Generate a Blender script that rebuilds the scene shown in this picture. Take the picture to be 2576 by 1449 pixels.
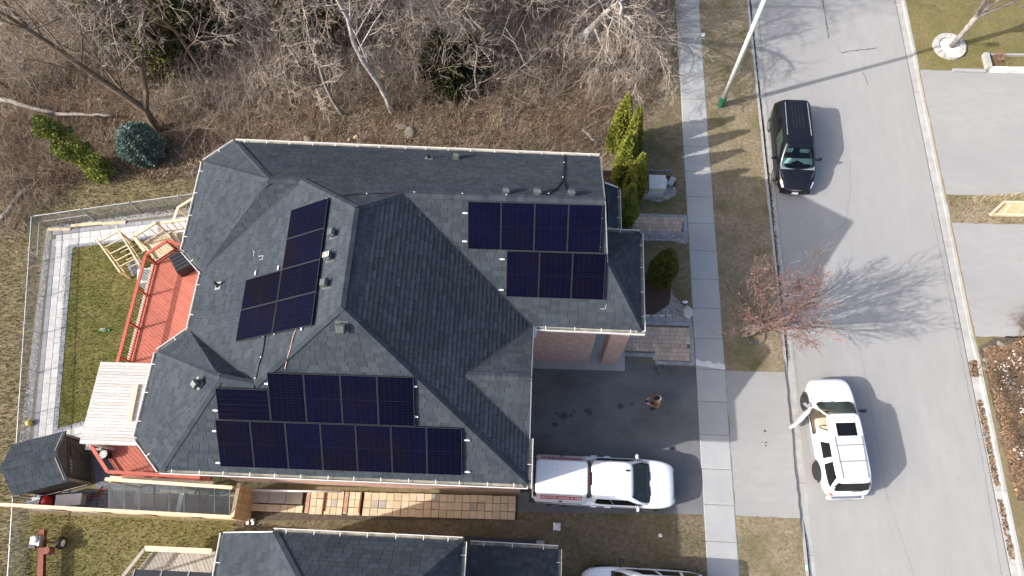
import bpy, bmesh, math, random
import numpy as np
from mathutils import Vector, Matrix
for o in list(bpy.data.objects): bpy.data.objects.remove(o)
SC = bpy.context.scene
COL = SC.collection
rnd = random.Random(7)

# ---------------------------------------------------------------- camera
# pixel frame 2576 x 1449; drone 32.5 m above the ground, tilted about 21.6 degrees from straight down
F, CX, CY, NX, NY, H = 1787., 1288., 724.5, 1333., 1430., 32.5
_d = np.array([NX-CX, NY-CY, F]); _d /= np.linalg.norm(_d)
_up = -_d
_y = np.array([0, -1., 0]); _Y = _y-_up*_y.dot(_up); _Y /= np.linalg.norm(_Y); _X = np.cross(_Y, _up)
_th = math.radians(-1.8)
_Rz = np.array([[math.cos(_th), math.sin(_th), 0], [-math.sin(_th), math.cos(_th), 0], [0, 0, 1]])
RW_ = _Rz @ np.array([_X, _Y, _up])          # camera -> world (house and road run along the axes)
def g(px, py, z=0.):
    "pixel direction cut with the horizontal plane at height z"
    v = RW_ @ np.array([px-CX, py-CY, F]); t = (z-H)/v[2]
    return Vector((v[0]*t, v[1]*t, z))
def ray_plane(px, py, p0, n):
    v = Vector(RW_ @ np.array([px-CX, py-CY, F])); o = Vector((0, 0, H))
    return o+v*((p0-o).dot(n)/v.dot(n))
cam = bpy.data.cameras.new('camera'); cam.sensor_width = 36; cam.lens = F/2576*36; cam.clip_end = 3000
co = bpy.data.objects.new('camera', cam); COL.objects.link(co)
_B = RW_ @ np.diag([1., -1., -1.])
m4 = Matrix.Identity(4)
for i in range(3):
    for j in range(3): m4[i][j] = _B[i][j]
m4[2][3] = H
co.matrix_world = m4
SC.camera = co

# ---------------------------------------------------------------- light
SUN_EL, SUN_AZ = math.radians(35), math.radians(18.8)     # shadows run towards SUN_AZ
sdir = Vector((math.cos(SUN_AZ)*math.cos(SUN_EL), math.sin(SUN_AZ)*math.cos(SUN_EL), -math.sin(SUN_EL)))
W = bpy.data.worlds.new('World'); SC.world = W; W.use_nodes = True
nt = W.node_tree; nt.nodes.clear()
wo = nt.nodes.new('ShaderNodeOutputWorld'); bg = nt.nodes.new('ShaderNodeBackground'); sk = nt.nodes.new('ShaderNodeTexSky')
sk.sky_type = 'NISHITA'; sk.sun_disc = False; sk.sun_elevation = SUN_EL; sk.sun_rotation = math.atan2(-sdir.x, -sdir.y)
sk.air_density = .9; sk.dust_density = 4.0; sk.ozone_density = .4
bg.inputs[1].default_value = 0.15
nt.links.new(sk.outputs[0], bg.inputs[0]); nt.links.new(bg.outputs[0], wo.inputs[0])
sl = bpy.data.lights.new('sun', 'SUN'); sl.energy = 3.1; sl.angle = math.radians(0.55); sl.color = (1, .955, .89)
so = bpy.data.objects.new('sun', sl); COL.objects.link(so); so.rotation_euler = sdir.to_track_quat('-Z', 'Y').to_euler()
so.location = (-30, -10, 40)
vs = SC.view_settings; vs.view_transform = 'Standard'; vs.look = 'None'; vs.gamma = 1; vs.exposure = 0.95; vs.use_curve_mapping = False
SC.render.engine = 'CYCLES'
SC.render.resolution_x = 1024; SC.render.resolution_y = 576

# ---------------------------------------------------------------- materials
def srgb(r, g_, b):
    f = lambda c: ((c/255+.055)/1.055)**2.4 if c > 10 else c/255/12.92
    return (f(r), f(g_), f(b))
MATS = {}
def M(name, c1, c2=None, scale=3., rough=.8, metal=0., coat=0., var=0., bump=0., bscale=None, spec=.5, detail=6., c3=None, s3=.25, stretch=None, f3=(.5,.62), trans=0., ior=1.45, contrast=(.35,.65)):
    """procedural surface: c1/c2 mixed by world noise, optional blotches of c3, per-piece tone 'var', noise bump"""
    m = bpy.data.materials.new(name); m.use_nodes = True; t = m.node_tree; N = t.nodes; L = t.links
    b = N['Principled BSDF']
    b.inputs['Roughness'].default_value = rough; b.inputs['Metallic'].default_value = metal
    b.inputs['Coat Weight'].default_value = coat; b.inputs['Coat Roughness'].default_value = .06
    b.inputs['Specular IOR Level'].default_value = spec
    if trans: b.inputs['Transmission Weight'].default_value = trans; b.inputs['IOR'].default_value = ior
    geo = N.new('ShaderNodeNewGeometry'); pos = geo.outputs['Position']
    if stretch:
        mp = N.new('ShaderNodeMapping'); mp.inputs['Scale'].default_value = stretch; L.new(pos, mp.inputs[0]); pos = mp.outputs[0]
    def noise(s, d=detail, r=.6):
        n = N.new('ShaderNodeTexNoise'); n.inputs['Scale'].default_value = s; n.inputs['Detail'].default_value = d; n.inputs['Roughness'].default_value = r
        L.new(pos, n.inputs['Vector']); return n.outputs[0]
    def ramp(v, a, z):
        r = N.new('ShaderNodeMapRange'); r.inputs[1].default_value = a; r.inputs[2].default_value = z; L.new(v, r.inputs[0]); return r.outputs[0]
    def mix(f, a, z):
        x = N.new('ShaderNodeMix'); x.data_type = 'RGBA'
        L.new(f, x.inputs[0])
        for k, v in ((6, a), (7, z)):
            if isinstance(v, tuple): x.inputs[k].default_value = (*v, 1)
            else: L.new(v, x.inputs[k])
        return x.outputs[2]
    out = None
    if c2 is None and not var: b.inputs['Base Color'].default_value = (*c1, 1)
    else:
        out = mix(ramp(noise(scale), *contrast), c1, c2 or c1)
        if c3: out = mix(ramp(noise(s3, 4), *f3), out, c3)
        if var:
            oi = N.new('ShaderNodeObjectInfo'); at = N.new('ShaderNodeAttribute'); at.attribute_name = 'tone'
            ad = N.new('ShaderNodeMath'); ad.operation = 'ADD'; L.new(oi.outputs['Random'], ad.inputs[0]); L.new(at.outputs['Fac'], ad.inputs[1])
            fr = N.new('ShaderNodeMath'); fr.operation = 'FRACT'; L.new(ad.outputs[0], fr.inputs[0])
            mr = N.new('ShaderNodeMapRange'); mr.inputs[3].default_value = 1-var; mr.inputs[4].default_value = 1+var; L.new(fr.outputs[0], mr.inputs[0])
            hs = N.new('ShaderNodeHueSaturation'); L.new(out, hs.inputs['Color']); L.new(mr.outputs[0], hs.inputs['Value']); out = hs.outputs[0]
        L.new(out, b.inputs['Base Color'])
    if bump:
        bn = N.new('ShaderNodeBump'); bn.inputs['Strength'].default_value = bump; bn.inputs['Distance'].default_value = .02
        L.new(noise(bscale or scale*4, 5), bn.inputs['Height']); L.new(bn.outputs[0], b.inputs['Normal'])
    MATS[name] = m
    return m
def emis_free(name, c, rough=.4, **k): return M(name, c, None, rough=rough, **k)

M('shingle', (.0335,.0425,.0545), (.043,.053,.065), 1.2, .92, var=.18, bump=.5, bscale=90, spec=.15, c3=(.050,.061,.073), s3=.22, f3=(.4,.75))
M('roof_deck', (.03,.033,.038), rough=.95)
M('gutter_white', (.74,.74,.73), (.66,.65,.63), 2.2, .45)
M('gutter_inside', (.10,.10,.085), (.30,.28,.22), 1.3, .8)
M('brick', (.50,.325,.265), (.58,.40,.335), 6, .9, var=.14, bump=.4)
M('mortar', (.46,.42,.38), (.38,.35,.32), 8, .95)
M('siding', (.55,.50,.45), rough=.8)
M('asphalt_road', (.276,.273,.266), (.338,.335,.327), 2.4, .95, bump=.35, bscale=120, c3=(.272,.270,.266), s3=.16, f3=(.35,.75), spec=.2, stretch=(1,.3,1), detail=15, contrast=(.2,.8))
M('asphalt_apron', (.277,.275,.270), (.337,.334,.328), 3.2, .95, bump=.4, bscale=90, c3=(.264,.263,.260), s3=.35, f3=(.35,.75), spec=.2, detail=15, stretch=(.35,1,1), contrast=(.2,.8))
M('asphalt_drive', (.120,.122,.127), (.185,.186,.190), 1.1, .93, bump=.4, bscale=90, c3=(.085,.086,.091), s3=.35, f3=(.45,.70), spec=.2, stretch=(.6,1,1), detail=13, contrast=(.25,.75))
M('tar', (.055,.058,.062), (.1,.1,.11), 6, .7)
M('oil', (.04,.04,.045), (.07,.07,.075), 8, .5)
M('concrete', (.33,.335,.335), (.375,.378,.375), 1.5, .92, var=.05, bump=.3, bscale=60, c3=(.31,.315,.315), s3=.5, f3=(.35,.75), spec=.2, detail=12, contrast=(.25,.75))
M('kerb', (.305,.305,.292), (.38,.377,.362), 2.5, .92, var=.05, bump=.3, bscale=40)
M('fresh_patch', (.62,.63,.62), (.54,.55,.55), 4, .9)
M('ground_grass', (.165,.132,.078), (.255,.212,.135), 5.5, .98, bump=1., bscale=42, c3=(.150,.130,.062), s3=.45, f3=(.3,.8), spec=.1, detail=14)
M('lawn', (.115,.108,.036), (.21,.180,.075), 6, .98, bump=1., bscale=38, c3=(.095,.108,.026), s3=.75, f3=(.4,.7), spec=.1, detail=14)
M('boulevard', (.195,.158,.104), (.325,.268,.188), 6, .98, bump=1., bscale=45, c3=(.150,.138,.070), s3=.55, f3=(.45,.68), spec=.1, detail=14)
M('front_yard', (.130,.104,.067), (.235,.190,.128), 6, .98, bump=1., bscale=45, c3=(.112,.106,.050), s3=.6, f3=(.45,.68), spec=.1, detail=14)
M('woodland', (.058,.043,.029), (.165,.125,.087), 6.0, .98, bump=1., bscale=26, c3=(.10,.075,.051), s3=.45, f3=(.3,.7), spec=.05, detail=15)
M('leaf_litter', (.150,.098,.062), (.235,.165,.108), 9, .95, var=.55, spec=.05)
M('gravel', (.20,.20,.20), (.40,.40,.39), 14, .95, var=.35, bump=.8, bscale=60)
M('gravel_dark', (.13,.14,.16), (.24,.25,.27), 14, .95, var=.3, bump=.8, bscale=60)
M('mulch', (.055,.030,.025), (.085,.048,.04), 9, .95, bump=1, bscale=40)
M('paver_light', (.42,.42,.415), (.50,.50,.49), 3, .9, var=.07, bump=.2, bscale=60)
M('paver_grey', (.215,.235,.262), (.27,.288,.31), 3, .9, var=.07, bump=.2, bscale=60)
M('paver_tan', (.42,.315,.240), (.50,.405,.325), 2, .9, var=.14, bump=.25, bscale=60)
M('paver_charcoal', (.24,.25,.27), (.30,.31,.33), 3, .9, var=.12, bump=.2)
M('slab_ochre', (.50,.395,.260), (.60,.495,.35), 1.6, .9, var=.07, bump=.25, bscale=40, c3=(.55,.445,.305), s3=.9)
M('slab_grey', (.34,.315,.27), (.42,.39,.335), 2, .9, var=.1, bump=.2)
M('slab_red', (.42,.25,.17), (.50,.32,.22), 3, .9, var=.12)
M('joint_sand', (.10,.09,.075), (.16,.14,.115), 10, .98)
M('soil', (.06,.047,.034), (.11,.088,.062), 5, .98, bump=1, bscale=25)
M('deck_red', (.385,.105,.068), (.44,.132,.090), 4, .72, var=.08, bump=.15)
M('rail_red', (.32,.060,.037), (.37,.078,.048), 4, .65, var=.08)
M('baluster_black', (.02,.02,.022), rough=.45)
M('wood_new', (.52,.405,.265), (.62,.51,.36), 6, .75, var=.10, bump=.2)
M('wood_grey', (.29,.26,.22), (.38,.345,.295), 8, .85, var=.12, bump=.25)
M('wood_fence', (.50,.325,.17), (.60,.42,.245), 7, .8, var=.14, bump=.25)
M('wood_white', (.36,.352,.335), (.47,.46,.44), 4, .75, var=.13, bump=.2, stretch=(1,9,1))
M('shed_wall', (.085,.078,.066), (.115,.105,.09), 4, .85, var=.06)
M('shed_trim', (.30,.27,.21), (.36,.32,.25), 5, .8)
M('galv', (.42,.45,.46), (.52,.54,.55), 5, .5, metal=.5)
M('wire', (.20,.225,.23), rough=.55, metal=.3)
M('panel_glass', (.0014,.0020,.0098), (.0022,.0027,.0135), .8, .40, coat=0., spec=.02, var=.25, c3=(.0034,.0026,.0078), s3=.45)
M('lamp_dark', (.06,.008,.014), rough=.3)
M('cell_line', (.0065,.0075,.018), (.011,.011,.022), 2, .5, spec=.05)
M('panel_frame', (.026,.029,.036), rough=.6, spec=.2)
M('alu', (.78,.78,.78), (.70,.70,.70), 3, .4, metal=.3)
M('vent_metal', (.055,.066,.072), (.085,.098,.105), 5, .5, metal=.2)
M('black_plastic', (.014,.014,.016), rough=.5)
M('cable_orange', (.62,.36,.30), rough=.6)
M('paint_white', (.80,.81,.82), (.78,.79,.81), 1, .28, coat=.8)
M('paint_black', (.005,.0058,.011), (.0065,.0075,.013), 1, .30, coat=.35, spec=.3)
M('glass_dark', (.006,.007,.008), rough=.08, coat=0., spec=.35)
M('glass_teal', (.05,.115,.115), (.085,.165,.16), 2.2, .06, coat=1., spec=.8)
M('glass_green', (.02,.036,.03), (.035,.055,.045), 2.0, .08, coat=0., spec=.4)
M('tyre', (.018,.018,.019), rough=.85)
M('rim_dark', (.035,.036,.04), rough=.35, metal=.6)
M('rim_silver', (.55,.56,.58), rough=.3, metal=.8)
M('chrome', (.62,.63,.64), rough=.2, metal=.9)
M('trim_grey', (.22,.23,.24), rough=.5)
M('lamp_clear', (.62,.64,.66), (.75,.77,.79), 12, .12, coat=1.)
M('lamp_red', (.45,.012,.02), rough=.15, coat=1.)
M('lamp_amber', (.7,.3,.04), rough=.2, coat=1.)
M('seat_beige', (.55,.47,.35), (.62,.54,.41), 5, .7)
M('decal_red', (.50,.028,.045), rough=.4)
M('decal_grey', (.17,.18,.20), rough=.4)
M('decal_white', (.80,.80,.80), rough=.4)
M('paper', (.80,.80,.79), (.70,.71,.71), 12, .8)
M('pole_concrete', (.50,.51,.475), (.60,.61,.575), 3, .85, bump=.2)
M('sleeve_green', (.012,.115,.055), (.018,.15,.075), 4, .5)
M('bark_grey', (.185,.165,.15), (.36,.335,.315), 5, .95, bump=.8, bscale=24, spec=.1)
M('bark_pale', (.30,.275,.255), (.52,.49,.465), 4, .95, bump=.6, bscale=22, spec=.1)
M('bark_brown', (.105,.078,.055), (.19,.148,.11), 5, .95, bump=.8, bscale=24, spec=.1)
M('twig', (.205,.168,.138), (.38,.328,.28), 3, .95, var=.40, spec=.05)
M('twig_red', (.150,.108,.095), (.235,.172,.155), 3, .95, var=.3, spec=.05)
M('bud_red', (.36,.160,.125), (.46,.235,.19), 6, .9, var=.3)
M('brush', (.130,.099,.072), (.275,.222,.168), 1.2, .97, var=.5, spec=.05, c3=(.145,.100,.072), s3=.35, f3=(.4,.65))
M('straw', (.42,.35,.22), (.52,.44,.30), 4, .95, var=.3)
M('leaf_cedar', (.185,.205,.034), (.270,.285,.058), 2.2, .9, var=.35, spec=.1, c3=(.135,.160,.028), s3=.8)
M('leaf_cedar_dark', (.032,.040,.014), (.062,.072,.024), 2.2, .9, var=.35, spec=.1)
M('leaf_wood_cedar', (.115,.118,.038), (.205,.195,.068), 1.5, .9, var=.4, spec=.1, c3=(.20,.175,.07), s3=.7)
M('leaf_spruce', (.115,.168,.140), (.195,.260,.220), 4, .9, var=.4, spec=.1)
M('leaf_juniper', (.155,.185,.040), (.25,.275,.072), 2.5, .9, var=.4, spec=.1)
M('grass_blade', (.205,.166,.104), (.355,.295,.205), 1.6, .95, var=.45, spec=.05, c3=(.150,.142,.068), s3=.6, f3=(.45,.65))
M('grass_green', (.150,.142,.050), (.235,.205,.085), 1.3, .95, var=.4, spec=.05, c3=(.105,.122,.030), s3=.7, f3=(.45,.65))
M('stone', (.40,.38,.35), (.52,.50,.47), 4, .92, var=.14, bump=.6)
M('stone_white', (.68,.67,.66), (.80,.79,.78), 9, .9, var=.2)
M('lawn_dry', (.150,.128,.056), (.235,.195,.095), 6, .98, bump=1., bscale=38, c3=(.125,.122,.042), s3=.6, f3=(.3,.8), spec=.1, detail=14)
M('stone_moss', (.15,.135,.105), (.24,.22,.18), 4, .95, bump=.6)
M('leaf_cedar_shaded', (.085,.098,.022), (.145,.155,.036), 2.2, .9, var=.35, spec=.1)  # darkened cedar foliage: the house's shade on the porch shrub put into the colour
M('chalk', (.42,.43,.44), rough=.9)
M('rust', (.15,.045,.028), (.21,.075,.045), 5, .8, bump=.3)
M('engine_grey', (.30,.31,.32), (.42,.43,.44), 8, .5, metal=.4)
M('red_plastic', (.50,.02,.025), rough=.4)
M('yellow_plastic', (.62,.42,.03), rough=.5)
M('green_plastic', (.03,.22,.09), rough=.5)
M('poly_roof', (.02,.021,.024), rough=.35)
M('coat_brown', (.20,.10,.045), (.27,.145,.07), 9, .9)
M('skin', (.50,.30,.22), rough=.6)
M('denim', (.03,.035,.05), rough=.9)
M('cap_black', (.012,.013,.02), rough=.8)
M('cap_white', (.75,.75,.74), rough=.8)
M('hair', (.03,.02,.015), rough=.7)
M('flower_dry', (.46,.39,.31), (.58,.51,.43), 9, .95, var=.25)
M('shrub_dry', (.20,.125,.075), (.30,.20,.125), 5, .95, var=.35)
M('bin_grey', (.50,.51,.50), (.58,.585,.575), 5, .7)
M('frost_glass', (.30,.36,.35), rough=.25, coat=.6)

# ---------------------------------------------------------------- mesh helpers
class MB:
    def __init__(s): s.v = []; s.f = []; s.t = []; s.mi = []; s.cur = 0
    def add(s, vs, fs, tone=0.):
        o = len(s.v); s.v += [tuple(p) for p in vs]
        for f in fs: s.f.append(tuple(i+o for i in f)); s.t.append(tone); s.mi.append(s.cur)
        return s
    def box(s, c, d, rz=0., tone=0., mat=None):
        x, y, z = d[0]/2, d[1]/2, d[2]/2
        P = [Vector(q) for q in ((-x,-y,-z),(x,-y,-z),(x,y,-z),(-x,y,-z),(-x,-y,z),(x,-y,z),(x,y,z),(-x,y,z))]
        if mat is not None: P = [mat @ q for q in P]
        else:
            R = Matrix.Rotation(rz, 3, 'Z'); P = [R @ q+Vector(c) for q in P]
        return s.add(P, BOXF, tone)
    def beam(s, a, b, w, h, up=(0,0,1), tone=0.):
        a, b = Vector(a), Vector(b); d = (b-a); L = d.length
        if L < 1e-6: return s
        d /= L; u = Vector(up)
        if abs(d.dot(u)) > .98: u = Vector((1,0,0))
        sd = d.cross(u).normalized(); u = sd.cross(d)
        P = []
        for q in (a, b):
            for (i, j) in ((-1,-1),(1,-1),(1,1),(-1,1)): P.append(q+sd*(i*w/2)+u*(j*h/2))
        return s.add(P, [(3,2,1,0),(4,5,6,7),(0,1,5,4),(1,2,6,5),(2,3,7,6),(3,0,4,7)], tone)
    def tube(s, pts, rad, n=6, tone=0., caps=True):
        pts = [Vector(p) for p in pts]; k = len(pts)
        if not hasattr(rad, '__len__'): rad = [rad]*k
        P = []; prev = None
        for i in range(k):
            d = (pts[min(i+1,k-1)]-pts[max(i-1,0)])
            if d.length < 1e-9: d = Vector((0,0,1))
            d.normalize()
            if prev is None:
                a = d.cross(Vector((0,0,1)) if abs(d.z) < .9 else Vector((1,0,0))).normalized()
            else:
                a = prev-d*prev.dot(d)
                a = a.normalized() if a.length > 1e-6 else d.orthogonal().normalized()
            prev = a; b = d.cross(a)
            for j in range(n):
                q = 2*math.pi*j/n; P.append(pts[i]+(a*math.cos(q)+b*math.sin(q))*rad[i])
        Fs = []
        for i in range(k-1):
            for j in range(n):
                j2 = (j+1) % n; Fs.append((i*n+j, i*n+j2, (i+1)*n+j2, (i+1)*n+j))
        if caps and n > 2: Fs.append(tuple(range(n))[::-1]); Fs.append(tuple((k-1)*n+j for j in range(n)))
        return s.add(P, Fs, tone)
    def prism(s, poly, z0, z1, tone=0.):
        n = len(poly); P = [(p[0],p[1],z0) for p in poly]+[(p[0],p[1],z1) for p in poly]
        ar = sum(poly[i][0]*poly[(i+1)%n][1]-poly[(i+1)%n][0]*poly[i][1] for i in range(n))
        idx = list(range(n))
        Fs = [tuple(idx[::-1]), tuple(i+n for i in idx)]+[(i,(i+1)%n,(i+1)%n+n,i+n) for i in range(n)]
        if ar < 0: Fs = [f[::-1] for f in Fs]
        return s.add(P, Fs, tone)
    def lathe(s, prof, n=16, c=(0,0,0), axis='z', tone=0.):
        P = []; k = len(prof)
        for (r, z) in prof:
            for j in range(n):
                a = 2*math.pi*j/n; x, y = r*math.cos(a), r*math.sin(a)
                q = {'z':(x,y,z),'x':(z,x,y),'y':(y,z,x)}[axis]
                P.append((q[0]+c[0],q[1]+c[1],q[2]+c[2]))
        Fs = [(i*n+j, i*n+(j+1)%n, (i+1)*n+(j+1)%n, (i+1)*n+j) for i in range(k-1) for j in range(n)]
        Fs.append(tuple(range(n))[::-1]); Fs.append(tuple((k-1)*n+j for j in range(n)))
        return s.add(P, Fs, tone)
    def grid(s, rows, tone=0., closed=False):
        r, c = len(rows), len(rows[0]); P = [q for row in rows for q in row]; Fs = []
        for i in range(r-1):
            for j in range(c if closed else c-1):
                j2 = (j+1) % c; Fs.append((i*c+j, i*c+j2, (i+1)*c+j2, (i+1)*c+j))
        return s.add(P, Fs, tone)
    def mesh(s, name, mats, smooth=False):
        me = bpy.data.meshes.new(name); me.from_pydata(s.v, [], s.f)
        for m in (mats if isinstance(mats, (list, tuple)) else [mats]): me.materials.append(MATS[m] if isinstance(m, str) else m)
        if any(s.t): 
            a = me.attributes.new('tone', 'FLOAT', 'FACE'); a.data.foreach_set('value', s.t)
        if any(s.mi): me.polygons.foreach_set('material_index', s.mi)
        if smooth: me.polygons.foreach_set('use_smooth', [True]*len(s.f))
        me.update(); return me
    def build(s, name, mats, parent=None, smooth=False, kind=None):
        o = bpy.data.objects.new(name, s.mesh(name, mats, smooth)); COL.objects.link(o); attach(o, parent)
        if kind: o['kind'] = kind
        return o
BOXF = [(3,2,1,0),(4,5,6,7),(0,1,5,4),(1,2,6,5),(2,3,7,6),(3,0,4,7)]
PM = {}                                   # world matrix of parents (geometry of parts is written in world space)
def attach(o, parent):
    if parent is not None:
        o.parent = parent; o.matrix_parent_inverse = PM.get(parent.name, Matrix.Identity(4)).inverted()
def tag(o, label, cat, group=None, kind=None):
    if label: o['label'] = label
    if cat: o['category'] = cat
    if group: o['group'] = group
    if kind: o['kind'] = kind
    return o
def thing(name, label, cat, loc=(0,0,0), group=None, rz=0.):
    o = bpy.data.objects.new(name, None); COL.objects.link(o); o.empty_display_size = .2
    o.location = loc; o.rotation_euler = (0,0,rz)
    PM[o.name] = Matrix.Translation(Vector(loc)) @ Matrix.Rotation(rz, 4, 'Z')
    return tag(o, label, cat, group)
def local_parent(o, parent):
    o.parent = parent; o.matrix_parent_inverse = Matrix.Identity(4)
def structure(o): o['kind'] = 'structure'; return o
def piece(name, me, parent, mat4):
    o = bpy.data.objects.new(name, me); COL.objects.link(o); attach(o, parent); o.matrix_world = mat4
    if parent is not None: o.matrix_basis = mat4
    return o
def smooth_by_angle(o, ang=40):
    me = o.data; me.polygons.foreach_set('use_smooth', [True]*len(me.polygons))
    try: me.set_sharp_from_angle(angle=math.radians(ang))
    except Exception: pass
def poly_sheet(name, pts, z, mat, cut=None):
    mb = MB(); mb.add([(p[0],p[1],z) for p in pts], [tuple(range(len(pts)))]); o = mb.build(name, mat)
    bm = bmesh.new(); bm.from_mesh(o.data); bmesh.ops.triangulate(bm, faces=bm.faces)
    for f in bm.faces:
        if f.normal.z < 0: f.normal_flip()
    bm.to_mesh(o.data); bm.free(); return structure(o)
def slab_mesh(name, mat, bev=.06):
    "unit slab (1 x 1, top at z=0, bottom at z=-1) with softened top edge; scaled per piece"
    mb = MB(); a, b = .5, .5-bev*.5
    P = [(-a,-a,-1),(a,-a,-1),(a,a,-1),(-a,a,-1),(-a,-a,-.12),(a,-a,-.12),(a,a,-.12),(-a,a,-.12),(-b,-b,0),(b,-b,0),(b,b,0),(-b,b,0)]
    Fs = [(0,1,5,4),(1,2,6,5),(2,3,7,6),(3,0,4,7),(4,5,9,8),(5,6,10,9),(6,7,11,10),(7,4,8,11),(8,9,10,11)]
    mb.add(P, Fs); return mb.mesh(name, mat)
SLAB = {}
def slab(name, mat, parent, c, w, l, rz=0., th=.05, tilt=0.):
    if mat not in SLAB: SLAB[mat] = slab_mesh('slab_'+mat, mat)
    R = Matrix.Rotation(rz, 4, 'Z')
    if tilt: R = R @ Matrix.Rotation(rnd.uniform(-tilt,tilt), 4, 'X') @ Matrix.Rotation(rnd.uniform(-tilt,tilt), 4, 'Y')
    return piece(name, SLAB[mat], parent, Matrix.Translation(Vector(c)) @ R @ Matrix.Diagonal((w,l,th,1)))
def inside(p, poly):
    r = False; n = len(poly); x, y = p[0], p[1]
    for i in range(n):
        x1, y1 = poly[i][0], poly[i][1]; x2, y2 = poly[(i+1)%n][0], poly[(i+1)%n][1]
        if (y1 > y) != (y2 > y) and x < (x2-x1)*(y-y1)/(y2-y1)+x1: r = not r
    return r
def clip_poly(sub, win):
    "clip polygon sub by the convex counter-clockwise window win (2D)"
    out = sub
    n = len(win)
    for i in range(n):
        a, b = win[i], win[(i+1)%n]; inp = out; out = []
        if not inp: break
        def sd(p): return (b[0]-a[0])*(p[1]-a[1])-(b[1]-a[1])*(p[0]-a[0])
        for k in range(len(inp)):
            p, q = inp[k], inp[(k+1)%len(inp)]; sp, sq = sd(p), sd(q)
            if sp >= 0: out.append(p)
            if (sp >= 0) != (sq >= 0):
                t = sp/(sp-sq); out.append((p[0]+(q[0]-p[0])*t, p[1]+(q[1]-p[1])*t))
    return out
# ---------------------------------------------------------------- scatter (one mesh for what nobody could count)
nrg = np.random.default_rng(11)
def fast_mesh(name, V, Fq, mat, tone=None):
    "V (n,3), Fq (m,k) index array"
    me = bpy.data.meshes.new(name); m, k = Fq.shape
    me.vertices.add(len(V)); me.vertices.foreach_set('co', V.astype(np.float32).ravel())
    me.loops.add(m*k); me.loops.foreach_set('vertex_index', Fq.astype(np.int32).ravel())
    me.polygons.add(m); me.polygons.foreach_set('loop_start', np.arange(0, m*k, k, dtype=np.int32))
    me.materials.append(MATS[mat])
    if tone is not None:
        a = me.attributes.new('tone', 'FLOAT', 'FACE'); a.data.foreach_set('value', tone.astype(np.float32))
    me.update(calc_edges=True); me.validate(); return me
def in_poly_np(X, Y, poly):
    r = np.zeros(len(X), bool); n = len(poly)
    for i in range(n):
        x1, y1 = poly[i][0], poly[i][1]; x2, y2 = poly[(i+1)%n][0], poly[(i+1)%n][1]
        if y1 == y2: continue
        c = ((y1 > Y) != (y2 > Y)) & (X < (x2-x1)*(Y-y1)/(y2-y1)+x1); r ^= c
    return r
def sample(poly, n, avoid=()):
    xs = [p[0] for p in poly]; ys = [p[1] for p in poly]; out = np.zeros((0,2))
    while len(out) < n:
        q = np.c_[nrg.uniform(min(xs), max(xs), n*2), nrg.uniform(min(ys), max(ys), n*2)]
        k = in_poly_np(q[:,0], q[:,1], poly)
        for a in avoid: k &= ~in_poly_np(q[:,0], q[:,1], a)
        out = np.r_[out, q[k]]
        if k.sum() == 0: break
    return out[:n]
TPL = {
 'blade': (np.array([(-.5,0,0),(.5,0,0),(.15,.5,1)]), np.array([(0,1,2)])),
 'leaf': (np.array([(-.5,-.35,0),(.5,-.35,.12),(.5,.35,0),(-.5,.35,.12)]), np.array([(0,1,2),(0,2,3)])),
 'stone': (np.array([(-.5,-.4,0),(.5,-.35,0),(.45,.4,0),(-.4,.5,0),(.05,0,.5)]), np.array([(0,1,4),(1,2,4),(2,3,4),(3,0,4)])),
}
def scatter(name, mat, pts, tpl, size, zsize=None, z=0., tilt=0., parent=None, kind='stuff', label=None, cat=None):
    V0, F0 = TPL[tpl]; n = len(pts)
    sx = nrg.uniform(*size, n); sz = nrg.uniform(*zsize, n) if zsize else sx
    a = nrg.uniform(0, 2*np.pi, n); ca, sa = np.cos(a), np.sin(a)
    V = np.repeat(V0[None], n, 0).astype(float)
    V[:,:,0] *= sx[:,None]; V[:,:,1] *= sx[:,None]; V[:,:,2] *= sz[:,None]
    if tilt:
        tx, ty = nrg.uniform(-tilt, tilt, (2, n)); V[:,:,2] += V[:,:,0]*np.tan(tx)[:,None]+V[:,:,1]*np.tan(ty)[:,None]
        V[:,:,2] -= np.minimum(V[:,:,2].min(1), 0)[:,None]
    X = V[:,:,0]*ca[:,None]-V[:,:,1]*sa[:,None]; Y = V[:,:,0]*sa[:,None]+V[:,:,1]*ca[:,None]
    V[:,:,0] = X+pts[:,0][:,None]; V[:,:,1] = Y+pts[:,1][:,None]; V[:,:,2] += (z+.003)
    Fq = (F0[None]+(np.arange(n)*len(V0))[:,None,None]).reshape(-1, 3)
    tone = np.repeat(nrg.uniform(0, 1, n), len(F0))
    o = bpy.data.objects.new(name, fast_mesh(name, V.reshape(-1,3), Fq, mat, tone)); COL.objects.link(o); attach(o, parent)
    if kind: o['kind'] = kind
    if label: o['label'] = label
    if cat: o['category'] = cat
    return o

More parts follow.
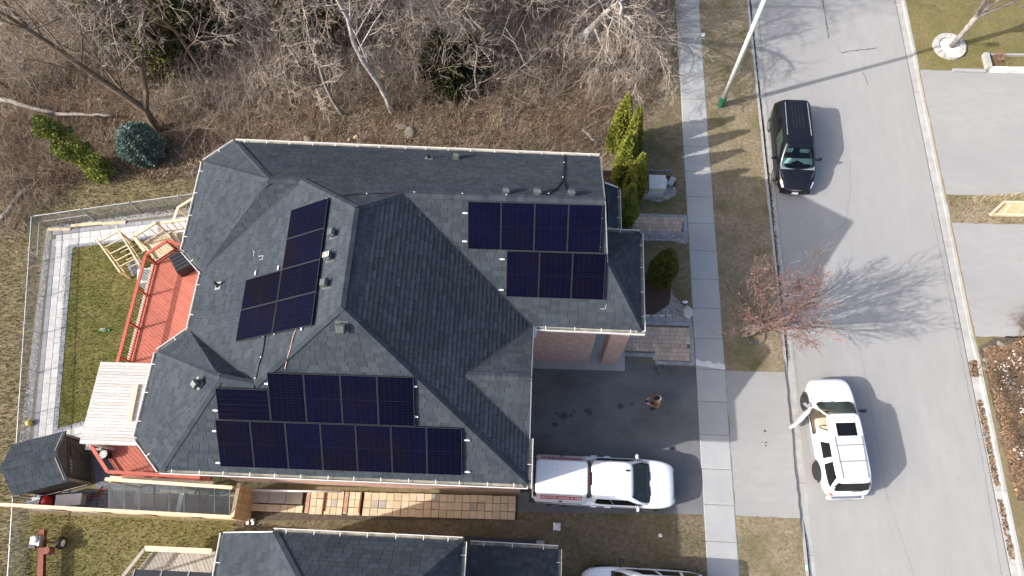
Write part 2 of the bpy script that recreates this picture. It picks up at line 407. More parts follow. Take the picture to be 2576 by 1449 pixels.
# ---------------------------------------------------------------- ground, road, pavements
ZR = -.13                                       # road lies a kerb below the lots
mb = MB(); prof = [(-300,0),(11.60,0),(11.62,-.25),(20.66,-.25),(20.68,0),(300,0)]
mb.grid([[(u, v, z) for (u, z) in prof] for v in (-300, 300)])
o = mb.build('ground', 'ground_grass'); structure(o)
for pl in o.data.polygons:
    if pl.normal.z < 0: pl.flip()
mb = MB(); mb.add([(12.06,-300,ZR),(20.14,-300,ZR),(20.14,300,ZR),(12.06,300,ZR)], [(0,1,2,3)]); road = structure(mb.build('road', 'asphalt_road'))
def drop(v, spans):      # kerb height above the road, lowered at driveways
    h = .13
    for a, b in spans:
        if a-.7 < v < b+.7:
            k = 0 if a < v < b else min(abs(v-a), abs(v-b))/.7
            h = min(h, .035+.095*k)
    return h
def kerb_run(name, u0, sgn, spans, v0, v1, seglen=3.):
    root = structure(bpy.data.objects.new(name, None)); COL.objects.link(root)
    v = v0
    while v < v1:
        e = v+seglen; ks = [v+.006]+[v+seglen*i/6 for i in range(1,6)]+[e-.006]; rows = []
        for q in ks:
            h = drop(q, spans)
            pr = [(0,-.24),(0,ZR+h),(.03,ZR+h+.0),(.135,ZR+h-.003),(.15,ZR+h*.8),(.165,ZR+.012),(.46,ZR+.004),(.47,-.24)]
            rows.append([(u0+sgn*a, q, z) for a, z in pr])
        mb = MB(); mb.grid(rows); 
        n = len(rows[0]); mb.add(rows[0], [tuple(range(n))]); mb.add(rows[-1], [tuple(range(n))[::-1]])
        k = mb.build('kerb_stone', 'kerb', root)
        bm = bmesh.new(); bm.from_mesh(k.data); bmesh.ops.recalc_face_normals(bm, faces=bm.faces); bm.to_mesh(k.data); bm.free()
        v = e
    return root
kerb_run('kerb', 11.60, 1, [(2.4,9.0),(-8,-1.6)], -14, 40)
kerb_run('kerb', 20.66, -1, [(18.6,26.4),(11.0,17.0)], -14, 40)
# pavement: slabs with joints
root = structure(bpy.data.objects.new('pavement', None)); COL.objects.link(root)
v = -6.2
k = 0
while v < 40:
    L = 1.52
    slab('pavement_slab', 'concrete', root, (8.16+rnd.uniform(-.01,.01), v+L/2, .022), 1.34, L-.018, th=.12, tilt=.002); v += L; k += 1
SLAB.pop('concrete')
mb = MB(); q = [(7.50,9.16),(8.84,9.0),(8.84,9.22),(8.6,9.33),(8.35,9.26),(8.1,9.40),(7.8,9.34),(7.5,9.48)]
mb.prism(q, .0, .028); structure(mb.build('pavement_patch', 'fresh_patch'))
def rect(u0, v0, u1, v1): return [(u0,v0),(u1,v0),(u1,v1),(u0,v1)]
def wavy(pts, step=.25, amp=.04):
    out = []
    for i in range(len(pts)):
        a, b = Vector(pts[i][:2]), Vector(pts[(i+1)%len(pts)][:2]); n = max(1, int((b-a).length/step)); d = (b-a).normalized() if (b-a).length else Vector((1,0)); nn = Vector((-d.y,d.x))
        for k in range(n): out.append(a+(b-a)*(k/n)+nn*rnd.uniform(-amp,amp))
    return out
BLVD_N, BLVD_S = rect(8.84,8.95,11.59,60), rect(8.84,-60,11.59,2.5)
structure(poly_sheet('boulevard', wavy(BLVD_N), .004, 'boulevard')); structure(poly_sheet('boulevard', wavy(BLVD_S), .004, 'boulevard'))
poly_sheet('driveway_apron', wavy(rect(8.85,2.48,11.60,8.95),.3,.03), .008, 'asphalt_apron')
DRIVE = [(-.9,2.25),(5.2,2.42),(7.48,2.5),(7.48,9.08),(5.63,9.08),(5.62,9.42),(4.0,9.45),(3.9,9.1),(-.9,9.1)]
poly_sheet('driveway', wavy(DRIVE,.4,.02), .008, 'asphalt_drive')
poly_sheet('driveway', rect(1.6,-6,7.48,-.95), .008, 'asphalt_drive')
FRONT = [(2.9,9.1),(7.49,9.1),(7.49,60),(5.5,60),(5.6,26),(4.9,22.8),(3.2,21.0),(2.6,17)]
poly_sheet('front_yard', wavy(FRONT,.3,.08), .004, 'front_yard')
SIDE = [(7.49,-.9),(7.49,2.5),(-.2,2.3),(-.7,1.95),(-13,1.4),(-13,-.2),(1.5,-.3)]
poly_sheet('side_yard', wavy(SIDE,.4,.05), .004, 'front_yard')
px = lambda L, z=0.: [tuple(g(a, b, z)[:2]) for a, b in L]
WOODS = px([(-500,500),(40,505),(110,480),(180,468),(300,440),(420,462),(500,440),(620,520),(1480,560),(1530,470),(1545,400),(1600,300),(1660,255),(1700,180),(1702,60),(1702,-300),(-700,-300)])
poly_sheet('woodland_floor', wavy(WOODS,.5,.28), .003, 'woodland')
LAWN = px([(165,622),(330,603),(420,640),(420,1070),(205,1066),(137,1087)])
poly_sheet('lawn', wavy(LAWN,.3,.02), .012, 'lawn')
poly_sheet('back_yard', wavy([(-22.4,-3),(-11,-3),(-11,1.2),(-12.2,1.35),(-22.4,1.35)],.4,.08), .003, 'lawn_dry')
# right side of the road
poly_sheet('driveway', wavy(rect(20.67,18.62,60,26.40),.4,.03), .006, 'asphalt_apron')
poly_sheet('driveway', wavy(rect(20.67,11.04,60,17.0),.4,.03), .006, 'asphalt_apron')
LAWN_R = rect(20.7,26.45,60,60); poly_sheet('lawn', LAWN_R, .004, 'lawn_dry')
BED_R = rect(20.72,17.03,60,18.58); poly_sheet('planting_bed', wavy(BED_R,.3,.03), .005, 'boulevard')
BED_SHRUB = px([(2462,870),(2500,850),(2720,835),(2760,1250),(2560,1260)]); poly_sheet('planting_bed', wavy(BED_SHRUB,.3,.05), .006, 'soil')
# cracks, tar seams and stains on the asphalt
def streak(pts, w, z=ZR+.004, mat='tar', name='tar_seam'):
    P = [g(a, b, z) for a, b in pts]; mb = MB(); L = []; R = []
    Q = []
    for i in range(len(P)-1):
        n = max(2, int((P[i+1]-P[i]).length/.12))
        Q += [P[i].lerp(P[i+1], k/n) for k in range(n)]
    Q.append(P[-1])
    for i, p in enumerate(Q):
        d = (Q[min(i+1,len(Q)-1)]-Q[max(i-1,0)]); d.z = 0; d.normalize(); nn = Vector((-d.y,d.x,0)); ww = w*rnd.uniform(.45,1.15)
        c = p+nn*rnd.uniform(-.02,.02); L.append(c+nn*ww/2); R.append(c-nn*ww/2)
    mb.grid([L, R]); o = mb.build(name, mat)
    for pl in o.data.polygons:
        if pl.normal.z < 0: pl.flip()
    return structure(o)
streak([(2070,0),(2076,40),(2085,97)], .07); streak([(2117,134),(2140,128),(2205,121)], .06); streak([(2168,180),(2176,192),(2184,214)], .04)
streak([(2076,800-200),(2128,560),(2140,470),(2138,400)], .012); streak([(2160,860),(2230,1240),(2300,1449)], .010)
streak([(2090,100),(2105,115),(2120,133)], .012); streak([(1935,70),(2000,62),(2060,66)], .012); streak([(2280,20),(2320,260),(2372,560)], .02)
streak([(2345,540),(2400,800),(2470,1150),(2520,1449)], .018); streak([(1905,0),(1925,220),(1965,600),(2010,990)], .018)
def blot(px_, py_, r, z, mat='oil', name='oil_stain'):
    c = g(px_, py_, z); n = 14; P = [(c.x+r*rnd.uniform(.6,1.2)*math.cos(2*math.pi*k/n), c.y+r*rnd.uniform(.5,1.1)*math.sin(2*math.pi*k/n), z) for k in range(n)]
    mb = MB(); mb.add(P, [tuple(range(n))]); return structure(mb.build(name, mat))
_k = 0
for (a, b, r) in ((1418,1046,.22),(1480,1035,.20),(1560,1022,.18),(1395,1068,.16),(1436,1045,.12),(1445,1036,.08),(1400,1040,.1),(1648,928,.17),(1664,922,.13),(1655,940,.1),(1692,1128,.08),(1590,1016,.10)): _k += 1; blot(a, b, r, .0105+.0008*_k)
for (a, b, r) in ((1924,1084,.07),(1927,1113,.05),(1926,1121,.05),(1917,1112,.03)): blot(a, b, r, .0125)
for (a, b, r) in ((2449,1052,.15),(2054,896,.08),(2002,560,.14),(2020,560,.14),(2098,545,.13),(2105,552,.1),(2385,1135,.1),(2410,1205,.08),(1945,1088,.06),(2480,1145,.05)): blot(a, b, r, ZR+.004, 'asphalt_apron', 'road_stain')

def dirt_shade(v0, v1, w0, w1):  # gutter debris; its dark tone also paints in the kerb's shadow band
    n = int((v1-v0)/.22); L = []; R = []
    for i in range(n+1): v = v0+(v1-v0)*i/n; L.append(Vector((11.766,v,ZR+.018))); R.append(Vector((11.766+rnd.uniform(w0,w1),v,ZR+.015)))
    m = MB(); m.grid([R, L]); o = m.build('gutter_dirt_shade', 'soil'); structure(o)
    for pl in o.data.polygons:
        if pl.normal.z < 0: pl.flip()
dirt_shade(9.8, 34, .04, .13); dirt_shade(-1.2, 1.9, .03, .09)
# ---------------------------------------------------------------- the house with solar panels
HE = 6.8
def P_(a, b, z=HE): return g(a, b, z)
EAVE = dict(NWa=(589,350),NWb=(507,404),NWc=(453,631),NWd=(501,686),SWa=(469,826),SWb=(389,882),SWc=(334,1102),SWd=(397,1190),SE=(1337,1229),SEn=(1340,1103),GN=(1350,829),PSE=(1623,841),PNE=(1617,580),PNW=(1519,575),NE=(1508,388))
V = {k: P_(*q) for k, q in EAVE.items()}
# the pixel outline is the outer lip of the gutters: pull the eaves in by the gutter's width
def inset(poly, d):
    n = len(poly); out = []
    ar = sum(poly[i].x*poly[(i+1)%n].y-poly[(i+1)%n].x*poly[i].y for i in range(n)); sg = 1 if ar > 0 else -1
    for i in range(n):
        p, q, r = poly[i-1], poly[i], poly[(i+1)%n]
        d1 = (q-p).to_2d().normalized(); d2 = (r-q).to_2d().normalized()
        n1 = Vector((-d1.y,d1.x))*sg; n2 = Vector((-d2.y,d2.x))*sg; k = 1+n1.dot(n2)
        m = (n1+n2)/k if k > .2 else n1
        out.append(Vector((q.x+m.x*d, q.y+m.y*d, q.z)))
    return out
_ks = list(EAVE); _in = inset([V[k] for k in _ks], .13)
for k, q in zip(_ks, _in):
    if k not in ('SEn','PNW','NE'): V[k] = q
V['NE'].y -= .13; V['PNW'].y -= .13
def plane_from(a, b, pitch, toward):
    d = (b-a); d.z = 0; d.normalize(); n = Vector((-d.y, d.x, 0))
    if (toward-a).dot(n) < 0: n = -n
    up = (n+Vector((0,0,pitch))).normalized(); return a.copy(), d.cross(up).normalized()
mid = Vector((-6, 9, HE))
PN = plane_from(V['NWa'], V['NE'], .80, mid); PS = plane_from(V['SWd'], V['SE'], .80, mid)
PW_ = plane_from(V['GN'], V['PSE'], .80, Vector((2,13,HE)))
for k, q, pl in (('AN',(893,523),PN),('AS',(857,771),PS),('RJ',(1016,487),PN),('RE',(1520,505),PN),('RWj',(757,453),PN),('A1',(677,452),PN),('A2',(553,950),PS),('J',(640,966),PS)):
    V[k] = ray_plane(*q, *pl)
zr = (V['AN'].z+V['AS'].z)/2
V['AN'] = P_(893,523,zr); V['AS'] = P_(857,771,zr)
nE = (V['AS']-V['SE']).cross(V['AN']-V['SE']).normalized(); V['GR'] = ray_plane(1172,944, V['SE'], nE)
nWs = (V['PSE']-V['GN']).cross(V['RJ']-V['GN']).normalized()
V['PA'] = ray_plane(1526,659, V['GN'], nWs); V['RE'] = ray_plane(1520,505, V['GN'], nWs)
V['GE'] = Vector((V['GN'].x-.02, V['GR'].y, V['GR'].z))
V['GN'].x = V['GE'].x+.02; V['SEn'].x = V['SE'].x = V['GE'].x
V['SWa2'] = V['SWa']
house = thing('house', 'large brick house with grey shingle hip roof carrying the solar panels', 'house', (-6,9,0))
FACES = {'N': ['NWa','NE','RE','RJ','AN','RWj','A1'], 'E': ['AN','RJ','GN','GR','SEn','SE','AS'], 'W': ['AS','AN','RWj','NWd','SWa','J'],
 'S': ['SWd','SE','AS','J','A2'], 'wS': ['RJ','RE','PA','PSE','GN'], 'pN': ['PNW','PNE','PA'], 'pE': ['PNE','PSE','PA'], 'gN': ['GN','GE','GR'], 'gS': ['GR','GE','SEn'],
 'b1': ['NWa','A1','NWb'], 'b2': ['NWb','A1','NWc'], 'b3': ['NWc','A1','NWd'], 'b4': ['NWd','A1','RWj'],
 'c1': ['SWa','A2','J'], 'c2': ['SWa','SWb','A2'], 'c3': ['SWb','SWc','A2'], 'c4': ['SWc','SWd','A2']}
EAVE_DIR = {'N':('NWa','NE'),'E':('SE','SEn'),'W':('NWd','SWa'),'S':('SWd','SE'),'wS':('GN','PSE'),'pN':('PNW','PNE'),'pE':('PNE','PSE'),'b1':('NWa','NWb'),'b2':('NWb','NWc'),'b3':('NWc','NWd'),'c2':('SWa','SWb'),'c3':('SWb','SWc'),'c4':('SWc','SWd')}
def frame_of(pts):
    "origin, along-eave, upslope, normal of a roof face"
    n = Vector((0,0,0))
    for i in range(len(pts)):
        a, b = pts[i], pts[(i+1)%len(pts)]; n += a.cross(b)
    n.normalize()
    if n.z < 0: n = -n
    t = Vector((0,0,1)).cross(n).normalized(); s = n.cross(t).normalized()
    if s.z < 0: s = -s; t = -t
    c = sum(pts, Vector())/len(pts); zlow = min(pts, key=lambda q: q.z)
    o = c+s*((zlow-c).dot(s)); return o, t, s, n
SHINGLE_MESH = []
def make_shingle_meshes(w, e):
    for k in range(6):
        mb = MB(); h0, h1 = .013, .003
        P = [(-w/2,0,h0),(w/2,0,h0),(w/2,e,h1),(-w/2,e,h1),(-w/2,0,-.004),(w/2,0,-.004),(w/2,e,-.004),(-w/2,e,-.004)]
        mb.add(P, [(0,1,2,3),(4,5,1,0),(5,6,2,1),(7,4,0,3)]); SHINGLE_MESH.append(mb.mesh('shingle', 'shingle'))
def shingle_face(pts, field, expo=.178, wr=(.22,.46), single=None, quota=0, wfix=.34):
    """lay courses of shingles on a roof face; a share of whole ones become single objects"""
    o, t, s, n = frame_of(pts)
    poly = [((q-o).dot(t), (q-o).dot(s)) for q in pts]
    ar = sum(poly[i][0]*poly[(i+1)%len(poly)][1]-poly[(i+1)%len(poly)][0]*poly[i][1] for i in range(len(poly)))
    if ar < 0: poly = poly[::-1]
    x0, x1 = min(p[0] for p in poly), max(p[0] for p in poly); y1 = max(p[1] for p in poly)
    made = 0; r = 0; y = -.02
    while y < y1:
        x = x0-rnd.uniform(0,.4)
        while x < x1:
            w = rnd.choice((wfix, wfix, rnd.uniform(*wr))); a = x; x += w
            q = [(a+.006,y),(a+w-.006,y),(a+w-.006,y+expo+.002),(a+.006,y+expo+.002)]
            ins = all(inside(p, poly) for p in q)
            if single is not None and ins and made < quota and abs(w-wfix) < 1e-6 and rnd.random() < .22:
                M4 = Matrix.Identity(4); c = o+t*(a+w/2)+s*y
                for i in range(3): M4[i][0] = t[i]; M4[i][1] = s[i]; M4[i][2] = n[i]; M4[i][3] = c[i]
                piece('shingle', rnd.choice(SHINGLE_MESH), single, M4); made += 1; continue
            if not any(inside(p, poly) for p in q) and not ins:
                cp = clip_poly(poly, q)
                if len(cp) < 3: continue
            else: cp = q if ins else clip_poly(poly, q)
            if len(cp) < 3: continue
            lift = rnd.uniform(.009,.014); k = len(cp); top = []; bot = []
            for (u, v) in cp:
                f = (v-y)/expo; p = o+t*u+s*v; top.append(p+n*(lift*(1-f)+.003)); bot.append(p-n*.006)
            field.add(top+bot, [tuple(range(k))]+[((i+1)%k, i, i+k, (i+1)%k+k) for i in range(k)], rnd.random()*.999+.0005)
        y += expo; r += 1
    return made
make_shingle_meshes(.328, .178)
mb = MB()
for k, f in FACES.items():
    P = [V[q]-Vector((0,0,.012)) for q in f]; mb.add(P, [tuple(range(len(P)))])
roof = mb.build('roof', 'roof_deck', house)
field = MB()
for k, f in FACES.items():
    shingle_face([V[q] for q in f], field, single=roof, quota={'E':90,'S':70,'W':60,'N':30,'wS':50}.get(k,0))
field.build('shingle_field', 'shingle', roof, kind='stuff')
# ridge and hip caps, one piece each
def cap_mesh():
    mb = MB(); w = .15
    mb.add([(-w,0,-.055),(0,0,.012),(w,0,-.055),(-w,.24,-.064),(0,.24,.002),(w,.24,-.064),(-w,0,-.085),(0,0,-.02),(w,0,-.085)],
           [(1,4,3,0),(2,5,4,1),(0,6,7,1),(1,7,8,2)]); return mb.mesh('ridge_cap', 'shingle')
CAP = cap_mesh()
def caps(a, b, parent, flat=1., dz=.028):
    d = b-a; L = d.length; d.normalize(); sd = d.cross(Vector((0,0,1))).normalized(); u = sd.cross(d); n = max(1, int(L/.205))
    for k in range(n):
        c = a+d*(L*k/n)+u*dz; M4 = Matrix.Identity(4)
        for i in range(3): M4[i][0] = sd[i]; M4[i][1] = d[i]; M4[i][2] = u[i]*flat; M4[i][3] = c[i]
        piece('ridge_cap', CAP, parent, M4)
for a, b in (('AN','AS'),('SE','AS'),('J','AS'),('RJ','AN'),('RWj','AN'),('RJ','RE'),('A1','RWj'),('NWa','A1'),('NWb','A1'),('NWc','A1'),('SWb','A2'),('SWc','A2'),('SWd','A2'),('A2','J'),('PNE','PA'),('PSE','PA'),('GE','GR')):
    caps(V[a], V[b], roof)
# open valleys: dark metal strips
for a, b in (('GN','RJ'),('GN','GR'),('SEn','GR'),('NWd','RWj'),('SWa','J')):
    mb = MB(); mb.beam(V[a]+Vector((0,0,.02)), V[b]+Vector((0,0,.02)), .10, .012); mb.build('valley', 'roof_deck', roof)
# walls (footprint pulled in from the eaves)
FP = [V[k] for k in ('NWa','NWb','NWc','NWd','SWa','SWb','SWc','SWd','SE')]
FP = FP+[Vector((V['GN'].x,V['GN'].y,0)), V['GN']+Vector((3.1,0,0)), Vector((V['GN'].x+3.1,V['PNW'].y,0)), V['NE']]
WP = [Vector((q.x,q.y,0)) for q in inset(FP, .36)]
# recess beside the garage: wall plane of the porch wing stands further back
yrec = g(1420,912).y
WP[9] = Vector((WP[8].x, yrec, 0)); WP[10] = Vector((WP[11].x-.05 if 0 else V['GN'].x+2.6, yrec, 0)); WP[11] = Vector((V['GN'].x+2.6, V['PNW'].y+.2, 0))
wall = MB(); n = len(WP)
for i in range(n):
    a, b = WP[i], WP[(i+1)%n]; wall.add([(a.x,a.y,-.1),(b.x,b.y,-.1),(b.x,b.y,HE-.02),(a.x,a.y,HE-.02)], [(3,2,1,0)])
wallo = wall.build('wall', 'mortar', house)
# gable ends
mb = MB()
a, b, c = V['GN'], V['SEn'], V['GE']; mb.add([(a.x-.36,a.y-.1,HE-.1),(b.x-.36,b.y+.1,HE-.1),(c.x-.36,c.y,c.z-.1)], [(0,1,2)])
a, b, c = V['NE'], V['PA'], V['RE']; xx = V['GN'].x+2.6; mb.add([(xx,a.y-.3,HE-.1),(xx,V['GN'].y+.4,HE-.1),(xx,c.y,c.z-.12)], [(0,1,2)])
mb.build('gable_wall', 'siding', house)
# bricks laid in courses on the walls one can see
def brick_wall(a, b, z0, z1, parent, out, cl=.225, ch=.086):
    mb = MB(); d = (b-a); L = d.length; d.normalize(); nn = out.normalized(); z = z0; r = 0
    while z < z1-.02:
        x = -(r % 2)*cl/2
        while x < L:
            u0, u1 = max(x+.006, 0), min(x+cl-.006, L)
            if u1-u0 > .03:
                p = a+d*((u0+u1)/2)+nn*.004+Vector((0,0,z+ch/2)); M4 = Matrix.Identity(4)
                for i in range(3): M4[i][0] = d[i]; M4[i][1] = nn[i]; M4[i][2] = (0,0,1)[i]; M4[i][3] = p[i]
                hx, hy, hz = (u1-u0)/2, .011+rnd.uniform(0,.004), ch/2-.006
                q = [M4 @ Vector(w) for w in ((-hx,hy,-hz),(hx,hy,-hz),(hx,hy,hz),(-hx,hy,hz),(-hx,-hy,-hz),(hx,-hy,-hz),(hx,-hy,hz),(-hx,-hy,hz))]
                mb.add(q, [(0,1,2,3),(3,2,6,7),(4,5,1,0),(0,3,7,4),(1,5,6,2)], rnd.random()*.999+.0005)
            x += cl
        z += ch; r += 1
    return mb.build('brick_courses', 'brick', parent, kind='stuff')
z_ = lambda p, z: Vector((p.x, p.y, z))
brick_wall(z_(WP[7],0), z_(WP[8],0), 0, HE-.1, wallo, Vector((0,-1,0)))
brick_wall(z_(WP[9],0), z_(WP[10],0), 0, HE-.1, wallo, Vector((0,-1,0)))
brick_wall(z_(WP[8],0), z_(WP[9],0), 0, HE-.1, wallo, Vector((1,0,0)))
# soffit
mb = MB()
for i in range(n):
    if i in (9,10,11): continue
    a, b = WP[i], WP[(i+1)%n]; e, f = FP[i], FP[(i+1)%n]; mb.add([(a.x,a.y,HE-.13),(b.x,b.y,HE-.13),(f.x,f.y,HE-.13),(e.x,e.y,HE-.13)], [(0,1,2,3)])
P = [V['GN'],V['PSE'],V['PNE'],V['PNW']]; mb.add([(p.x,p.y,HE-.15) for p in P], [(0,1,2,3)])
mb.build('soffit', 'gutter_white', house)
# gutters: U channel with hangers
def gutter(a, b, parent, outward, every=.92, w=.125, ext=(0,0)):
    a, b = a.copy(), b.copy(); d = (b-a).normalized(); a -= d*ext[0]; b += d*ext[1]; nn = outward.normalized()
    pr = [(.0,-.015),(.0,-.105),(w,-.11),(w,.012),(w+.022,.012),(w+.022,-.13),(-.02,-.13),(-.02,-.015)]
    rows = [[q+nn*x+Vector((0,0,z)) for x, z in pr] for q in (a, b)]
    mb = MB(); mb.grid(rows, closed=True); mb.add(rows[0], [tuple(range(8))]); mb.add(rows[1], [tuple(range(8))[::-1]])
    o = mb.build('gutter', 'gutter_white', parent)
    bm = bmesh.new(); bm.from_mesh(o.data); bmesh.ops.recalc_face_normals(bm, faces=bm.faces); bm.to_mesh(o.data); bm.free()
    mi = MB(); mi.add([a+nn*.004+Vector((0,0,-.075)), b+nn*.004+Vector((0,0,-.075)), b+nn*(w-.004)+Vector((0,0,-.08)), a+nn*(w-.004)+Vector((0,0,-.08))], [(0,1,2,3)])
    mi.build('gutter_debris', 'gutter_inside', o)
    L = (b-a).length; k = max(1, int(L/every))
    for i in range(k):
        c = a+d*(L*(i+.5)/k+rnd.uniform(-.08,.08)); m = MB(); m.beam(c-nn*.05+Vector((0,0,.030)), c+nn*(w+.02)+Vector((0,0,.020)), .022, .010); m.build('hanger', 'gutter_white', o)
def outw(a, b, c=mid):
    d = (b-a).normalized(); nn = Vector((-d.y,d.x,0)); return nn if (a+b-c*2).dot(nn) > 0 else -nn
for a, b in (('NWa','NE'),('NWa','NWb'),('NWb','NWc'),('NWc','NWd'),('NWd','SWa'),('SWa','SWb'),('SWb','SWc'),('SWc','SWd'),('SWd','SE')):
    o_ = outw(V[a], V[b]); 
    if (a, b) == ('NWc','NWd'): o_ = Vector((-.65,-.76,0))
    if (a, b) == ('SWa','SWb'): o_ = Vector((-.6,.8,0))
    gutter(V[a], V[b], roof, o_)
gutter(V['SE'], V['SEn'], roof, Vector((1,0,0)), ext=(.12,0)); gutter(V['GN'], V['PSE'], roof, Vector((0,-1,0)), ext=(0,.12))
gutter(V['PSE'], V['PNE'], roof, Vector((1,0,0))); gutter(V['PNW'], V['PNE'], roof, Vector((0,1,0)))
for a, b, x, w in (('NE','RE',.03,.04),('RE','PA',.03,.04),('GN','GE',.02,.03),('GE','SEn',.02,.03)):
    m = MB(); m.beam(V[a]+Vector((x,0,-.02)), V[b]+Vector((x,0,-.02)), w, .12); m.build('fascia', 'trim_grey', roof)
m = MB(); a = V['GN']; m.beam(a+Vector((.08,0,-.07)), a+Vector((.08,-.42,-.03)), .1, .1); m.build('gutter_return', 'gutter_white', roof)
# entrance porch: brick column on a concrete slab, lower roof beside it
cb = (g(1512,917), g(1552,917)); cx0, cx1 = cb[0].x, cb[1].x; cy0 = cb[0].y; cd = .62
m = MB(); m.prism([(V['GN'].x-.3,cy0-.30),(cx1+.35,cy0-.30),(cx1+.35,cy0+2.4),(V['GN'].x-.3,cy0+2.4)], -.05, .16); m.build('porch_slab', 'concrete', house)
colm = MB(); colm.prism([(cx0+.012,cy0+.012),(cx1-.012,cy0+.012),(cx1-.012,cy0+cd-.012),(cx0+.012,cy0+cd-.012)], .16, HE-.1); colm = colm.build('column', 'mortar', house)
brick_wall(Vector((cx0,cy0,.0)), Vector((cx1,cy0,.0)), .16, HE-.15, colm, Vector((0,-1,0))); brick_wall(Vector((cx1,cy0,0)), Vector((cx1,cy0+cd,0)), .16, HE-.15, colm, Vector((1,0,0))); brick_wall(Vector((cx0,cy0+cd,0)), Vector((cx0,cy0,0)), .16, HE-.15, colm, Vector((-1,0,0)))
# first-floor roof over the entrance on the north-east side
lz = 3.4
LR = [g(1500,470,lz), g(1553,474,lz), g(1556,574,lz), g(1500,574,lz)]
LR[3].z = LR[0].z = lz+.55; 
pr_ = MB(); pr_.add([q-Vector((0,0,.012)) for q in LR], [(0,1,2,3)]); lro = pr_.build('porch_roof', 'roof_deck', house)
f2 = MB(); shingle_face(LR, f2); f2.build('shingle_field', 'shingle', lro, kind='stuff')
gutter(LR[1], LR[2], lro, Vector((1,0,0))); m = MB(); m.beam(LR[0]+Vector((0,.03,0)), LR[1]+Vector((0,.03,0)), .05, .12); m.build('fascia', 'gutter_white', lro)
m = MB(); m.prism([(LR[0].x,LR[2].y),(LR[1].x-.25,LR[2].y),(LR[1].x-.25,LR[1].y-.25),(LR[0].x,LR[0].y-.25)], 0, lz-.1); m.build('porch_wall', 'mortar', house)

# ---------------------------------------------------------------- roof plane frames for things on the roof
FR = {k: frame_of([V[q] for q in f]) for k, f in FACES.items()}
def on_roof(face, a, b, h=0.):
    o, t, s, n = FR[face]; return ray_plane(a, b, o+n*h, n)
def face_mat(face, c, rot=0., along=None):
    o, t, s, n = FR[face]
    if along is not None:
        x = (along-n*along.dot(n)).normalized()
    else: x = t*math.cos(rot)+s*math.sin(rot)
    y = n.cross(x); M4 = Matrix.Identity(4)
    for i in range(3): M4[i][0] = x[i]; M4[i][1] = y[i]; M4[i][2] = n[i]; M4[i][3] = c[i]
    return M4
# static vents
def roof_vent(face, a, b, size=.36, style=0):
    c = on_roof(face, a, b, .01); M4 = face_mat(face, c)
    mb = MB(); s = size/2
    def L(pts, fs): mb.add([M4 @ Vector(p) for p in pts], fs)
    def fr(s0, z0, s1, z1): L([(-s0,-s0,z0),(s0,-s0,z0),(s0,s0,z0),(-s0,s0,z0),(-s1,-s1,z1),(s1,-s1,z1),(s1,s1,z1),(-s1,s1,z1)], BOXF)
    fr(s*1.35, -.005, s*1.35, .01); fr(s*.75, .01, s*.75, .12); fr(s, .12, s, .16); fr(s, .16, s*.72, .24)
    v = mb.build('roof_vent', 'vent_metal', house)
    if style:
        m = MB()
        for k in range(5): y = -s*.8+k*s*.4; m.add([M4 @ Vector(p) for p in ((-s*.62,y-.014,.243),(s*.62,y-.014,.243),(s*.62,y+.014,.25),(-s*.62,y+.014,.25))], [(0,1,2,3)])
        m.build('louvre', 'gutter_white', v)
for q in (('W',841,588,.30,0),('W',832,646,.32,1),('W',823,714,.30,0),('S',860,823,.33,0),('c4',499,964,.27,0),('N',1148,399,.26,0),('N',1273,487,.26,0),('N',1352,489,.28,0),('N',1437,492,.28,0)): roof_vent(*q)
def vent_pipe(face, a, b, h=.42, r=.055):
    c = on_roof(face, a, b); m = MB(); m.tube([c+Vector((0,0,-.03)), c+Vector((0,0,h))], r, 10); m.tube([c+Vector((0,0,-.05)), c+Vector((0,0,.09))], [r*2.2,r*1.1], 10); p = m.build('vent_pipe', 'black_plastic', house)
    M4 = face_mat(face, c+FR[face][3]*.012); m = MB(); m.box((0,0,0), (.32,.3,.008), mat=M4); m.build('flashing', 'trim_grey', p)
vent_pipe('W',549,719); vent_pipe('N',1079,398,.3); 
# cables clipped along the roof
def cable(name, pts, r, mat, label, clips=0):
    P = [on_roof(f, a, b, .035) for f, a, b in pts]; Q = []
    for i in range(len(P)-1):
        k = max(2, int((P[i+1]-P[i]).length/.3)); Q += [P[i].lerp(P[i+1], j/k)+Vector((rnd.uniform(-.012,.012),rnd.uniform(-.012,.012),0)) for j in range(k)]
    Q.append(P[-1]); t = thing(name, label, 'cable', Q[0]); m = MB(); m.tube(Q, r, 6); m.build('cable_run', mat, t, smooth=True)
    if clips:
        for i in range(0, len(Q), clips):
            m = MB(); m.box(Q[i]+Vector((0,0,.02)), (.04,.04,.04), rz=.3); m.build('clip', 'alu', t)
cable('roof_cable', [('W',822,500),('W',846,492),('N',900,488),('N',1017,484),('N',1120,487),('N',1250,491),('N',1370,494),('N',1400,474),('N',1416,455),('N',1418,430),('N',1419,390)], .022, 'black_plastic', 'black cable clipped along the ridge above the eastern solar panels', 5)
cable('roof_cable', [('N',1417,455),('N',1424,478),('N',1432,496)], .022, 'black_plastic', 'short black cable dropping from the ridge junction to a vent')
cable('roof_cable', [('W',667,838),('W',664,865),('W',657,900),('W',648,930),('W',642,952)], .02, 'black_plastic', 'black cable hanging below the western solar panels', 4)
cable('roof_cable', [('W',748,822),('W',738,845),('S',729,880),('S',722,905),('S',717,928)], .013, 'cable_orange', 'pale pink cable running down between western and southern panels')
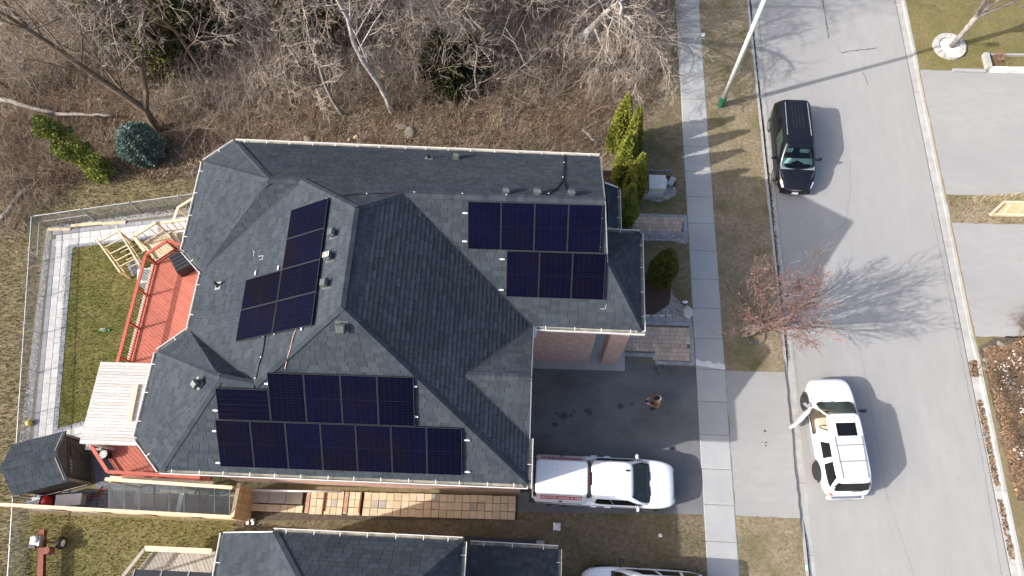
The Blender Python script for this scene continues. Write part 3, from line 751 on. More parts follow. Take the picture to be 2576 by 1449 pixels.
# chalk marks left by the installers
for f, pts in (('wS',[(1511,777),(1523,777),(1525,766)]),('W',[(636,632),(640,634),(637,645)]),('W',[(650,645),(662,643),(660,652),(652,654)])):
    P = [on_roof(f, a, b, .022) for a, b in pts]; m = MB()
    for i in range(len(P)-1): m.beam(P[i], P[i+1], .018, .003, up=FR[f][3])
    m.build('chalk_mark', 'chalk', roof)
# solar panels: each one a thing
def panel_meshes(w, h, nx, ny):
    fr = MB(); b = .016; z0, z1 = -.022, .018
    for (x0,y0,x1,y1) in ((0,0,w,b),(0,h-b,w,h),(0,b,b,h-b),(w-b,b,w,h-b)): fr.box(((x0+x1)/2,(y0+y1)/2,(z0+z1)/2), (x1-x0,y1-y0,z1-z0))
    gl = MB(); gl.box((w/2,h/2,.002), (w-2*b,h-2*b,.016))
    ce = MB(); z = .0112
    for i in range(1, nx): x = b+(w-2*b)*i/nx; ce.add([(x-.0035,b,z),(x+.0035,b,z),(x+.0035,h-b,z),(x-.0035,h-b,z)], [(0,1,2,3)])
    for j in range(1, ny): y = b+(h-2*b)*j/ny; ww = .004 if j != ny//2 else .009; ce.add([(b,y-ww,z+.0003),(w-b,y-ww,z+.0003),(w-b,y+ww,z+.0003),(b,y+ww,z+.0003)], [(0,1,2,3)])
    return fr.mesh('frame', 'panel_frame'), gl.mesh('glass', 'panel_glass'), ce.mesh('cell_grid', 'cell_line')
PMESH = {}
def solar_panel(face, origin, xdir, w, h, label, group, port=True):
    key = (round(w,3), round(h,3), port)
    if key not in PMESH: PMESH[key] = panel_meshes(w-.016, h-.016, *((6,18) if port else (18,6)))
    M4 = face_mat(face, origin, along=xdir); o = bpy.data.objects.new('solar_panel', None); COL.objects.link(o); o.empty_display_size = .2; o.matrix_world = M4
    tag(o, label, 'solar panel', group)
    for nm, me in zip(('frame','glass','cell_grid'), PMESH[key]):
        c = bpy.data.objects.new(nm, me); COL.objects.link(c); local_parent(c, o)
        if nm == 'cell_grid': c['kind'] = 'stuff'
    return M4
def rail_clamp(parent_label, face, a, b, axis, L=.20):
    c = on_roof(face, a, b, .055); M4 = face_mat(face, c, along=axis); m = MB(); m.box((0,0,0), (L*.85,.045,.045), mat=M4); m.box((0,0,0), (.06,.06,.09), mat=M4 @ Matrix.Translation((0,0,-.02)))
    o = m.build('rail_end', 'alu'); tag(o, parent_label, 'mounting rail', 'aluminium mounting rail ends beside the solar panels')
PH = .11
# south array: lower row of seven, upper row of four portrait and one landscape
o_ = [on_roof('S', *q, PH) for q in ((555,1173),(1166,1196),(552,1056),(1172,1077))]
xd = ((o_[1]-o_[0])+(o_[3]-o_[2])).normalized(); wS = ((o_[1]-o_[0]).length+(o_[3]-o_[2]).length)/14; yS = FR['S'][3].cross(xd).normalized(); hS = ((o_[2]-o_[0]).dot(yS)+(o_[3]-o_[1]).dot(yS))/2
base = o_[0]
ORD = ('first','second','third','fourth','fifth','sixth','seventh')
for k in range(7): solar_panel('S', base+xd*(wS*k), xd, wS, hS, 'solar panel in the southern row of seven, %s from the driveway end' % ORD[6-k], 'lower southern row of solar panels')
b2 = on_roof('S', 683, 1060, PH); b2 = base+xd*((b2-base).dot(xd))+yS*(hS+.01)
for k in range(4): solar_panel('S', b2+xd*(wS*1.017*k), xd, wS*1.017, hS, 'upright solar panel in the southern row of four, %s from the driveway end' % ORD[3-k], 'upper southern row of solar panels')
hL = wS; solar_panel('S', base+yS*(hS+.01)+xd*((b2-base).dot(xd)-hS-.01), xd, hS, hL*.98, 'single solar panel laid sideways at the west end of the upper southern row', None, False)
# east wing array
o_ = [on_roof('wS', *q, PH) for q in ((1177,626),(1513,636),(1179,505),(1517,515))]
xd2 = ((o_[1]-o_[0])+(o_[3]-o_[2])).normalized(); y2 = FR['wS'][3].cross(xd2).normalized(); w2 = ((o_[1]-o_[0]).length+(o_[3]-o_[2]).length)/8; h2 = ((o_[2]-o_[0]).dot(y2)+(o_[3]-o_[1]).dot(y2))/2
for k in range(4): solar_panel('wS', o_[0]+xd2*(w2*k), xd2, w2, h2, 'solar panel just below the eastern ridge, %s from the porch end' % ORD[3-k], 'upper eastern row of solar panels')
q = on_roof('wS', 1271, 746, PH); q = o_[0]+xd2*((q-o_[0]).dot(xd2)+.03)-y2*(h2+.012)
for k in range(3): solar_panel('wS', q+xd2*(w2*k), xd2, w2, h2, 'solar panel in the eastern row of three, %s from the porch end' % ORD[2-k], 'lower eastern row of solar panels')
# west array: a column of four and a pair beside its lower half
o_ = [on_roof('W', *q, PH) for q in ((784,818),(829,503),(688,842),(733,524))]
xw = ((o_[1]-o_[0])+(o_[3]-o_[2])).normalized(); yw = FR['W'][3].cross(xw).normalized(); ww = ((o_[1]-o_[0]).length+(o_[3]-o_[2]).length)/8; hw = ((o_[2]-o_[0]).dot(yw)+(o_[3]-o_[1]).dot(yw))/2
for k in range(4): solar_panel('W', o_[0]+xw*(ww*k), xw, ww, hw, 'solar panel in the western column beside the square vents, %s from the woods' % ORD[3-k], 'western column of solar panels')
for k in range(2): solar_panel('W', o_[0]+xw*(ww*k)+yw*(hw+.012), xw, ww, hw, ('solar panel of the lowest western pair, the one with the black cable below','solar panel of the lowest western pair, the one next to the chalk marks')[k], 'lower western pair of solar panels')
for (f, a, b, ax, L, lab) in [('S',x,y,xd,.22,'white aluminium rail end at the edge of the southern solar array') for x, y in ((541,1084),(549,1164),(542,1032),(672,965),(1045,1048),(1042,972),(1176,1187),(1175,1107))]+\
  [('wS',x,y,xd2,.22,'white aluminium rail end at the edge of the eastern solar array') for x, y in ((1170,536),(1169,607),(1263,652),(1261,729),(1509,549),(1505,622),(1517,663),(1511,743))]+\
  [('W',x,y,xw,.20,'white aluminium rail end at the edge of the western solar array') for x, y in ((759,825),(691,836),(662,841),(598,849),(643,687),(700,674))]: rail_clamp(lab, f, a, b, ax, L)
# ---------------------------------------------------------------- back garden: path, fence, deck, shed
V2 = lambda x, y, z=0.: Vector((x, y, z))
def strip_pavers(root, A, B, offs, mat, length, z=.03, name='paver', stagger=False, th=.06):
    "rows of pavers between world points A and B; offs = (offset, width) across (left positive)"
    d = (B-A).to_2d(); L = d.length; d.normalize(); nn = Vector((-d.y, d.x)); rz = math.atan2(d.y, d.x)
    for off, w in offs:
        x = -rnd.uniform(0, .2) if stagger else 0
        while x < L-.02:
            l = rnd.choice(length); x0 = max(x, 0); x1 = min(x+l, L)
            if x1-x0 > .05:
                c = A.to_2d()+d*((x0+x1)/2)+nn*off
                slab(name, mat, root, (c.x, c.y, z+rnd.uniform(-.002,.002)), x1-x0-.008, w-.008, rz, th, .004)
            x += l
def bed(name, pts, z, mat): return poly_sheet(name, pts, z, mat)
garden_path = structure(bpy.data.objects.new('garden_path', None)); COL.objects.link(garden_path)
A, B = V2(-25.02,14.72), V2(-23.02,4.45)       # outer edge, north to south; left of travel is east
strip_pavers(garden_path, A, B, ((.115,.22),), 'paver_grey', (.42,), stagger=False)
strip_pavers(garden_path, A+V2(.06,-.3), B, ((.395,.33),(.73,.33)), 'paver_light', (.30,.45,.45,.52), stagger=True)
strip_pavers(garden_path, A+V2(.1,-.6), B, ((1.01,.22),), 'paver_grey', (.42,))
A2_, B2_ = V2(-25.1,15.18), V2(-16.4,16.55)
strip_pavers(garden_path, A2_, B2_, ((-.10,.22),), 'paver_grey', (.42,))
strip_pavers(garden_path, A2_+V2(.2,0), B2_, ((-.375,.33),(-.71,.33)), 'paver_light', (.30,.45,.45,.52), stagger=True)
strip_pavers(garden_path, A2_+V2(.85,.13), B2_, ((-.98,.20),), 'paver_grey', (.42,))
A3_, B3_ = V2(-22.2,5.0), V2(-16.5,6.9)
strip_pavers(garden_path, A3_, B3_, ((-.02,.22),), 'paver_grey', (.42,))
strip_pavers(garden_path, A3_+V2(-.8,-.25), B3_, ((-.30,.33),(-.64,.33),(-.98,.33)), 'paver_light', (.45,.52), stagger=True)
poly_sheet('path_bed', [(-25.3,15.3),(-16.3,16.75),(-16.2,15.5),(-24.0,14.2),(-21.95,5.2),(-16.5,7.1),(-16.3,5.6),(-23.2,4.0)], .010, 'joint_sand')
GR = [(-25.5,15.5),(-16.4,17.1),(-16.3,16.78),(-25.22,15.30),(-23.16,4.2),(-23.55,3.9)]
poly_sheet('gravel_bed', GR, .007, 'gravel')
scatter('gravel', 'gravel', sample(GR, 5200), 'stone', (.03,.075), z=.008)
SG = [(-20.2,4.3),(-16.0,3.3),(-13.4,2.7),(-13.2,1.5),(-23.0,1.5),(-22.2,2.2),(-19.5,2.5)]
poly_sheet('gravel_bed', SG, .0085, 'gravel_dark'); scatter('gravel', 'gravel_dark', sample(SG, 3500), 'stone', (.03,.07), z=.009)
# chain link fence
def link_fence(label, P, hh=1.22, braces=()):
    t = thing('chain_link_fence', label, 'fence', P[0])
    for i, p in enumerate(P):
        r = .042 if i in (0,) else .028
        m = MB(); m.tube([p, p+V2(0,0,hh+.02)], r, 8); m.lathe([(r*1.25,0),(r*1.3,.03),(r*.6,.07)], 8, c=(p.x,p.y,hh+.02)); m.build('post', 'galv', t, smooth=False)
    for i in range(len(P)-1):
        a, b = P[i], P[i+1]; m = MB(); m.tube([a+V2(0,0,hh), b+V2(0,0,hh)], .024, 6); m.build('top_rail', 'galv', t)
        if i in braces: m = MB(); m.tube([a+V2(0,0,.62), b+V2(0,0,.62)], .02, 6); m.build('brace_rail', 'galv', t)
        m = MB(); d = (b-a); L = d.length; d.normalize(); s_ = .085; k = int(L/s_)
        for j in range(-int(hh/s_), k):
            for sg in (1, -1):
                x0 = j*s_ if sg > 0 else (j+int(hh/s_))*s_; x1 = x0+sg*hh; z0, z1 = .03, hh
                lo, hi = (x0, x1) if sg > 0 else (x1, x0)
                if hi < 0 or lo > L: continue
                def cl(x): return max(0, min(L, x))
                xa, xb = cl(x0), cl(x1)
                if abs(xb-xa) < .02: continue
                za, zb = z0+(z1-z0)*(xa-x0)/(x1-x0), z0+(z1-z0)*(xb-x0)/(x1-x0)
                m.tube([a+d*xa+V2(0,0,za), a+d*xb+V2(0,0,zb)], .0042, 3, caps=False)
        m.build('wire_mesh', 'wire', t, kind='stuff')
FC = V2(-25.52,15.42)
W_line = [FC+(V2(-21.45,-1.9)-FC)*(k/9) for k in range(10)]
link_fence('galvanised chain link fence along the gravel at the far edge of the garden', W_line, braces=(0,))
N_line = [FC+(V2(-15.9,17.25)-FC)*(k/4) for k in range(5)]
link_fence('galvanised chain link fence between the paved path and the woods', N_line[0:], braces=(0,))
for a, b in ((178,270,),): pass
for (x0, y0, x1, y1, lab) in ((120,577,177,577,'loose timber board on gravel against the fence corner'),(178,568,257,561,'loose timber board lying along the middle of the fence foot'),(258,563,316,559,'short timber board on gravel nearest the wooden stairs')):
    m = MB(); m.beam(g(x0,y0,.05), g(x1,y1,.05), .16, .05); tag(m.build('timber_board', 'wood_new'), lab, 'board')
# red deck
DZ = 1.25
DECK = [V2(-18.62,13.05), V2(-17.70,13.88), V2(-16.6,14.6), V2(-13.9,14.6), V2(-13.9,2.95), V2(-17.9,3.0), V2(-18.9,4.1)]
deck = thing('deck', 'red painted timber deck with black balusters along the back of the house', 'deck', (-16.5,8.5,0))
bw = .142; ang = math.radians(-38); d = V2(math.cos(ang), math.sin(ang)); nn = V2(-d.y, d.x)
poly = [((p.x*d.x+p.y*d.y), (p.x*nn.x+p.y*nn.y)) for p in DECK]
ar = sum(poly[i][0]*poly[(i+1)%len(poly)][1]-poly[(i+1)%len(poly)][0]*poly[i][1] for i in range(len(poly)))
if ar < 0: poly = poly[::-1]
y = min(p[1] for p in poly)
while y < max(p[1] for p in poly):
    c = clip_poly(poly, [(-60,y+.005),(60,y+.005),(60,y+bw-.005),(-60,y+bw-.005)])
    if len(c) > 2:
        P = [(d*a+nn*b) for a, b in c]; m = MB(); m.prism([(p.x,p.y) for p in P], DZ-.035, DZ+rnd.uniform(-.002,.002)); m.build('deck_board', 'deck_red', deck)
    y += bw
m = MB(); m.prism([(p.x,p.y) for p in inset(DECK,.06)], DZ-.30, DZ-.045); m.build('deck_frame', 'soil', deck)
for p in (DECK[0],DECK[1],V2(-18.65,10.5),V2(-18.7,8.1),DECK[6],DECK[5]): m = MB(); m.box((p.x+.1,p.y,DZ/2-.15), (.12,.12,DZ-.3)); m.build('support_post', 'wood_new', deck)
def railing(parent, P, z0, posts, red=True, bal=.125, name_mat=None, hh=1.02, topw=.14, balm='baluster_black', balr=.010):
    mt = 'rail_red' if red else (name_mat or 'wood_new')
    for i in range(len(P)-1):
        a, b = P[i], P[i+1]; dd = b-a; L = dd.length; dd.normalize(); rise = V2(0,0,0)
        m = MB(); m.beam(a+V2(0,0,z0+hh), b+V2(0,0,z0+hh), topw, .04); m.build('top_rail', mt, parent)
        m = MB(); m.beam(a+V2(0,0,z0+hh-.075), b+V2(0,0,z0+hh-.075), .04, .09); m.build('upper_rail', mt, parent)
        m = MB(); m.beam(a+V2(0,0,z0+.10), b+V2(0,0,z0+.10), .04, .09); m.build('lower_rail', mt, parent)
        k = int(L/bal)
        for j in range(1, k):
            q = a+dd*(L*j/k); m = MB(); m.tube([q+V2(0,0,z0+.14), q+V2(0,0,z0+hh-.1)], balr, 4, caps=False); m.build('baluster', balm, parent)
    for p in posts: m = MB(); m.box((p.x,p.y,z0+hh/2-.12), (.09,.09,hh+.20)); m.build('post', mt, parent)
railing(deck, [V2(-18.58,13.02), V2(-18.62,8.06), V2(-18.84,4.08)], DZ, [V2(-18.58,13.0),V2(-18.59,11.35),V2(-18.6,9.7),V2(-18.62,8.06),V2(-18.7,6.1)])
railing(deck, [V2(-18.84,4.08), V2(-17.86,3.06)], DZ, [V2(-18.82,4.08),V2(-17.88,3.06)])
railing(deck, [V2(-17.86,3.06), V2(-13.9,2.98)], DZ, [V2(-15.9,3.02)])
railing(deck, [V2(-18.58,13.05), V2(-17.70,13.82)], DZ, [V2(-17.72,13.80)]); railing(deck, [V2(-17.70,13.82), V2(-16.75,13.5)], DZ, [])
for a, b in ((V2(-18.74,13.0,DZ-.14), V2(-18.78,8.06,DZ-.14)), (V2(-18.78,8.06,DZ-.14), V2(-18.98,4.1,DZ-.14))): m = MB(); m.beam(a, b, .16, .25); m.build('fascia', 'wood_grey', deck)
m = MB(); m.beam(V2(-17.85,2.86,DZ+.75), V2(-13.4,2.79,DZ+.75), .12, .10); m.build('side_beam', 'wood_new', deck)
# timber stairs beside the deck
st = thing('wooden_stairs', 'new timber stairs with slatted railings leading down from the deck', 'stairs', (-18.5,14.6,0))
LZ = 1.1
def boards(parent, quad, n, z, mat, name, th=.035):
    "boards across a quad a-b-c-d: laid parallel to a-b"
    a, b, c, e = quad
    for k in range(n):
        f0, f1 = k/n+.008, (k+1)/n-.008
        q = [a.lerp(e, f0), b.lerp(c, f0), b.lerp(c, f1), a.lerp(e, f1)]; m = MB(); m.prism([(p.x,p.y) for p in q], z-th, z); m.build(name, mat, parent)
Lq = [V2(-19.55,14.02), V2(-18.68,13.18), V2(-17.7,14.0), V2(-18.55,14.85)]
boards(st, Lq, 10, LZ, 'wood_new', 'landing_board')
for k in range(6):
    f = k*.28; q0 = V2(-17.72+f, 14.02+f*.18); m = MB(); m.beam(q0+V2(0,0,LZ-.17*(k+1)), V2(-18.38+f, 14.9+f*.12, LZ-.17*(k+1)), .29, .04); m.build('tread', 'wood_new', st)
railing(st, [V2(-19.5,14.06), V2(-18.6,14.85)], LZ, [V2(-19.5,14.06),V2(-18.6,14.85)], red=False, bal=.30, balm='wood_new', balr=.022, hh=.98)
railing(st, [V2(-19.5,14.06), V2(-18.78,13.30)], LZ, [], red=False, bal=.9, balm='wood_new', balr=.022, hh=.98)
railing(st, [V2(-18.6,14.85), V2(-17.05,15.15)], LZ-.12, [V2(-17.05,15.15)], red=False, bal=.30, balm='wood_new', balr=.022, hh=.98)
for a, b in (((-17.95,14.95,1.75),(-17.72,15.72,2.0)),((-17.72,15.72,2.0),(-16.9,16.3,2.1))): m = MB(); m.beam(a, b, .13, .045); m.build('hand_rail', 'wood_new', st)
for p in ((-17.72,15.72),(-17.0,16.2),(-17.4,15.2)): m = MB(); m.box((p[0],p[1],.95), (.09,.09,1.9)); m.build('newel_post', 'wood_new', st)
for k in range(4): m = MB(); q = V2(-17.6+.2*k, 15.7+.14*k); m.beam(q+V2(0,0,.5), q+V2(0,0,1.95), .03, .03); m.build('baluster', 'wood_new', st)
# open timber frame standing on the lawn
fr = thing('wooden_rack', 'unfinished pale timber frame with ladder-like rungs standing on the lawn', 'frame', (-20.5,13.6,0))
fz = 1.15
a0, a1 = g(240,598,fz), g(303,686,fz); b0, b1 = g(292,570,fz), g(352,668,fz)
for a, b in ((a0,a1),(b0,b1)): m = MB(); m.beam(a, b, .06, .11); m.build('top_beam', 'wood_new', fr)
for f in (.12,.30,.50,.70,.86): m = MB(); m.beam(a0.lerp(a1,f)+V2(0,0,-.03), b0.lerp(b1,f*.95)+V2(0,0,-.03), .045, .06); m.build('rung', 'wood_new', fr)
for f in (.36,.58,.76): m = MB(); m.beam(a0.lerp(a1,f)*.75+b0.lerp(b1,f)*.25+V2(.15,.08,-.75), b0.lerp(b1,f)+V2(.25,.15,-.75), .04, .07); m.build('lower_rung', 'wood_new', fr)
for a, b, f in ((a0,a1,.16),(a0,a1,.9),(b0,b1,.16),(b0,b1,.92)): p = a.lerp(b, f); m = MB(); m.beam(V2(p.x,p.y,.0), V2(p.x,p.y,fz-.05), .09, .09); m.build('leg', 'wood_fence', fr)
m = MB(); m.beam(a0.lerp(a1,.16)+V2(0,0,-.6), a0.lerp(a1,.9)+V2(0,0,-.9), .04, .12); m.build('side_board', 'wood_fence', fr)
m = MB(); m.beam(b0.lerp(b1,.16)+V2(0,0,-.5), b0.lerp(b1,.92)+V2(0,0,-.85), .04, .12); m.build('side_board', 'wood_fence', fr)
for k, (a, b) in enumerate(((332,668),(345,662),(340,682),(353,676))): slab('patio_slab', 'paver_grey', garden_path, g(a,b,.03), .42, .42, .6, .06)
ac = thing('air_conditioner', 'grey air conditioner unit on a slab below the deck railing', 'air conditioner', g(374,702))
c = g(370,697,.6); m = MB(); m.box((c.x,c.y,.42), (.75,.75,.8), rz=.2); m.build('housing', 'bin_grey', ac); m = MB(); m.lathe([(.30,.0),(.31,.03),(.26,.04)], 18, c=(c.x,c.y,.825)); m.build('fan_guard', 'trim_grey', ac)
for k in range(5): m = MB(); m.beam(V2(c.x-.27,c.y-.22+.11*k,.872), V2(c.x+.27,c.y-.22+.11*k,.872), .012, .012); m.build('grille_bar', 'black_plastic', ac)
bx = thing('deck_box', 'dark slatted storage box on the red deck under the eave', 'storage box', g(462,662,DZ))
c = g(468,668,DZ); m = MB(); m.box((c.x,c.y,DZ+.32), (.75,1.0,.6), rz=.6); m.build('box_body', 'black_plastic', bx)
for k in range(5): 
    M4 = Matrix.Translation((c.x,c.y,DZ+.635)) @ Matrix.Rotation(.6,4,'Z') @ Matrix.Translation((0,-.4+.2*k,0)); m = MB(); m.box((0,0,0), (.76,.16,.03), mat=M4); m.build('lid_slat', 'poly_roof', bx)
# whitewashed board canopy above the deck
aw = thing('board_canopy', 'whitewashed timber board canopy covering the south end of the deck', 'canopy', (-16.3,6.3,DZ))
AZ = 3.6
ca, cb_, cc_, cd_ = g(253,911,AZ), g(394,915,AZ), g(336,1119,AZ), g(200,1114,AZ); cb_.x = cc_.x = -14.2
nb = 26
for k in range(nb):
    f0, f1 = k/nb+.0020, (k+1)/nb-.0020; split = .62
    for (s0, s1, dz, nm) in ((0,split,0,'roof_board'),(split-.02,1,.04,'roof_board')):
        L0, R0, L1, R1 = ca.lerp(cd_,f0), cb_.lerp(cc_,f0), ca.lerp(cd_,f1), cb_.lerp(cc_,f1)
        q = [L0.lerp(R0,s0), L0.lerp(R0,s1), L1.lerp(R1,s1), L1.lerp(R1,s0)]; z = AZ+dz+rnd.uniform(-.003,.003)
        m = MB(); m.prism([(p.x,p.y) for p in q], z-.025, z); m.build(nm, 'wood_white', aw)
m = MB(); m.beam(g(343,968,AZ+.08), g(325,1060,AZ+.08), .18, .04); tag(m.build('loose_plank', 'wood_new'), 'pale loose plank lying on top of the whitewashed canopy', 'plank')
for p in (ca+V2(.1,-.1,0), cd_+V2(.1,.1,0)): m = MB(); m.box((p.x,p.y,(AZ+DZ)/2), (.1,.1,AZ-DZ-.06)); m.build('post', 'wood_white', aw)
for a, b in ((ca,cb_),(cd_,cc_),(ca,cd_)): m = MB(); m.beam(a+V2(0,0,-.09), b+V2(0,0,-.09), .05, .12); m.build('edge_beam', 'wood_white', aw)
# things at the south end of the deck
t = thing('black_bucket', 'black plastic bucket beside the canopy on the red deck', 'bucket', g(272,1146,DZ)); c = g(272,1146,DZ)
m = MB(); m.lathe([(.17,0),(.22,.45),(.235,.46),(.235,.43),(.20,.42),(.16,.05)], 18, c=(c.x,c.y,DZ)); m.build('pail', 'black_plastic', t, smooth=True); m = MB(); m.lathe([(.18,.40),(.12,.41)], 16, c=(c.x,c.y,DZ)); m.build('contents', 'bin_grey', t)
t = thing('folding_table', 'white slatted patio table standing under the board canopy', 'table', g(255,1123,DZ)); c = g(262,1118,DZ)
for k in range(6): m = MB(); m.box((c.x-.3+.12*k,c.y,DZ+.7), (.1,.7,.025)); m.build('table_slat', 'wood_white', t)
for a, b in ((-.3,-.3),(.3,-.3),(-.3,.3),(.3,.3)): m = MB(); m.box((c.x+a,c.y+b,DZ+.345), (.04,.04,.68)); m.build('leg', 'wood_white', t)
# shed
sh = thing('garden_shed', 'dark garden shed with shingled gable roof and double doors', 'shed', (-21.0,3.2,0))
fa, fb = V2(-20.34,4.75), V2(-19.67,2.64); ba, bb = V2(-22.57,4.08), V2(-21.90,1.97); EZ, RZ = 1.9, 2.62
fr_, br_ = (fa+fb)/2, (ba+bb)/2; up = lambda p, z: V2(p.x, p.y, z)
F1 = [up(ba,EZ), up(fa,EZ), up(fr_,RZ), up(br_,RZ)]; F2 = [up(fb,EZ), up(bb,EZ), up(br_,RZ), up(fr_,RZ)]
m = MB(); 
for Fc in (F1, F2): m.add(Fc, [(0,1,2,3)]); m.add([p-V2(0,0,.05) for p in Fc], [(3,2,1,0)])
for a, b in ((F1[0],F1[1]),(F1[1],F1[2]),(F1[3],F1[0]),(F2[0],F2[1]),(F2[3],F2[0]),(F2[1],F2[2])): m.add([a,b,b-V2(0,0,.05),a-V2(0,0,.05)], [(0,1,2,3)])
sr = m.build('roof', 'roof_deck', sh)
f3 = MB(); shingle_face([p+V2(0,0,.004) for p in F1], f3, expo=.15); shingle_face([p+V2(0,0,.004) for p in F2], f3, expo=.15); f3.build('shingle_field', 'shingle', sr, kind='stuff')
caps(up(br_,RZ+.01), up(fr_,RZ+.01), sr, dz=.03)
ins = inset([up(fb,0),up(fa,0),up(ba,0),up(bb,0)], .14); ins = ins
fo = (fa-ba).normalized()*.02
w = MB()
for i in range(4): a, b = ins[i], ins[(i+1)%4]; w.add([up(a,0),up(b,0),up(b,EZ+.0),up(a,EZ+.0)], [(0,1,2,3)])
for a, b in ((ins[0],ins[1]),(ins[2],ins[3])): c = (a+b)/2; w.add([up(a,EZ),up(b,EZ),up(c,RZ-.1)], [(0,1,2)])
w.build('wall', 'shed_wall', sh)
dr = (ins[0]-ins[1]).normalized(); on = V2(-dr.y, dr.x); on = on if on.dot(fa-ba) > 0 else -on
cmid = (ins[0]+ins[1])/2
for sg in (-1, 1):
    c = cmid+dr*(sg*.40)+on*.03; M4 = Matrix.Identity(4)
    for i in range(3): M4[i][0] = dr[i]; M4[i][1] = on[i]; M4[i][2] = (0,0,1)[i]; M4[i][3] = (c.x,c.y,.85)[i]
    m = MB(); m.box((0,0,0), (.78,.035,1.6), mat=M4); dd_ = m.build('door', 'shed_wall', sh)
    m = MB(); m.box((0,0,0), (.08,.02,1.5), mat=M4 @ Matrix.Translation((0,.03,0)) @ Matrix.Rotation(.42*sg,4,'Y')); m.build('door_brace', 'shed_wall', dd_)
    for k in range(4): m = MB(); m.box((0,0,0), (.12,.02,.10), mat=M4 @ Matrix.Translation((-.24+.16*k,.03,.66))); m.build('door_pane', 'frost_glass' if sg > 0 else 'black_plastic', dd_)
for a in (ins[0], ins[1]): m = MB(); m.box((a.x+on.x*.03,a.y+on.y*.03,.95), (.09,.09,1.9), rz=math.atan2(dr.y,dr.x)); m.build('corner_trim', 'shed_trim', sh)
for e0, e1 in ((ins[0],(ins[0]+ins[1])/2),((ins[0]+ins[1])/2,ins[1])): 
    z0 = EZ if e0 is ins[0] else RZ-.06; z1 = RZ-.06 if e0 is ins[0] else EZ; m = MB(); m.beam(up(e0,z0)+on*.02, up(e1,z1)+on*.02, .03, .2); m.build('barge_board', 'shed_trim', sh)
for k in range(3): p = ins[3].lerp(ins[0], .1+.4*k); 
m = MB(); m.beam(up(ins[3],.12)-V2(0.02,.05,0), up(ins[0],.12)-V2(.02,.05,0), .03, .14); m.build('skirting', 'shed_trim', sh)
# wooden privacy fence along the south side: boards one by one
pf = thing('privacy_fence', 'long new timber privacy fence beside the shed and clear canopy', 'fence', (-18,1.5,0))
fA, fB = V2(-22.55,1.60), V2(-12.42,1.48); L = (fB-fA).length; dF = (fB-fA).normalized(); k = 0; x = .07
while x < L-.05:
    p = fA+dF*x; m = MB(); m.box((p.x,p.y+.035,.93), (.136,.02,1.78+rnd.uniform(-.01,.01)), rz=math.atan2(dF.y,dF.x)); m.build('fence_board', 'wood_fence', pf); x += .143
for k in range(6): p = fA+dF*(L*k/5); m = MB(); m.box((p.x,p.y-.03,.93), (.09,.09,1.86)); m.build('post', 'wood_fence', pf)
for z in (.35,1.45): m = MB(); m.beam(fA+V2(0,-.03,z), fB+V2(0,-.03,z), .04, .09); m.build('rail', 'wood_fence', pf)
m = MB(); m.beam(fA+V2(0,0,1.86), fB+V2(0,0,1.86), .14, .035); m.build('cap_rail', 'wood_new', pf)
gt = thing('fence_gate', 'short timber gate panel joining the privacy fence to the house', 'gate', (-12.3,2.1,0))
x = 1.56
while x < 2.72: m = MB(); m.box((-12.33,x,.92), (.02,.136,1.75)); m.build('gate_board', 'wood_fence', gt); x += .143
m = MB(); m.beam(V2(-12.40,1.5,1.88), V2(-12.36,2.85,1.88), .15, .04); m.build('cap_rail', 'wood_new', gt)
for z in (.4,1.4): m = MB(); m.beam(V2(-12.29,1.52,z), V2(-12.29,2.8,z), .04, .09); m.build('rail', 'wood_fence', gt)
# clear corrugated lean-to canopy over the side passage
lt = thing('clear_canopy', 'tinted clear canopy on a pale beam between house and privacy fence', 'canopy', (-15,2.1,0))
mt = bpy.data.materials.new('tinted_sheet'); mt.use_nodes = True; b_ = mt.node_tree.nodes['Principled BSDF']; b_.inputs['Base Color'].default_value = (.42,.50,.52,1); b_.inputs['Roughness'].default_value = .08; b_.inputs['Transmission Weight'].default_value = 1.; b_.inputs['IOR'].default_value = 1.05; MATS['tinted_sheet'] = mt
nS = 8
for k in range(nS):
    u0 = -17.6+(5.1/nS)*k; u1 = u0+5.1/nS-.012
    m = MB(); m.add([V2(u0,2.62,2.44),V2(u1,2.60,2.44),V2(u1,1.60,1.98),V2(u0,1.60,1.98)], [(0,1,2,3)]); m.build('roof_sheet', 'tinted_sheet', lt)
m = MB(); m.beam(V2(-17.75,2.74,2.46), V2(-12.35,2.60,2.46), .13, .16); m.build('wall_beam', 'wood_new', lt)
for k in range(nS+1): u = -17.6+(5.1/nS)*k-.006; m = MB(); m.beam(V2(u,2.62,2.40), V2(u,1.6,1.94), .035 if k % 3 else .07, .03); m.build('glazing_bar', 'trim_grey' if k % 3 else 'black_plastic', lt)
for u in (-17.6,-15.0,-12.5): m = MB(); m.box((u,2.66,1.19), (.09,.09,2.38)); m.build('post', 'wood_fence', lt)
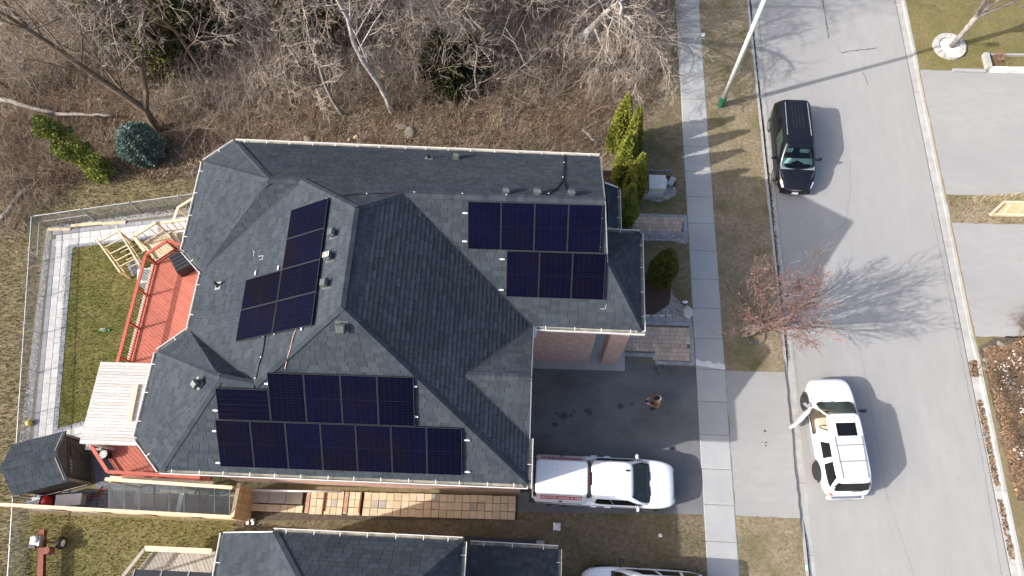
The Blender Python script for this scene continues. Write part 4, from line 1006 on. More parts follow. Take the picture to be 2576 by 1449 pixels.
# paving under the canopy and ochre slabs along the side of the house
side = structure(bpy.data.objects.new('side_path', None)); COL.objects.link(side)
u = -16.6
while u < -12.4:
    for k in range(3):
        v0 = 2.62-.36*k; slab('paving_slab', 'slab_grey', side, (u+.2,v0-.17,.03), .41, .35, 0, .06, .004)
    u += .42
poly_sheet('side_path_bed', [(-12.4,1.45),(-.62,1.95),(-.62,3.0),(-12.4,2.75)], .012, 'soil')
def side_v(u, r): return 2.93+(u+.67)*.0125-r*.335
rz = .013
def cols(u0, n, mat, w=.335, rows=3, z=.14):
    for i in range(n):
        for r in range(rows):
            u = u0+w*(i+.5); slab('paving_slab', mat if rnd.random() > .05 else 'slab_grey', side, (u+rnd.uniform(-.006,.006), side_v(u,r)-.165+rnd.uniform(-.008,.008), z+rnd.uniform(-.006,.006)), w-.014, .320, rz, .10, .02)
cols(-7.40, 20, 'slab_ochre'); cols(-9.76, 2, 'slab_ochre', .29); cols(-9.10, 3, 'slab_ochre', .27); cols(-8.05, 2, 'slab_ochre', .27)
for u in (-9.87, -8.17):
    for r in range(9): slab('paving_brick', 'slab_red', side, (u, side_v(u,0)-.06-.105*r, .15), .17, .10, rz, .1, .02)
for i in range(3): slab('paving_slab', 'slab_grey', side, (-12.0+.75*i, side_v(-11.5,0)-.30, .13), .73, .56, rz, .1, .01)
for i in range(7): slab('paving_slab', 'slab_ochre', side, (-12.2+.33*i, side_v(-11.5,0)-.78, .13), .32, .30, rz, .1, .02)
pw = MB(); pw.tube([V2(-12.3,2.68,.75), V2(-10.2,2.72,.75), V2(-8.25,2.78,.72)], .045, 8); tag(pw.build('drain_pipe', 'gutter_white', smooth=True), 'long white plastic pipe lying against the south brick wall', 'pipe')
for (u, lab) in ((-9.13,'dark iron rod across the ochre slabs near the red bricks'),(-7.52,'broken dark gap trim between two fields of ochre slabs')):
    m = MB(); m.beam(V2(u,2.85,.20), V2(u-.02,1.95,.20), .06, .03); tag(m.build('metal_strip', 'rust'), lab, 'metal strip')
# front garden
fp = structure(bpy.data.objects.new('front_path', None)); COL.objects.link(fp)
def ashlar(root, poly, row=.205, lens=(.15,.2,.26,.31), mat='paver_tan', z=.02, name='paver'):
    xs = [p[0] for p in poly]; ys = [p[1] for p in poly]; y = min(ys)
    while y < max(ys)-.05:
        x = min(xs)-rnd.uniform(0,.15)
        while x < max(xs):
            l = rnd.choice(lens)
            if inside((x+l/2, y+row/2), poly): slab(name, mat, root, (x+l/2, y+row/2, z+rnd.uniform(-.002,.002)), l-.012, row-.012, 0, .05, .004)
            x += l
        y += row
poly_sheet('front_path_bed', [(3.4,15.95),(7.47,15.93),(7.47,17.05),(3.9,17.1)], .008, 'joint_sand'); poly_sheet('front_path_bed', [(3.6,9.12),(7.47,9.12),(7.47,11.5),(3.6,11.5)], .009, 'joint_sand')
ashlar(fp, [(3.5,16.12),(7.24,16.10),(7.24,16.88),(4.0,16.92)]); strip_pavers(fp, V2(3.5,16.02), V2(7.45,16.0), ((0,.2),), 'paver_charcoal', (.31,), z=.022); strip_pavers(fp, V2(3.9,17.0), V2(7.45,16.97), ((0,.18),), 'paver_charcoal', (.31,), z=.022); strip_pavers(fp, V2(7.36,16.1), V2(7.36,16.88), ((0,.2),), 'paver_charcoal', (.31,), z=.022)
ashlar(fp, [(3.7,9.72),(5.55,9.72),(5.55,9.40),(7.24,9.36),(7.24,11.1),(3.7,11.1)]); strip_pavers(fp, V2(3.7,11.2), V2(7.45,11.2), ((0,.19),(.20,.19)), 'paver_charcoal', (.31,), z=.022); strip_pavers(fp, V2(7.36,9.3), V2(7.36,11.1), ((0,.2),), 'paver_charcoal', (.31,), z=.022); strip_pavers(fp, V2(5.6,9.25), V2(7.45,9.22), ((0,.19),), 'paver_charcoal', (.31,), z=.022); strip_pavers(fp, V2(3.9,9.60), V2(5.6,9.58), ((0,.19),), 'paver_charcoal', (.31,), z=.022)
MUL = px([(1560,560+110),(1640,690),(1690,715),(1680,765),(1650,790),(1600,795)]); poly_sheet('mulch_bed', wavy(MUL,.2,.03), .010, 'mulch')
for GP, nn_, mt_, mm in ((px([(1683,702),(1692,742),(1712,765),(1738,792),(1722,800),(1640,797),(1655,787),(1686,766),(1690,735)]),1100,'gravel','gravel'),(px([(1600,588),(1728,590),(1730,612),(1720,612),(1690,606),(1600,602)]),900,'gravel','gravel'),(px([(1560,500),(1600,480),(1700,470),(1700,490),(1660,508),(1620,500)]),700,'gravel','gravel')):
    poly_sheet('gravel_bed', wavy(GP,.2,.03), .009, mm); scatter('gravel', mt_, sample(GP, nn_), 'stone', (.05,.11), z=.01)
for k in range(5): 
    c = g(1625+15*k, 603+(k>2)*1, .08); slab('edging_block', 'paver_charcoal', fp, (c.x,c.y,.14), .28, .12, -.03, .16)
for k in range(4): c = g(1629+18*k, 794, .06); slab('edging_block', 'stone', fp, (c.x,c.y,.10), .24, .10, 0, .1)
def rock(name, label, c, s, mat='stone', cat='rock', group=None, seed=1):
    r = random.Random(seed); bm = bmesh.new(); bmesh.ops.create_icosphere(bm, subdivisions=2, radius=1)
    off = [r.uniform(0,6) for _ in range(6)]
    for v in bm.verts:
        n = v.co.copy(); k = 1+.22*math.sin(2.3*n.x+off[0])*math.cos(1.9*n.y+off[1])+.13*math.sin(4.1*n.z+off[2]+2*n.x); v.co = Vector((n.x*s[0]*k, n.y*s[1]*k, max(n.z*s[2]*k, -s[2]*.35)))
    me = bpy.data.meshes.new(name); bm.to_mesh(me); bm.free(); me.materials.append(MATS[mat]); o = bpy.data.objects.new(name, me); COL.objects.link(o); o.location = (c[0], c[1], s[2]*.33); o.rotation_euler = (0,0,r.uniform(0,6)); return tag(o, label, cat, group)
rock('boulder', 'large pale boulder on the gravel corner beside the pavement', g(1731,786), (.24,.30,.2), seed=3)
rock('garden_stone', 'small pale stone block next to the gravel and pavement', g(1723,760), (.13,.08,.07), 'stone_white', seed=5)
ub = thing('utility_box', 'grey green utility cabinet on its pad behind the cedars', 'utility box', g(1655,462))
c = g(1652,464,.5); m = MB(); m.box((c.x-.13,c.y-.1,.06), (1.05,.8,.12)); m.build('pad', 'concrete', ub); m = MB(); m.box((c.x,c.y,.40), (.80,.74,.66)); m.build('cabinet', 'bin_grey', ub); m = MB(); m.box((c.x,c.y,.75), (.85,.79,.05)); m.build('lid', 'bin_grey', ub); m = MB(); m.box((c.x+.47,c.y+.15,.35), (.12,.3,.45)); m.build('meter', 'bin_grey', ub)
ub = thing('utility_box', 'low white utility pedestal half hidden by the dark cedar', 'utility box', g(1615,470)); c = g(1612,470,.3)
m = MB(); m.box((c.x,c.y,.15), (.5,.45,.3)); m.build('cabinet', 'bin_grey', ub); m = MB(); m.box((c.x+.05,c.y+.4,.12), (.4,.28,.24)); m.build('junction_box', 'trim_grey', ub)
m = MB(); c = g(1690,455,.2); m.box((c.x,c.y,.12), (.28,.5,.24), rz=-.5); tag(m.build('concrete_block', 'concrete'), 'loose grey concrete block by the end of the low bed', 'block')
m = MB(); m.beam(g(1505,432,.25), g(1690,431,.25), .03, .25); tag(m.build('bed_edging', 'trim_grey'), 'long grey edging board behind the utility boxes', 'edging')
BD = [(3.1,18.4),(7.0,18.4),(7.0,19.3),(3.1,19.4)]; poly_sheet('mulch_bed', BD, .009, 'mulch')
# right-hand gardens
def ring(name, label, c, r0, r1, n, h, mat='stone'):
    t = thing(name, label, 'stone ring', (c.x,c.y,0))
    for k in range(n):
        a0, a1 = 2*math.pi*k/n+.02, 2*math.pi*(k+1)/n-.02; m = MB()
        m.prism([(c.x+r0*math.cos(a0),c.y+r0*math.sin(a0)),(c.x+r1*math.cos(a0),c.y+r1*math.sin(a0)),(c.x+r1*math.cos(a1),c.y+r1*math.sin(a1)),(c.x+r0*math.cos(a1),c.y+r0*math.sin(a1))], 0, h+rnd.uniform(-.008,.008)); m.build('ring_stone', mat, t)
    return t
c1 = g(2386,119); ring('stone_ring', 'circular ring of grey blocks filled with white stones around the trunk', c1, .60, .88, 15, .16)
q = [(c1.x+.59*math.cos(a*.4), c1.y+.59*math.sin(a*.4)) for a in range(16)]; poly_sheet('stone_bed', q, .02, 'stone_white'); scatter('white_stones', 'stone_white', sample(q, 500), 'stone', (.05,.1), z=.02)
c2 = g(1897,843); ring('stone_ring', 'small uneven ring of pinkish stones around the budding boulevard tree', c2, .38, .50, 14, .09, 'stone_moss')
pl = thing('block_planter', 'low planter of pale concrete blocks along the upper driveway edge', 'planter', (25,26.8,0))
for k in range(3): m = MB(); m.box((24.28,26.45+.33*k+.16,.15), (.26,.315,.30)); m.build('block', 'kerb', pl)
for k in range(8): m = MB(); m.box((24.62+.42*k,26.42,.12), (.40,.24,.24)); m.build('block', 'stone_white', pl)
m = MB(); m.beam(V2(24.4,27.42,.08), V2(28,27.5,.08), .1, .16); m.build('edging', 'kerb', pl)
m = MB(); m.beam(V2(22.4,26.38,.05), V2(24.15,26.36,.05), .2, .10); m.build('edging', 'concrete', pl)
bn = thing('timber_trough', 'low orange timber trough in the bed between two driveways', 'trough', (23.4,17.7,0))
m = MB(); m.prism([(22.62,17.48),(26.5,17.48),(26.5,18.1),(23.35,18.1)], .0, .10); m.build('floor_board', 'wood_fence', bn)
for a, b in ((V2(22.55,17.44,.18),V2(23.32,18.14,.18)),(V2(23.32,18.14,.18),V2(26.5,18.14,.18)),(V2(22.6,17.46,.12),V2(26.5,17.46,.12))): m = MB(); m.beam(a, b, .12, .16); m.build('side_rail', 'wood_new', bn)
for k in range(5): m = MB(); m.beam(V2(23.2+.7*k,17.5,.11), V2(23.7+.7*k,18.08,.11), .10, .02); m.build('slat', 'wood_new', bn)
for k, (a, b, s) in enumerate(((2520,868,.3),(2547,875,.28),(2500,885,.22),(2484,905,.25),(2478,925,.2))): rock('garden_stone', ('flat grey stone edging the dry shrub bed near the driveway','mossy rock edging the dry shrub bed','small rock at the bed corner above the kerb','pale rock lying beside the leaf pile on the kerb','low stone behind the concrete kerb edge')[k], g(a,b), (s*.8,s*.55,s*.3), 'stone_moss', seed=20+k)
# ---------------------------------------------------------------- vehicles
def clear_glass(name, tint, gloss=.10):
    m = bpy.data.materials.new(name); m.use_nodes = True; t = m.node_tree; N = t.nodes; L = t.links; N.clear()
    o = N.new('ShaderNodeOutputMaterial'); mx = N.new('ShaderNodeMixShader'); tr = N.new('ShaderNodeBsdfTransparent'); gl = N.new('ShaderNodeBsdfGlossy'); fr = N.new('ShaderNodeFresnel')
    tr.inputs[0].default_value = (*tint, 1); gl.inputs['Roughness'].default_value = .03; fr.inputs[0].default_value = 1.45
    L.new(fr.outputs[0], mx.inputs[0]); L.new(tr.outputs[0], mx.inputs[1]); L.new(gl.outputs[0], mx.inputs[2]); L.new(mx.outputs[0], o.inputs[0]); MATS[name] = m
clear_glass('screen_teal', (.66,.86,.84)); clear_glass('screen_green', (.40,.52,.46)); clear_glass('screen_dark', (.30,.33,.36)); clear_glass('sheet_clear', (.40,.46,.48))
for ob in bpy.data.objects:
    if ob.name.startswith('roof_sheet'): ob.data.materials.clear(); ob.data.materials.append(MATS['sheet_clear'])
M('seat_teal', (.50,.56,.53), (.58,.64,.61), 6, .8); M('dash_grey', (.16,.20,.20), (.21,.25,.25), 6, .6); M('mint_paper', (.35,.72,.66), rough=.7); M('interior_dark', (.035,.037,.04), rough=.8)
def lerp_tab(tab, x):
    if x <= tab[0][0]: return tab[0][1]
    for (a, u), (b, w) in zip(tab, tab[1:]):
        if x <= b: return u+(w-u)*(x-a)/(b-a)
    return tab[-1][1]
def hermite_tab(tab, x):
    "smooth interpolation"
    n = len(tab)
    if x <= tab[0][0]: return tab[0][1]
    if x >= tab[-1][0]: return tab[-1][1]
    for i in range(n-1):
        if x <= tab[i+1][0]:
            x0, y0 = tab[i]; x1, y1 = tab[i+1]; h = x1-x0; t = (x-x0)/h
            m0 = (y1-tab[i-1][1])/(x1-tab[i-1][0]) if i else (y1-y0)/h
            m1 = (tab[i+2][1]-y0)/(tab[i+2][0]-x0) if i+2 < n else (y1-y0)/h
            return (2*t**3-3*t*t+1)*y0+(t**3-2*t*t+t)*h*m0+(-2*t**3+3*t*t)*y1+(t**3-t*t)*h*m1
SECT = [(0,'l',0),(.86,'l',0),(.955,'l',.07),(.99,'l',.20),(1.0,'m',.45),(.995,'m',.72),(.985,'t',-.10),(.955,'t',-.04),(.87,'t',-.005),(.5,'t',.018),(0,'t',.026)]
class Body:
    def __init__(s, W, xr, xf, top, zl=.27, n=6, fac=((-9,1),(9,1)), crown=1.):
        s.W, s.xr, s.xf, s.top, s.zl, s.n, s.fac, s.crown = W, xr, xf, top, zl, n, fac, crown
    def half(s, x):
        xc = (s.xr+s.xf)/2; a = (s.xf-s.xr)/2*1.018; q = abs((x-xc)/a); return s.W*lerp_tab(s.fac, x)*(max(0, 1-q**s.n))**(1/s.n)
    def pt(s, x, k, side=1, off=0.):
        i = min(int(k), len(SECT)-2); f = k-i; w = s.half(x); zt = hermite_tab(s.top, x)
        zl = s.zl+.10*max(0, (abs(x-(s.xr+s.xf)/2)/((s.xf-s.xr)/2)-.86)/.14)
        def one(j):
            fr, kind, v = SECT[j]; z = zl+v if kind == 'l' else (zl+v*(zt-zl) if kind == 'm' else zt+v*(s.crown if v > 0 else 1)); return fr*w, z
        (y0, z0), (y1, z1) = one(i), one(i+1); y, z = y0+(y1-y0)*f, z0+(z1-z0)*f
        return Vector((x, side*(y+off), z))
    def build(s, name, mat, root, nx=44, skip=None, extra=()):
        ts = [.5-.5*math.cos(math.pi*i/nx) for i in range(nx+1)]; xs = sorted(set([s.xr+(s.xf-s.xr)*t for t in ts]+list(extra))); K = len(SECT)
        mb = MB(); rows = []
        for x in xs: rows.append([s.pt(x, k, 1) for k in range(K)]+[s.pt(x, k, -1) for k in range(K-2, -1, -1)])
        c = len(rows[0]); P = [q for r in rows for q in r]; Fs = []
        for i in range(len(rows)-1):
            for j in range(c-1):
                q = (P[i*c+j]+P[(i+1)*c+j+1])/2
                if skip and skip(q, j): continue
                Fs.append((i*c+j+1, i*c+j, (i+1)*c+j, (i+1)*c+j+1))
        Fs.append(tuple(range(c))); Fs.append(tuple((len(rows)-1)*c+j for j in range(c))[::-1])
        mb.add(P, Fs); o = bpy.data.objects.new(name, mb.mesh(name, mat)); COL.objects.link(o); local_parent(o, root)
        smooth_by_angle(o, 50); return o
class House_:
    "greenhouse: superellipse rings from belt to roof"
    def __init__(s, zb, zr, xf0, xf1, xr0, xr1, w0, w1, n=7, bulge=.04):
        s.__dict__.update(locals())
    def ring(s, t):
        e = t; xf = s.xf0+(s.xf1-s.xf0)*e; xr = s.xr0+(s.xr1-s.xr0)*e; w = s.w0+(s.w1-s.w0)*t+s.bulge*math.sin(math.pi*t)
        return (xf+xr)/2, (xf-xr)/2, w, s.zb+(s.zr-s.zb)*t
    def side(s, f, t, sg, off=.006):
        xc, a, w, z = s.ring(t); q = f; y = w*(max(0,1-abs(q)**s.n))**(1/s.n); return Vector((xc+a*q, sg*(y+off), z))
    def end(s, f, t, sg, off=.006):
        xc, a, w, z = s.ring(t); x = a*(max(0,1-abs(f)**s.n))**(1/s.n); return Vector((xc+sg*(x+off), w*f, z+off*.4))
    def build(s, name, mat, root, skip=None, nt=10, na=96, crown=.05):
        mb = MB(); rows = []; pars = []
        for i in range(nt+1):
            t = i/nt; xc, a, w, z = s.ring(t); r = []; pr = []
            for j in range(na):
                th = 2*math.pi*j/na; c, q = math.cos(th), math.sin(th); p = 2/s.n
                r.append(Vector((xc+a*math.copysign(abs(c)**p, c), w*math.copysign(abs(q)**p, q), z))); pr.append((c, q))
            rows.append(r)
        for (k, dz) in ((.955,.028),(.85,crown*.8),(.5,crown*1.0),(.05,crown*1.06)):
            xc, a, w, z = s.ring(1); rows.append([Vector((xc+(p.x-xc)*(1-(1-k)*w/a if k > .5 else k), p.y*k, z+dz)) for p in rows[nt]])
        c = na; P = [q for r in rows for q in r]; Fs = []
        for i in range(len(rows)-1):
            for j in range(c):
                j2 = (j+1) % c; q = (P[i*c+j]+P[(i+1)*c+j2])/2
                if skip and i < nt and skip(q, (i+.5)/nt, s): continue
                Fs.append((i*c+j, i*c+j2, (i+1)*c+j2, (i+1)*c+j))
        Fs.append(tuple((len(rows)-1)*c+j for j in range(c)))
        mb.add(P, Fs); o = bpy.data.objects.new(name, mb.mesh(name, mat)); COL.objects.link(o); local_parent(o, root); smooth_by_angle(o, 55); return o
def lpart(mb, name, mat, root, sm=False):
    o = bpy.data.objects.new(name, mb.mesh(name, mat, sm)); COL.objects.link(o); local_parent(o, root); return o
def patch(fn, name, mat, root, nu=10, nv=5):
    "fn(u, v) -> point; u, v in 0..1"
    mb = MB(); mb.grid([[fn(i/nu, j/nv) for i in range(nu+1)] for j in range(nv+1)]); return lpart(mb, name, mat, root, True)
def side_window(gh, root, sg, f0, f1, t0, t1, mat='glass_dark', slant=(0,0), name='side_window'):
    def fn(u, v):
        t = t0+(t1-t0)*v; a, b = f0+slant[0]*v, f1+slant[1]*v; return gh.side(a+(b-a)*u, t, sg)
    return patch(fn, name, mat, root)
def end_window(gh, root, sg, half, t0, t1, mat, name, shrink=.04):
    return patch(lambda u, v: gh.end((2*u-1)*(half-shrink*v), t0+(t1-t0)*v, sg), name, mat, root, 16, 6)
WHEELS = {}
def wheel(root, x, y, r, w, rim, spokes=5):
    sg = 1 if y > 0 else -1
    t = MB(); t.lathe([(r*.62,-w/2),(r*.90,-w/2),(r*.985,-w*.40),(r,-w*.25),(r,w*.25),(r*.985,w*.40),(r*.90,w/2),(r*.62,w/2)], 28, axis='y'); 
    o = lpart(t, 'wheel', 'tyre', root, False); o.location = (x, y, r); smooth_by_angle(o, 40)
    m = MB(); d = w/2*sg; m.lathe([(r*.60,d*.55),(r*.66,d*1.02),(r*.60,d*1.0),(r*.56,d*.75)], 28, axis='y')
    for k in range(spokes):
        a = 2*math.pi*k/spokes; c = Vector((math.sin(a)*r*.33, d*.92, math.cos(a)*r*.33)); M4 = Matrix.Translation(c) @ Matrix.Rotation(a, 4, 'Y'); m.box((0,0,0), (r*.17,.03,r*.52), mat=M4)
    m.lathe([(r*.17,d*.80),(r*.17,d*1.02),(r*.08,d*1.04)], 14, axis='y'); q = lpart(m, 'rim', rim, o)
    m = MB(); m.lathe([(r*.58,d*.3),(r*.58,d*.5)], 20, axis='y'); lpart(m, 'hub_well', 'interior_dark', o)
def arch(root, B, x, r, sg, z):
    m = MB(); n = 20; y = B.half(x)*1.0
    P = []
    for k in range(n+1):
        a = math.pi*(-.12+1.24*k/n); P.append((x+r*math.cos(a), z+r*math.sin(a)))
    V_ = [(px_, sg*(y+.006), max(pz, B.zl-.02)) for px_, pz in P]
    m.add(V_, [tuple(range(len(V_)))]); return lpart(m, 'wheel_arch', 'interior_dark', root)
def mirror(root, x, y, z, sg, mat, big=1., face=None):
    m = MB(); m.beam((x,y,z-.04), (x-.02,y+sg*.10,z), .05, .05); m2 = MB()
    rows = []
    for k, s in ((0,.6),(.25,1),(.75,1),(1,.65)):
        c = Vector((x-.03, y+sg*(.08+.24*big*k), z+.03)); rows.append([c+Vector((math.cos(a)*.075*s*big, 0, math.sin(a)*.105*s*big)) for a in [2*math.pi*i/12 for i in range(12)]])
    m2.grid(rows, closed=True); m2.add(rows[0], [tuple(range(12))]); m2.add(rows[-1], [tuple(range(12))[::-1]]); o = lpart(m2, 'mirror', mat, root, True); lpart(m, 'mirror_arm', 'black_plastic', o)
def seam(pts, root, w=.012, mat='interior_dark', name='panel_gap'):
    m = MB()
    for a, b in zip(pts, pts[1:]): m.beam(a, b, w, w*.6)
    return lpart(m, name, mat, root)
def body_line(B, root, pts, side=1, off=.002, w=.010, mat='interior_dark', name='panel_gap'):
    return seam([B.pt(x, k, side, off) for x, k in pts], root, w, mat, name)
def text_on(root, txt, origin, xdir, ydir, size, mat, name='lettering', bold=0., space=1.):
    cu = bpy.data.curves.new(name, 'FONT'); cu.body = txt; cu.size = size; cu.offset = bold; cu.space_character = space; cu.align_x = 'CENTER'; cu.align_y = 'CENTER'
    ob = bpy.data.objects.new(name, cu); me = bpy.data.meshes.new_from_object(ob); bpy.data.objects.remove(ob)
    me.materials.clear(); me.materials.append(MATS[mat]); o = bpy.data.objects.new(name, me); COL.objects.link(o); local_parent(o, root)
    x = Vector(xdir).normalized(); z = x.cross(Vector(ydir)).normalized(); y = z.cross(x); M4 = Matrix.Identity(4)
    for i in range(3): M4[i][0] = x[i]; M4[i][1] = y[i]; M4[i][2] = z[i]; M4[i][3] = origin[i]
    o.matrix_basis = M4; o['kind'] = 'stuff'; return o
def seat(root, x, y, z, mat, sz=.5, back=.62):
    m = MB(); bm_rows = []
    m.box((x,y,z+.09), (sz,sz,.18)); o = lpart(m, 'seat', mat, root)
    m = MB(); m.box((0,0,0), (.16,sz*.96,back), mat=Matrix.Translation((x-sz*.5,y,z+.16+back/2)) @ Matrix.Rotation(-.22,4,'Y')); b = lpart(m, 'seat_back', mat, o)
    m = MB(); m.box((0,0,0), (.10,.26,.18), mat=Matrix.Translation((x-sz*.64,y,z+.30+back)) @ Matrix.Rotation(-.22,4,'Y')); c = lpart(m, 'head_rest', mat, o)
    for q in (o, b, c):
        md = q.modifiers.new('bevel', 'BEVEL'); md.width = .05; md.segments = 3; q.data.polygons.foreach_set('use_smooth', [True]*len(q.data.polygons))
front_open = lambda q, t, s: q.x > s.ring(t)[0]+s.ring(t)[1]*.80 and abs(q.y) < s.ring(t)[2]*.86 and .08 < t < .92
def grounded(name, label, cat, loc, rz): return thing(name, label, cat, loc, rz=rz)
# --- white pickup with a service cap
tk = grounded('pickup_truck', 'white crew cab pickup with service cap and red lettered stripe on driveway', 'pickup truck', (3.03,3.58,.008), math.radians(-.6))
B = Body(1.03, -3.05, 3.07, [(-3.06,1.10),(-2.95,1.29),(-2.5,1.31),(0,1.31),(1.5,1.31),(1.95,1.28),(2.4,1.235),(2.75,1.17),(2.95,1.06),(3.08,.86)], zl=.36, n=7, fac=((-9,1),(1.6,1),(2.4,.985),(2.8,.95),(3.07,.90)))
bo = B.build('body', 'paint_white', tk)
cab = House_(1.27, 1.90, 1.98, 1.12, -.66, -.58, .965, .745); cab.build('cab', 'paint_white', tk, skip=front_open)
end_window(cab, tk, 1, .92, .03, .95, 'screen_dark', 'windscreen', .05)
for sg in (-1, 1):
    side_window(cab, tk, sg, -.80, -.14, .14, .86, slant=(.06,0)); side_window(cab, tk, sg, -.12, .86, .14, .86, slant=(0,-.18))
    m = MB(); m.beam(cab.side(-.85,.985,sg,-.03)+Vector((0,0,.018)), cab.side(.75,.985,sg,-.03)+Vector((0,0,.018)), .018, .012); lpart(m, 'roof_seam', 'interior_dark', tk)
    mirror(tk, 1.45, sg*.86, 1.28, sg, 'paint_white', 1.0)
    for x in (.15, -.42+.0): 
        m = MB(); m.beam(B.pt(x-.13,5,sg,.025)+Vector((0,0,.10)), B.pt(x+.13,5,sg,.025)+Vector((0,0,.10)), .05, .05); lpart(m, 'door_handle', 'paint_white', tk)
    body_line(B, tk, [(1.32,3),(1.34,5.6),(1.30,7)], sg); body_line(B, tk, [(.38,3),(.38,7)], sg); body_line(B, tk, [(-.66,2.5),(-.66,7.2)], sg, w=.03)
    for x in (1.98, -1.95): arch(tk, B, x, .49, sg, .42); wheel(tk, x, sg*.905, .41, .27, 'rim_silver', 6)
cap = House_(1.30, 1.93, -.70, -.72, -2.96, -2.90, 1.0, .705, n=12, bulge=.01); cap.build('service_cap', 'paint_white', tk, crown=.025)
for sg in (-1, 1):
    patch(lambda u, v: cap.side(-.975+1.95*u, .50+.36*v, sg, .006), 'red_stripe', 'decal_red', tk)
    patch(lambda u, v: cap.side(-.975+1.95*u, .95+.04*v, sg, .008), 'cap_gasket', 'interior_dark', tk)
    patch(lambda u, v: cap.side(-.06+.12*u, .22+.18*v, sg, .02), 'cap_latch', 'interior_dark', tk, 2, 2)
    patch(lambda u, v: cap.side(-.975+1.95*u, .02+.06*v, sg, .01), 'cap_seal', 'interior_dark', tk)
    o_, x_, u_ = cap.side(.0,.68,sg,.009), Vector((-sg,0,0)), cap.side(0,.87,sg)-cap.side(0,.62,sg)
    text_on(tk, 'GENERATOR SALES & SERVICE', o_, x_, u_, .175, 'decal_white', bold=.004, space=1.05)
    text_on(tk, 'ttpowergroup.com', B.pt(-1.85,5.2,sg,.006)+Vector((0,0,-.03)), Vector((-sg,0,0)), Vector((0,-sg*.06,1)), .30, 'decal_grey', bold=.004)
    text_on(tk, '1-800-221-3437', B.pt(2.35,5.6,sg,.006), B.pt(2.35-sg*.3,5.6,sg,.006)-B.pt(2.35,5.6,sg,.006), Vector((0,-sg*.08,1)), .11, 'decal_grey')
    m = MB(); m.beam(B.pt(-2.95,6.5,sg,.012), B.pt(-2.2,6.4,sg,.012), .03, .03); lpart(m, 'swoosh_mark', 'decal_grey', tk)
    patch(lambda u, v: B.pt(-2.99+.12*u, 4.4+2.2*v, sg, .010), 'tail_lamp', 'lamp_red', tk, 4, 4)
    patch(lambda u, v: B.pt(2.72+.30*u, 5.3+1.2*v, sg, .008), 'headlamp', 'lamp_clear', tk, 6, 4)
m = MB(); m.box((-.675,0,1.62), (.07,1.5,.60)); lpart(m, 'cap_gap', 'interior_dark', tk)
m = MB(); m.box((-.585,0,1.915), (.085,.52,.05)); lpart(m, 'brake_lamp', 'lamp_dark', tk)
m = MB(); m.box((.93,.40,1.955), (.17,.07,.04)); lpart(m, 'roof_antenna', 'black_plastic', tk)
for k in range(4):
    for j in (-.4, .05): m = MB(); m.lathe([(.018,0),(.014,.012)], 8, c=(-2.5+.5*k,.25+j,1.953)); lpart(m, 'bolt', 'trim_grey', tk)
m = MB(); m.box((-3.06,0,.55), (.16,1.9,.22)); lpart(m, 'rear_bumper', 'interior_dark', tk); m = MB(); m.box((-2.955,0,1.6), (.05,1.62,.55)); lpart(m, 'cap_rear_door', 'glass_dark', tk)
patch(lambda u, v: Vector((3.075+.012-.10*abs(2*u-1)**3, .62*(2*u-1), .62+.42*v)), 'grille', 'interior_dark', tk, 10, 4)
for sg in (-1, 1): body_line(B, tk, [(1.98,8),(2.5,8.15),(2.95,8.4)], sg, .003, .008, 'trim_grey')
m = MB(); m.box((1.55,0,1.31), (.50,1.66,.06)); lpart(m, 'dashboard', 'interior_dark', tk); m = MB(); m.box((.25,0,1.29), (1.7,1.7,.04)); lpart(m, 'cabin_floor', 'interior_dark', tk)
for y in (.42,-.42): seat(tk, .75, y, .80, 'dash_grey', .5, .55)
m = MB(); m.box((1.50,-.55,1.36), (.30,.17,.02), rz=.5); lpart(m, 'paper_sheet', 'mint_paper', tk); m = MB(); m.box((1.62,-.70,1.36), (.20,.13,.02), rz=.4); lpart(m, 'paper_sheet', 'mint_paper', tk)
for y in (.1,-.5): m = MB(); m.beam(cab.end(y/.95,.02,1,.02), cab.end(y/.95+.38,.10,1,.025), .03, .02); lpart(m, 'wiper', 'black_plastic', tk)
patch(lambda u, v: cab.end((2*u-1)*.93, .0+.06*v, 1, .014), 'cowl', 'trim_grey', tk, 16, 2)
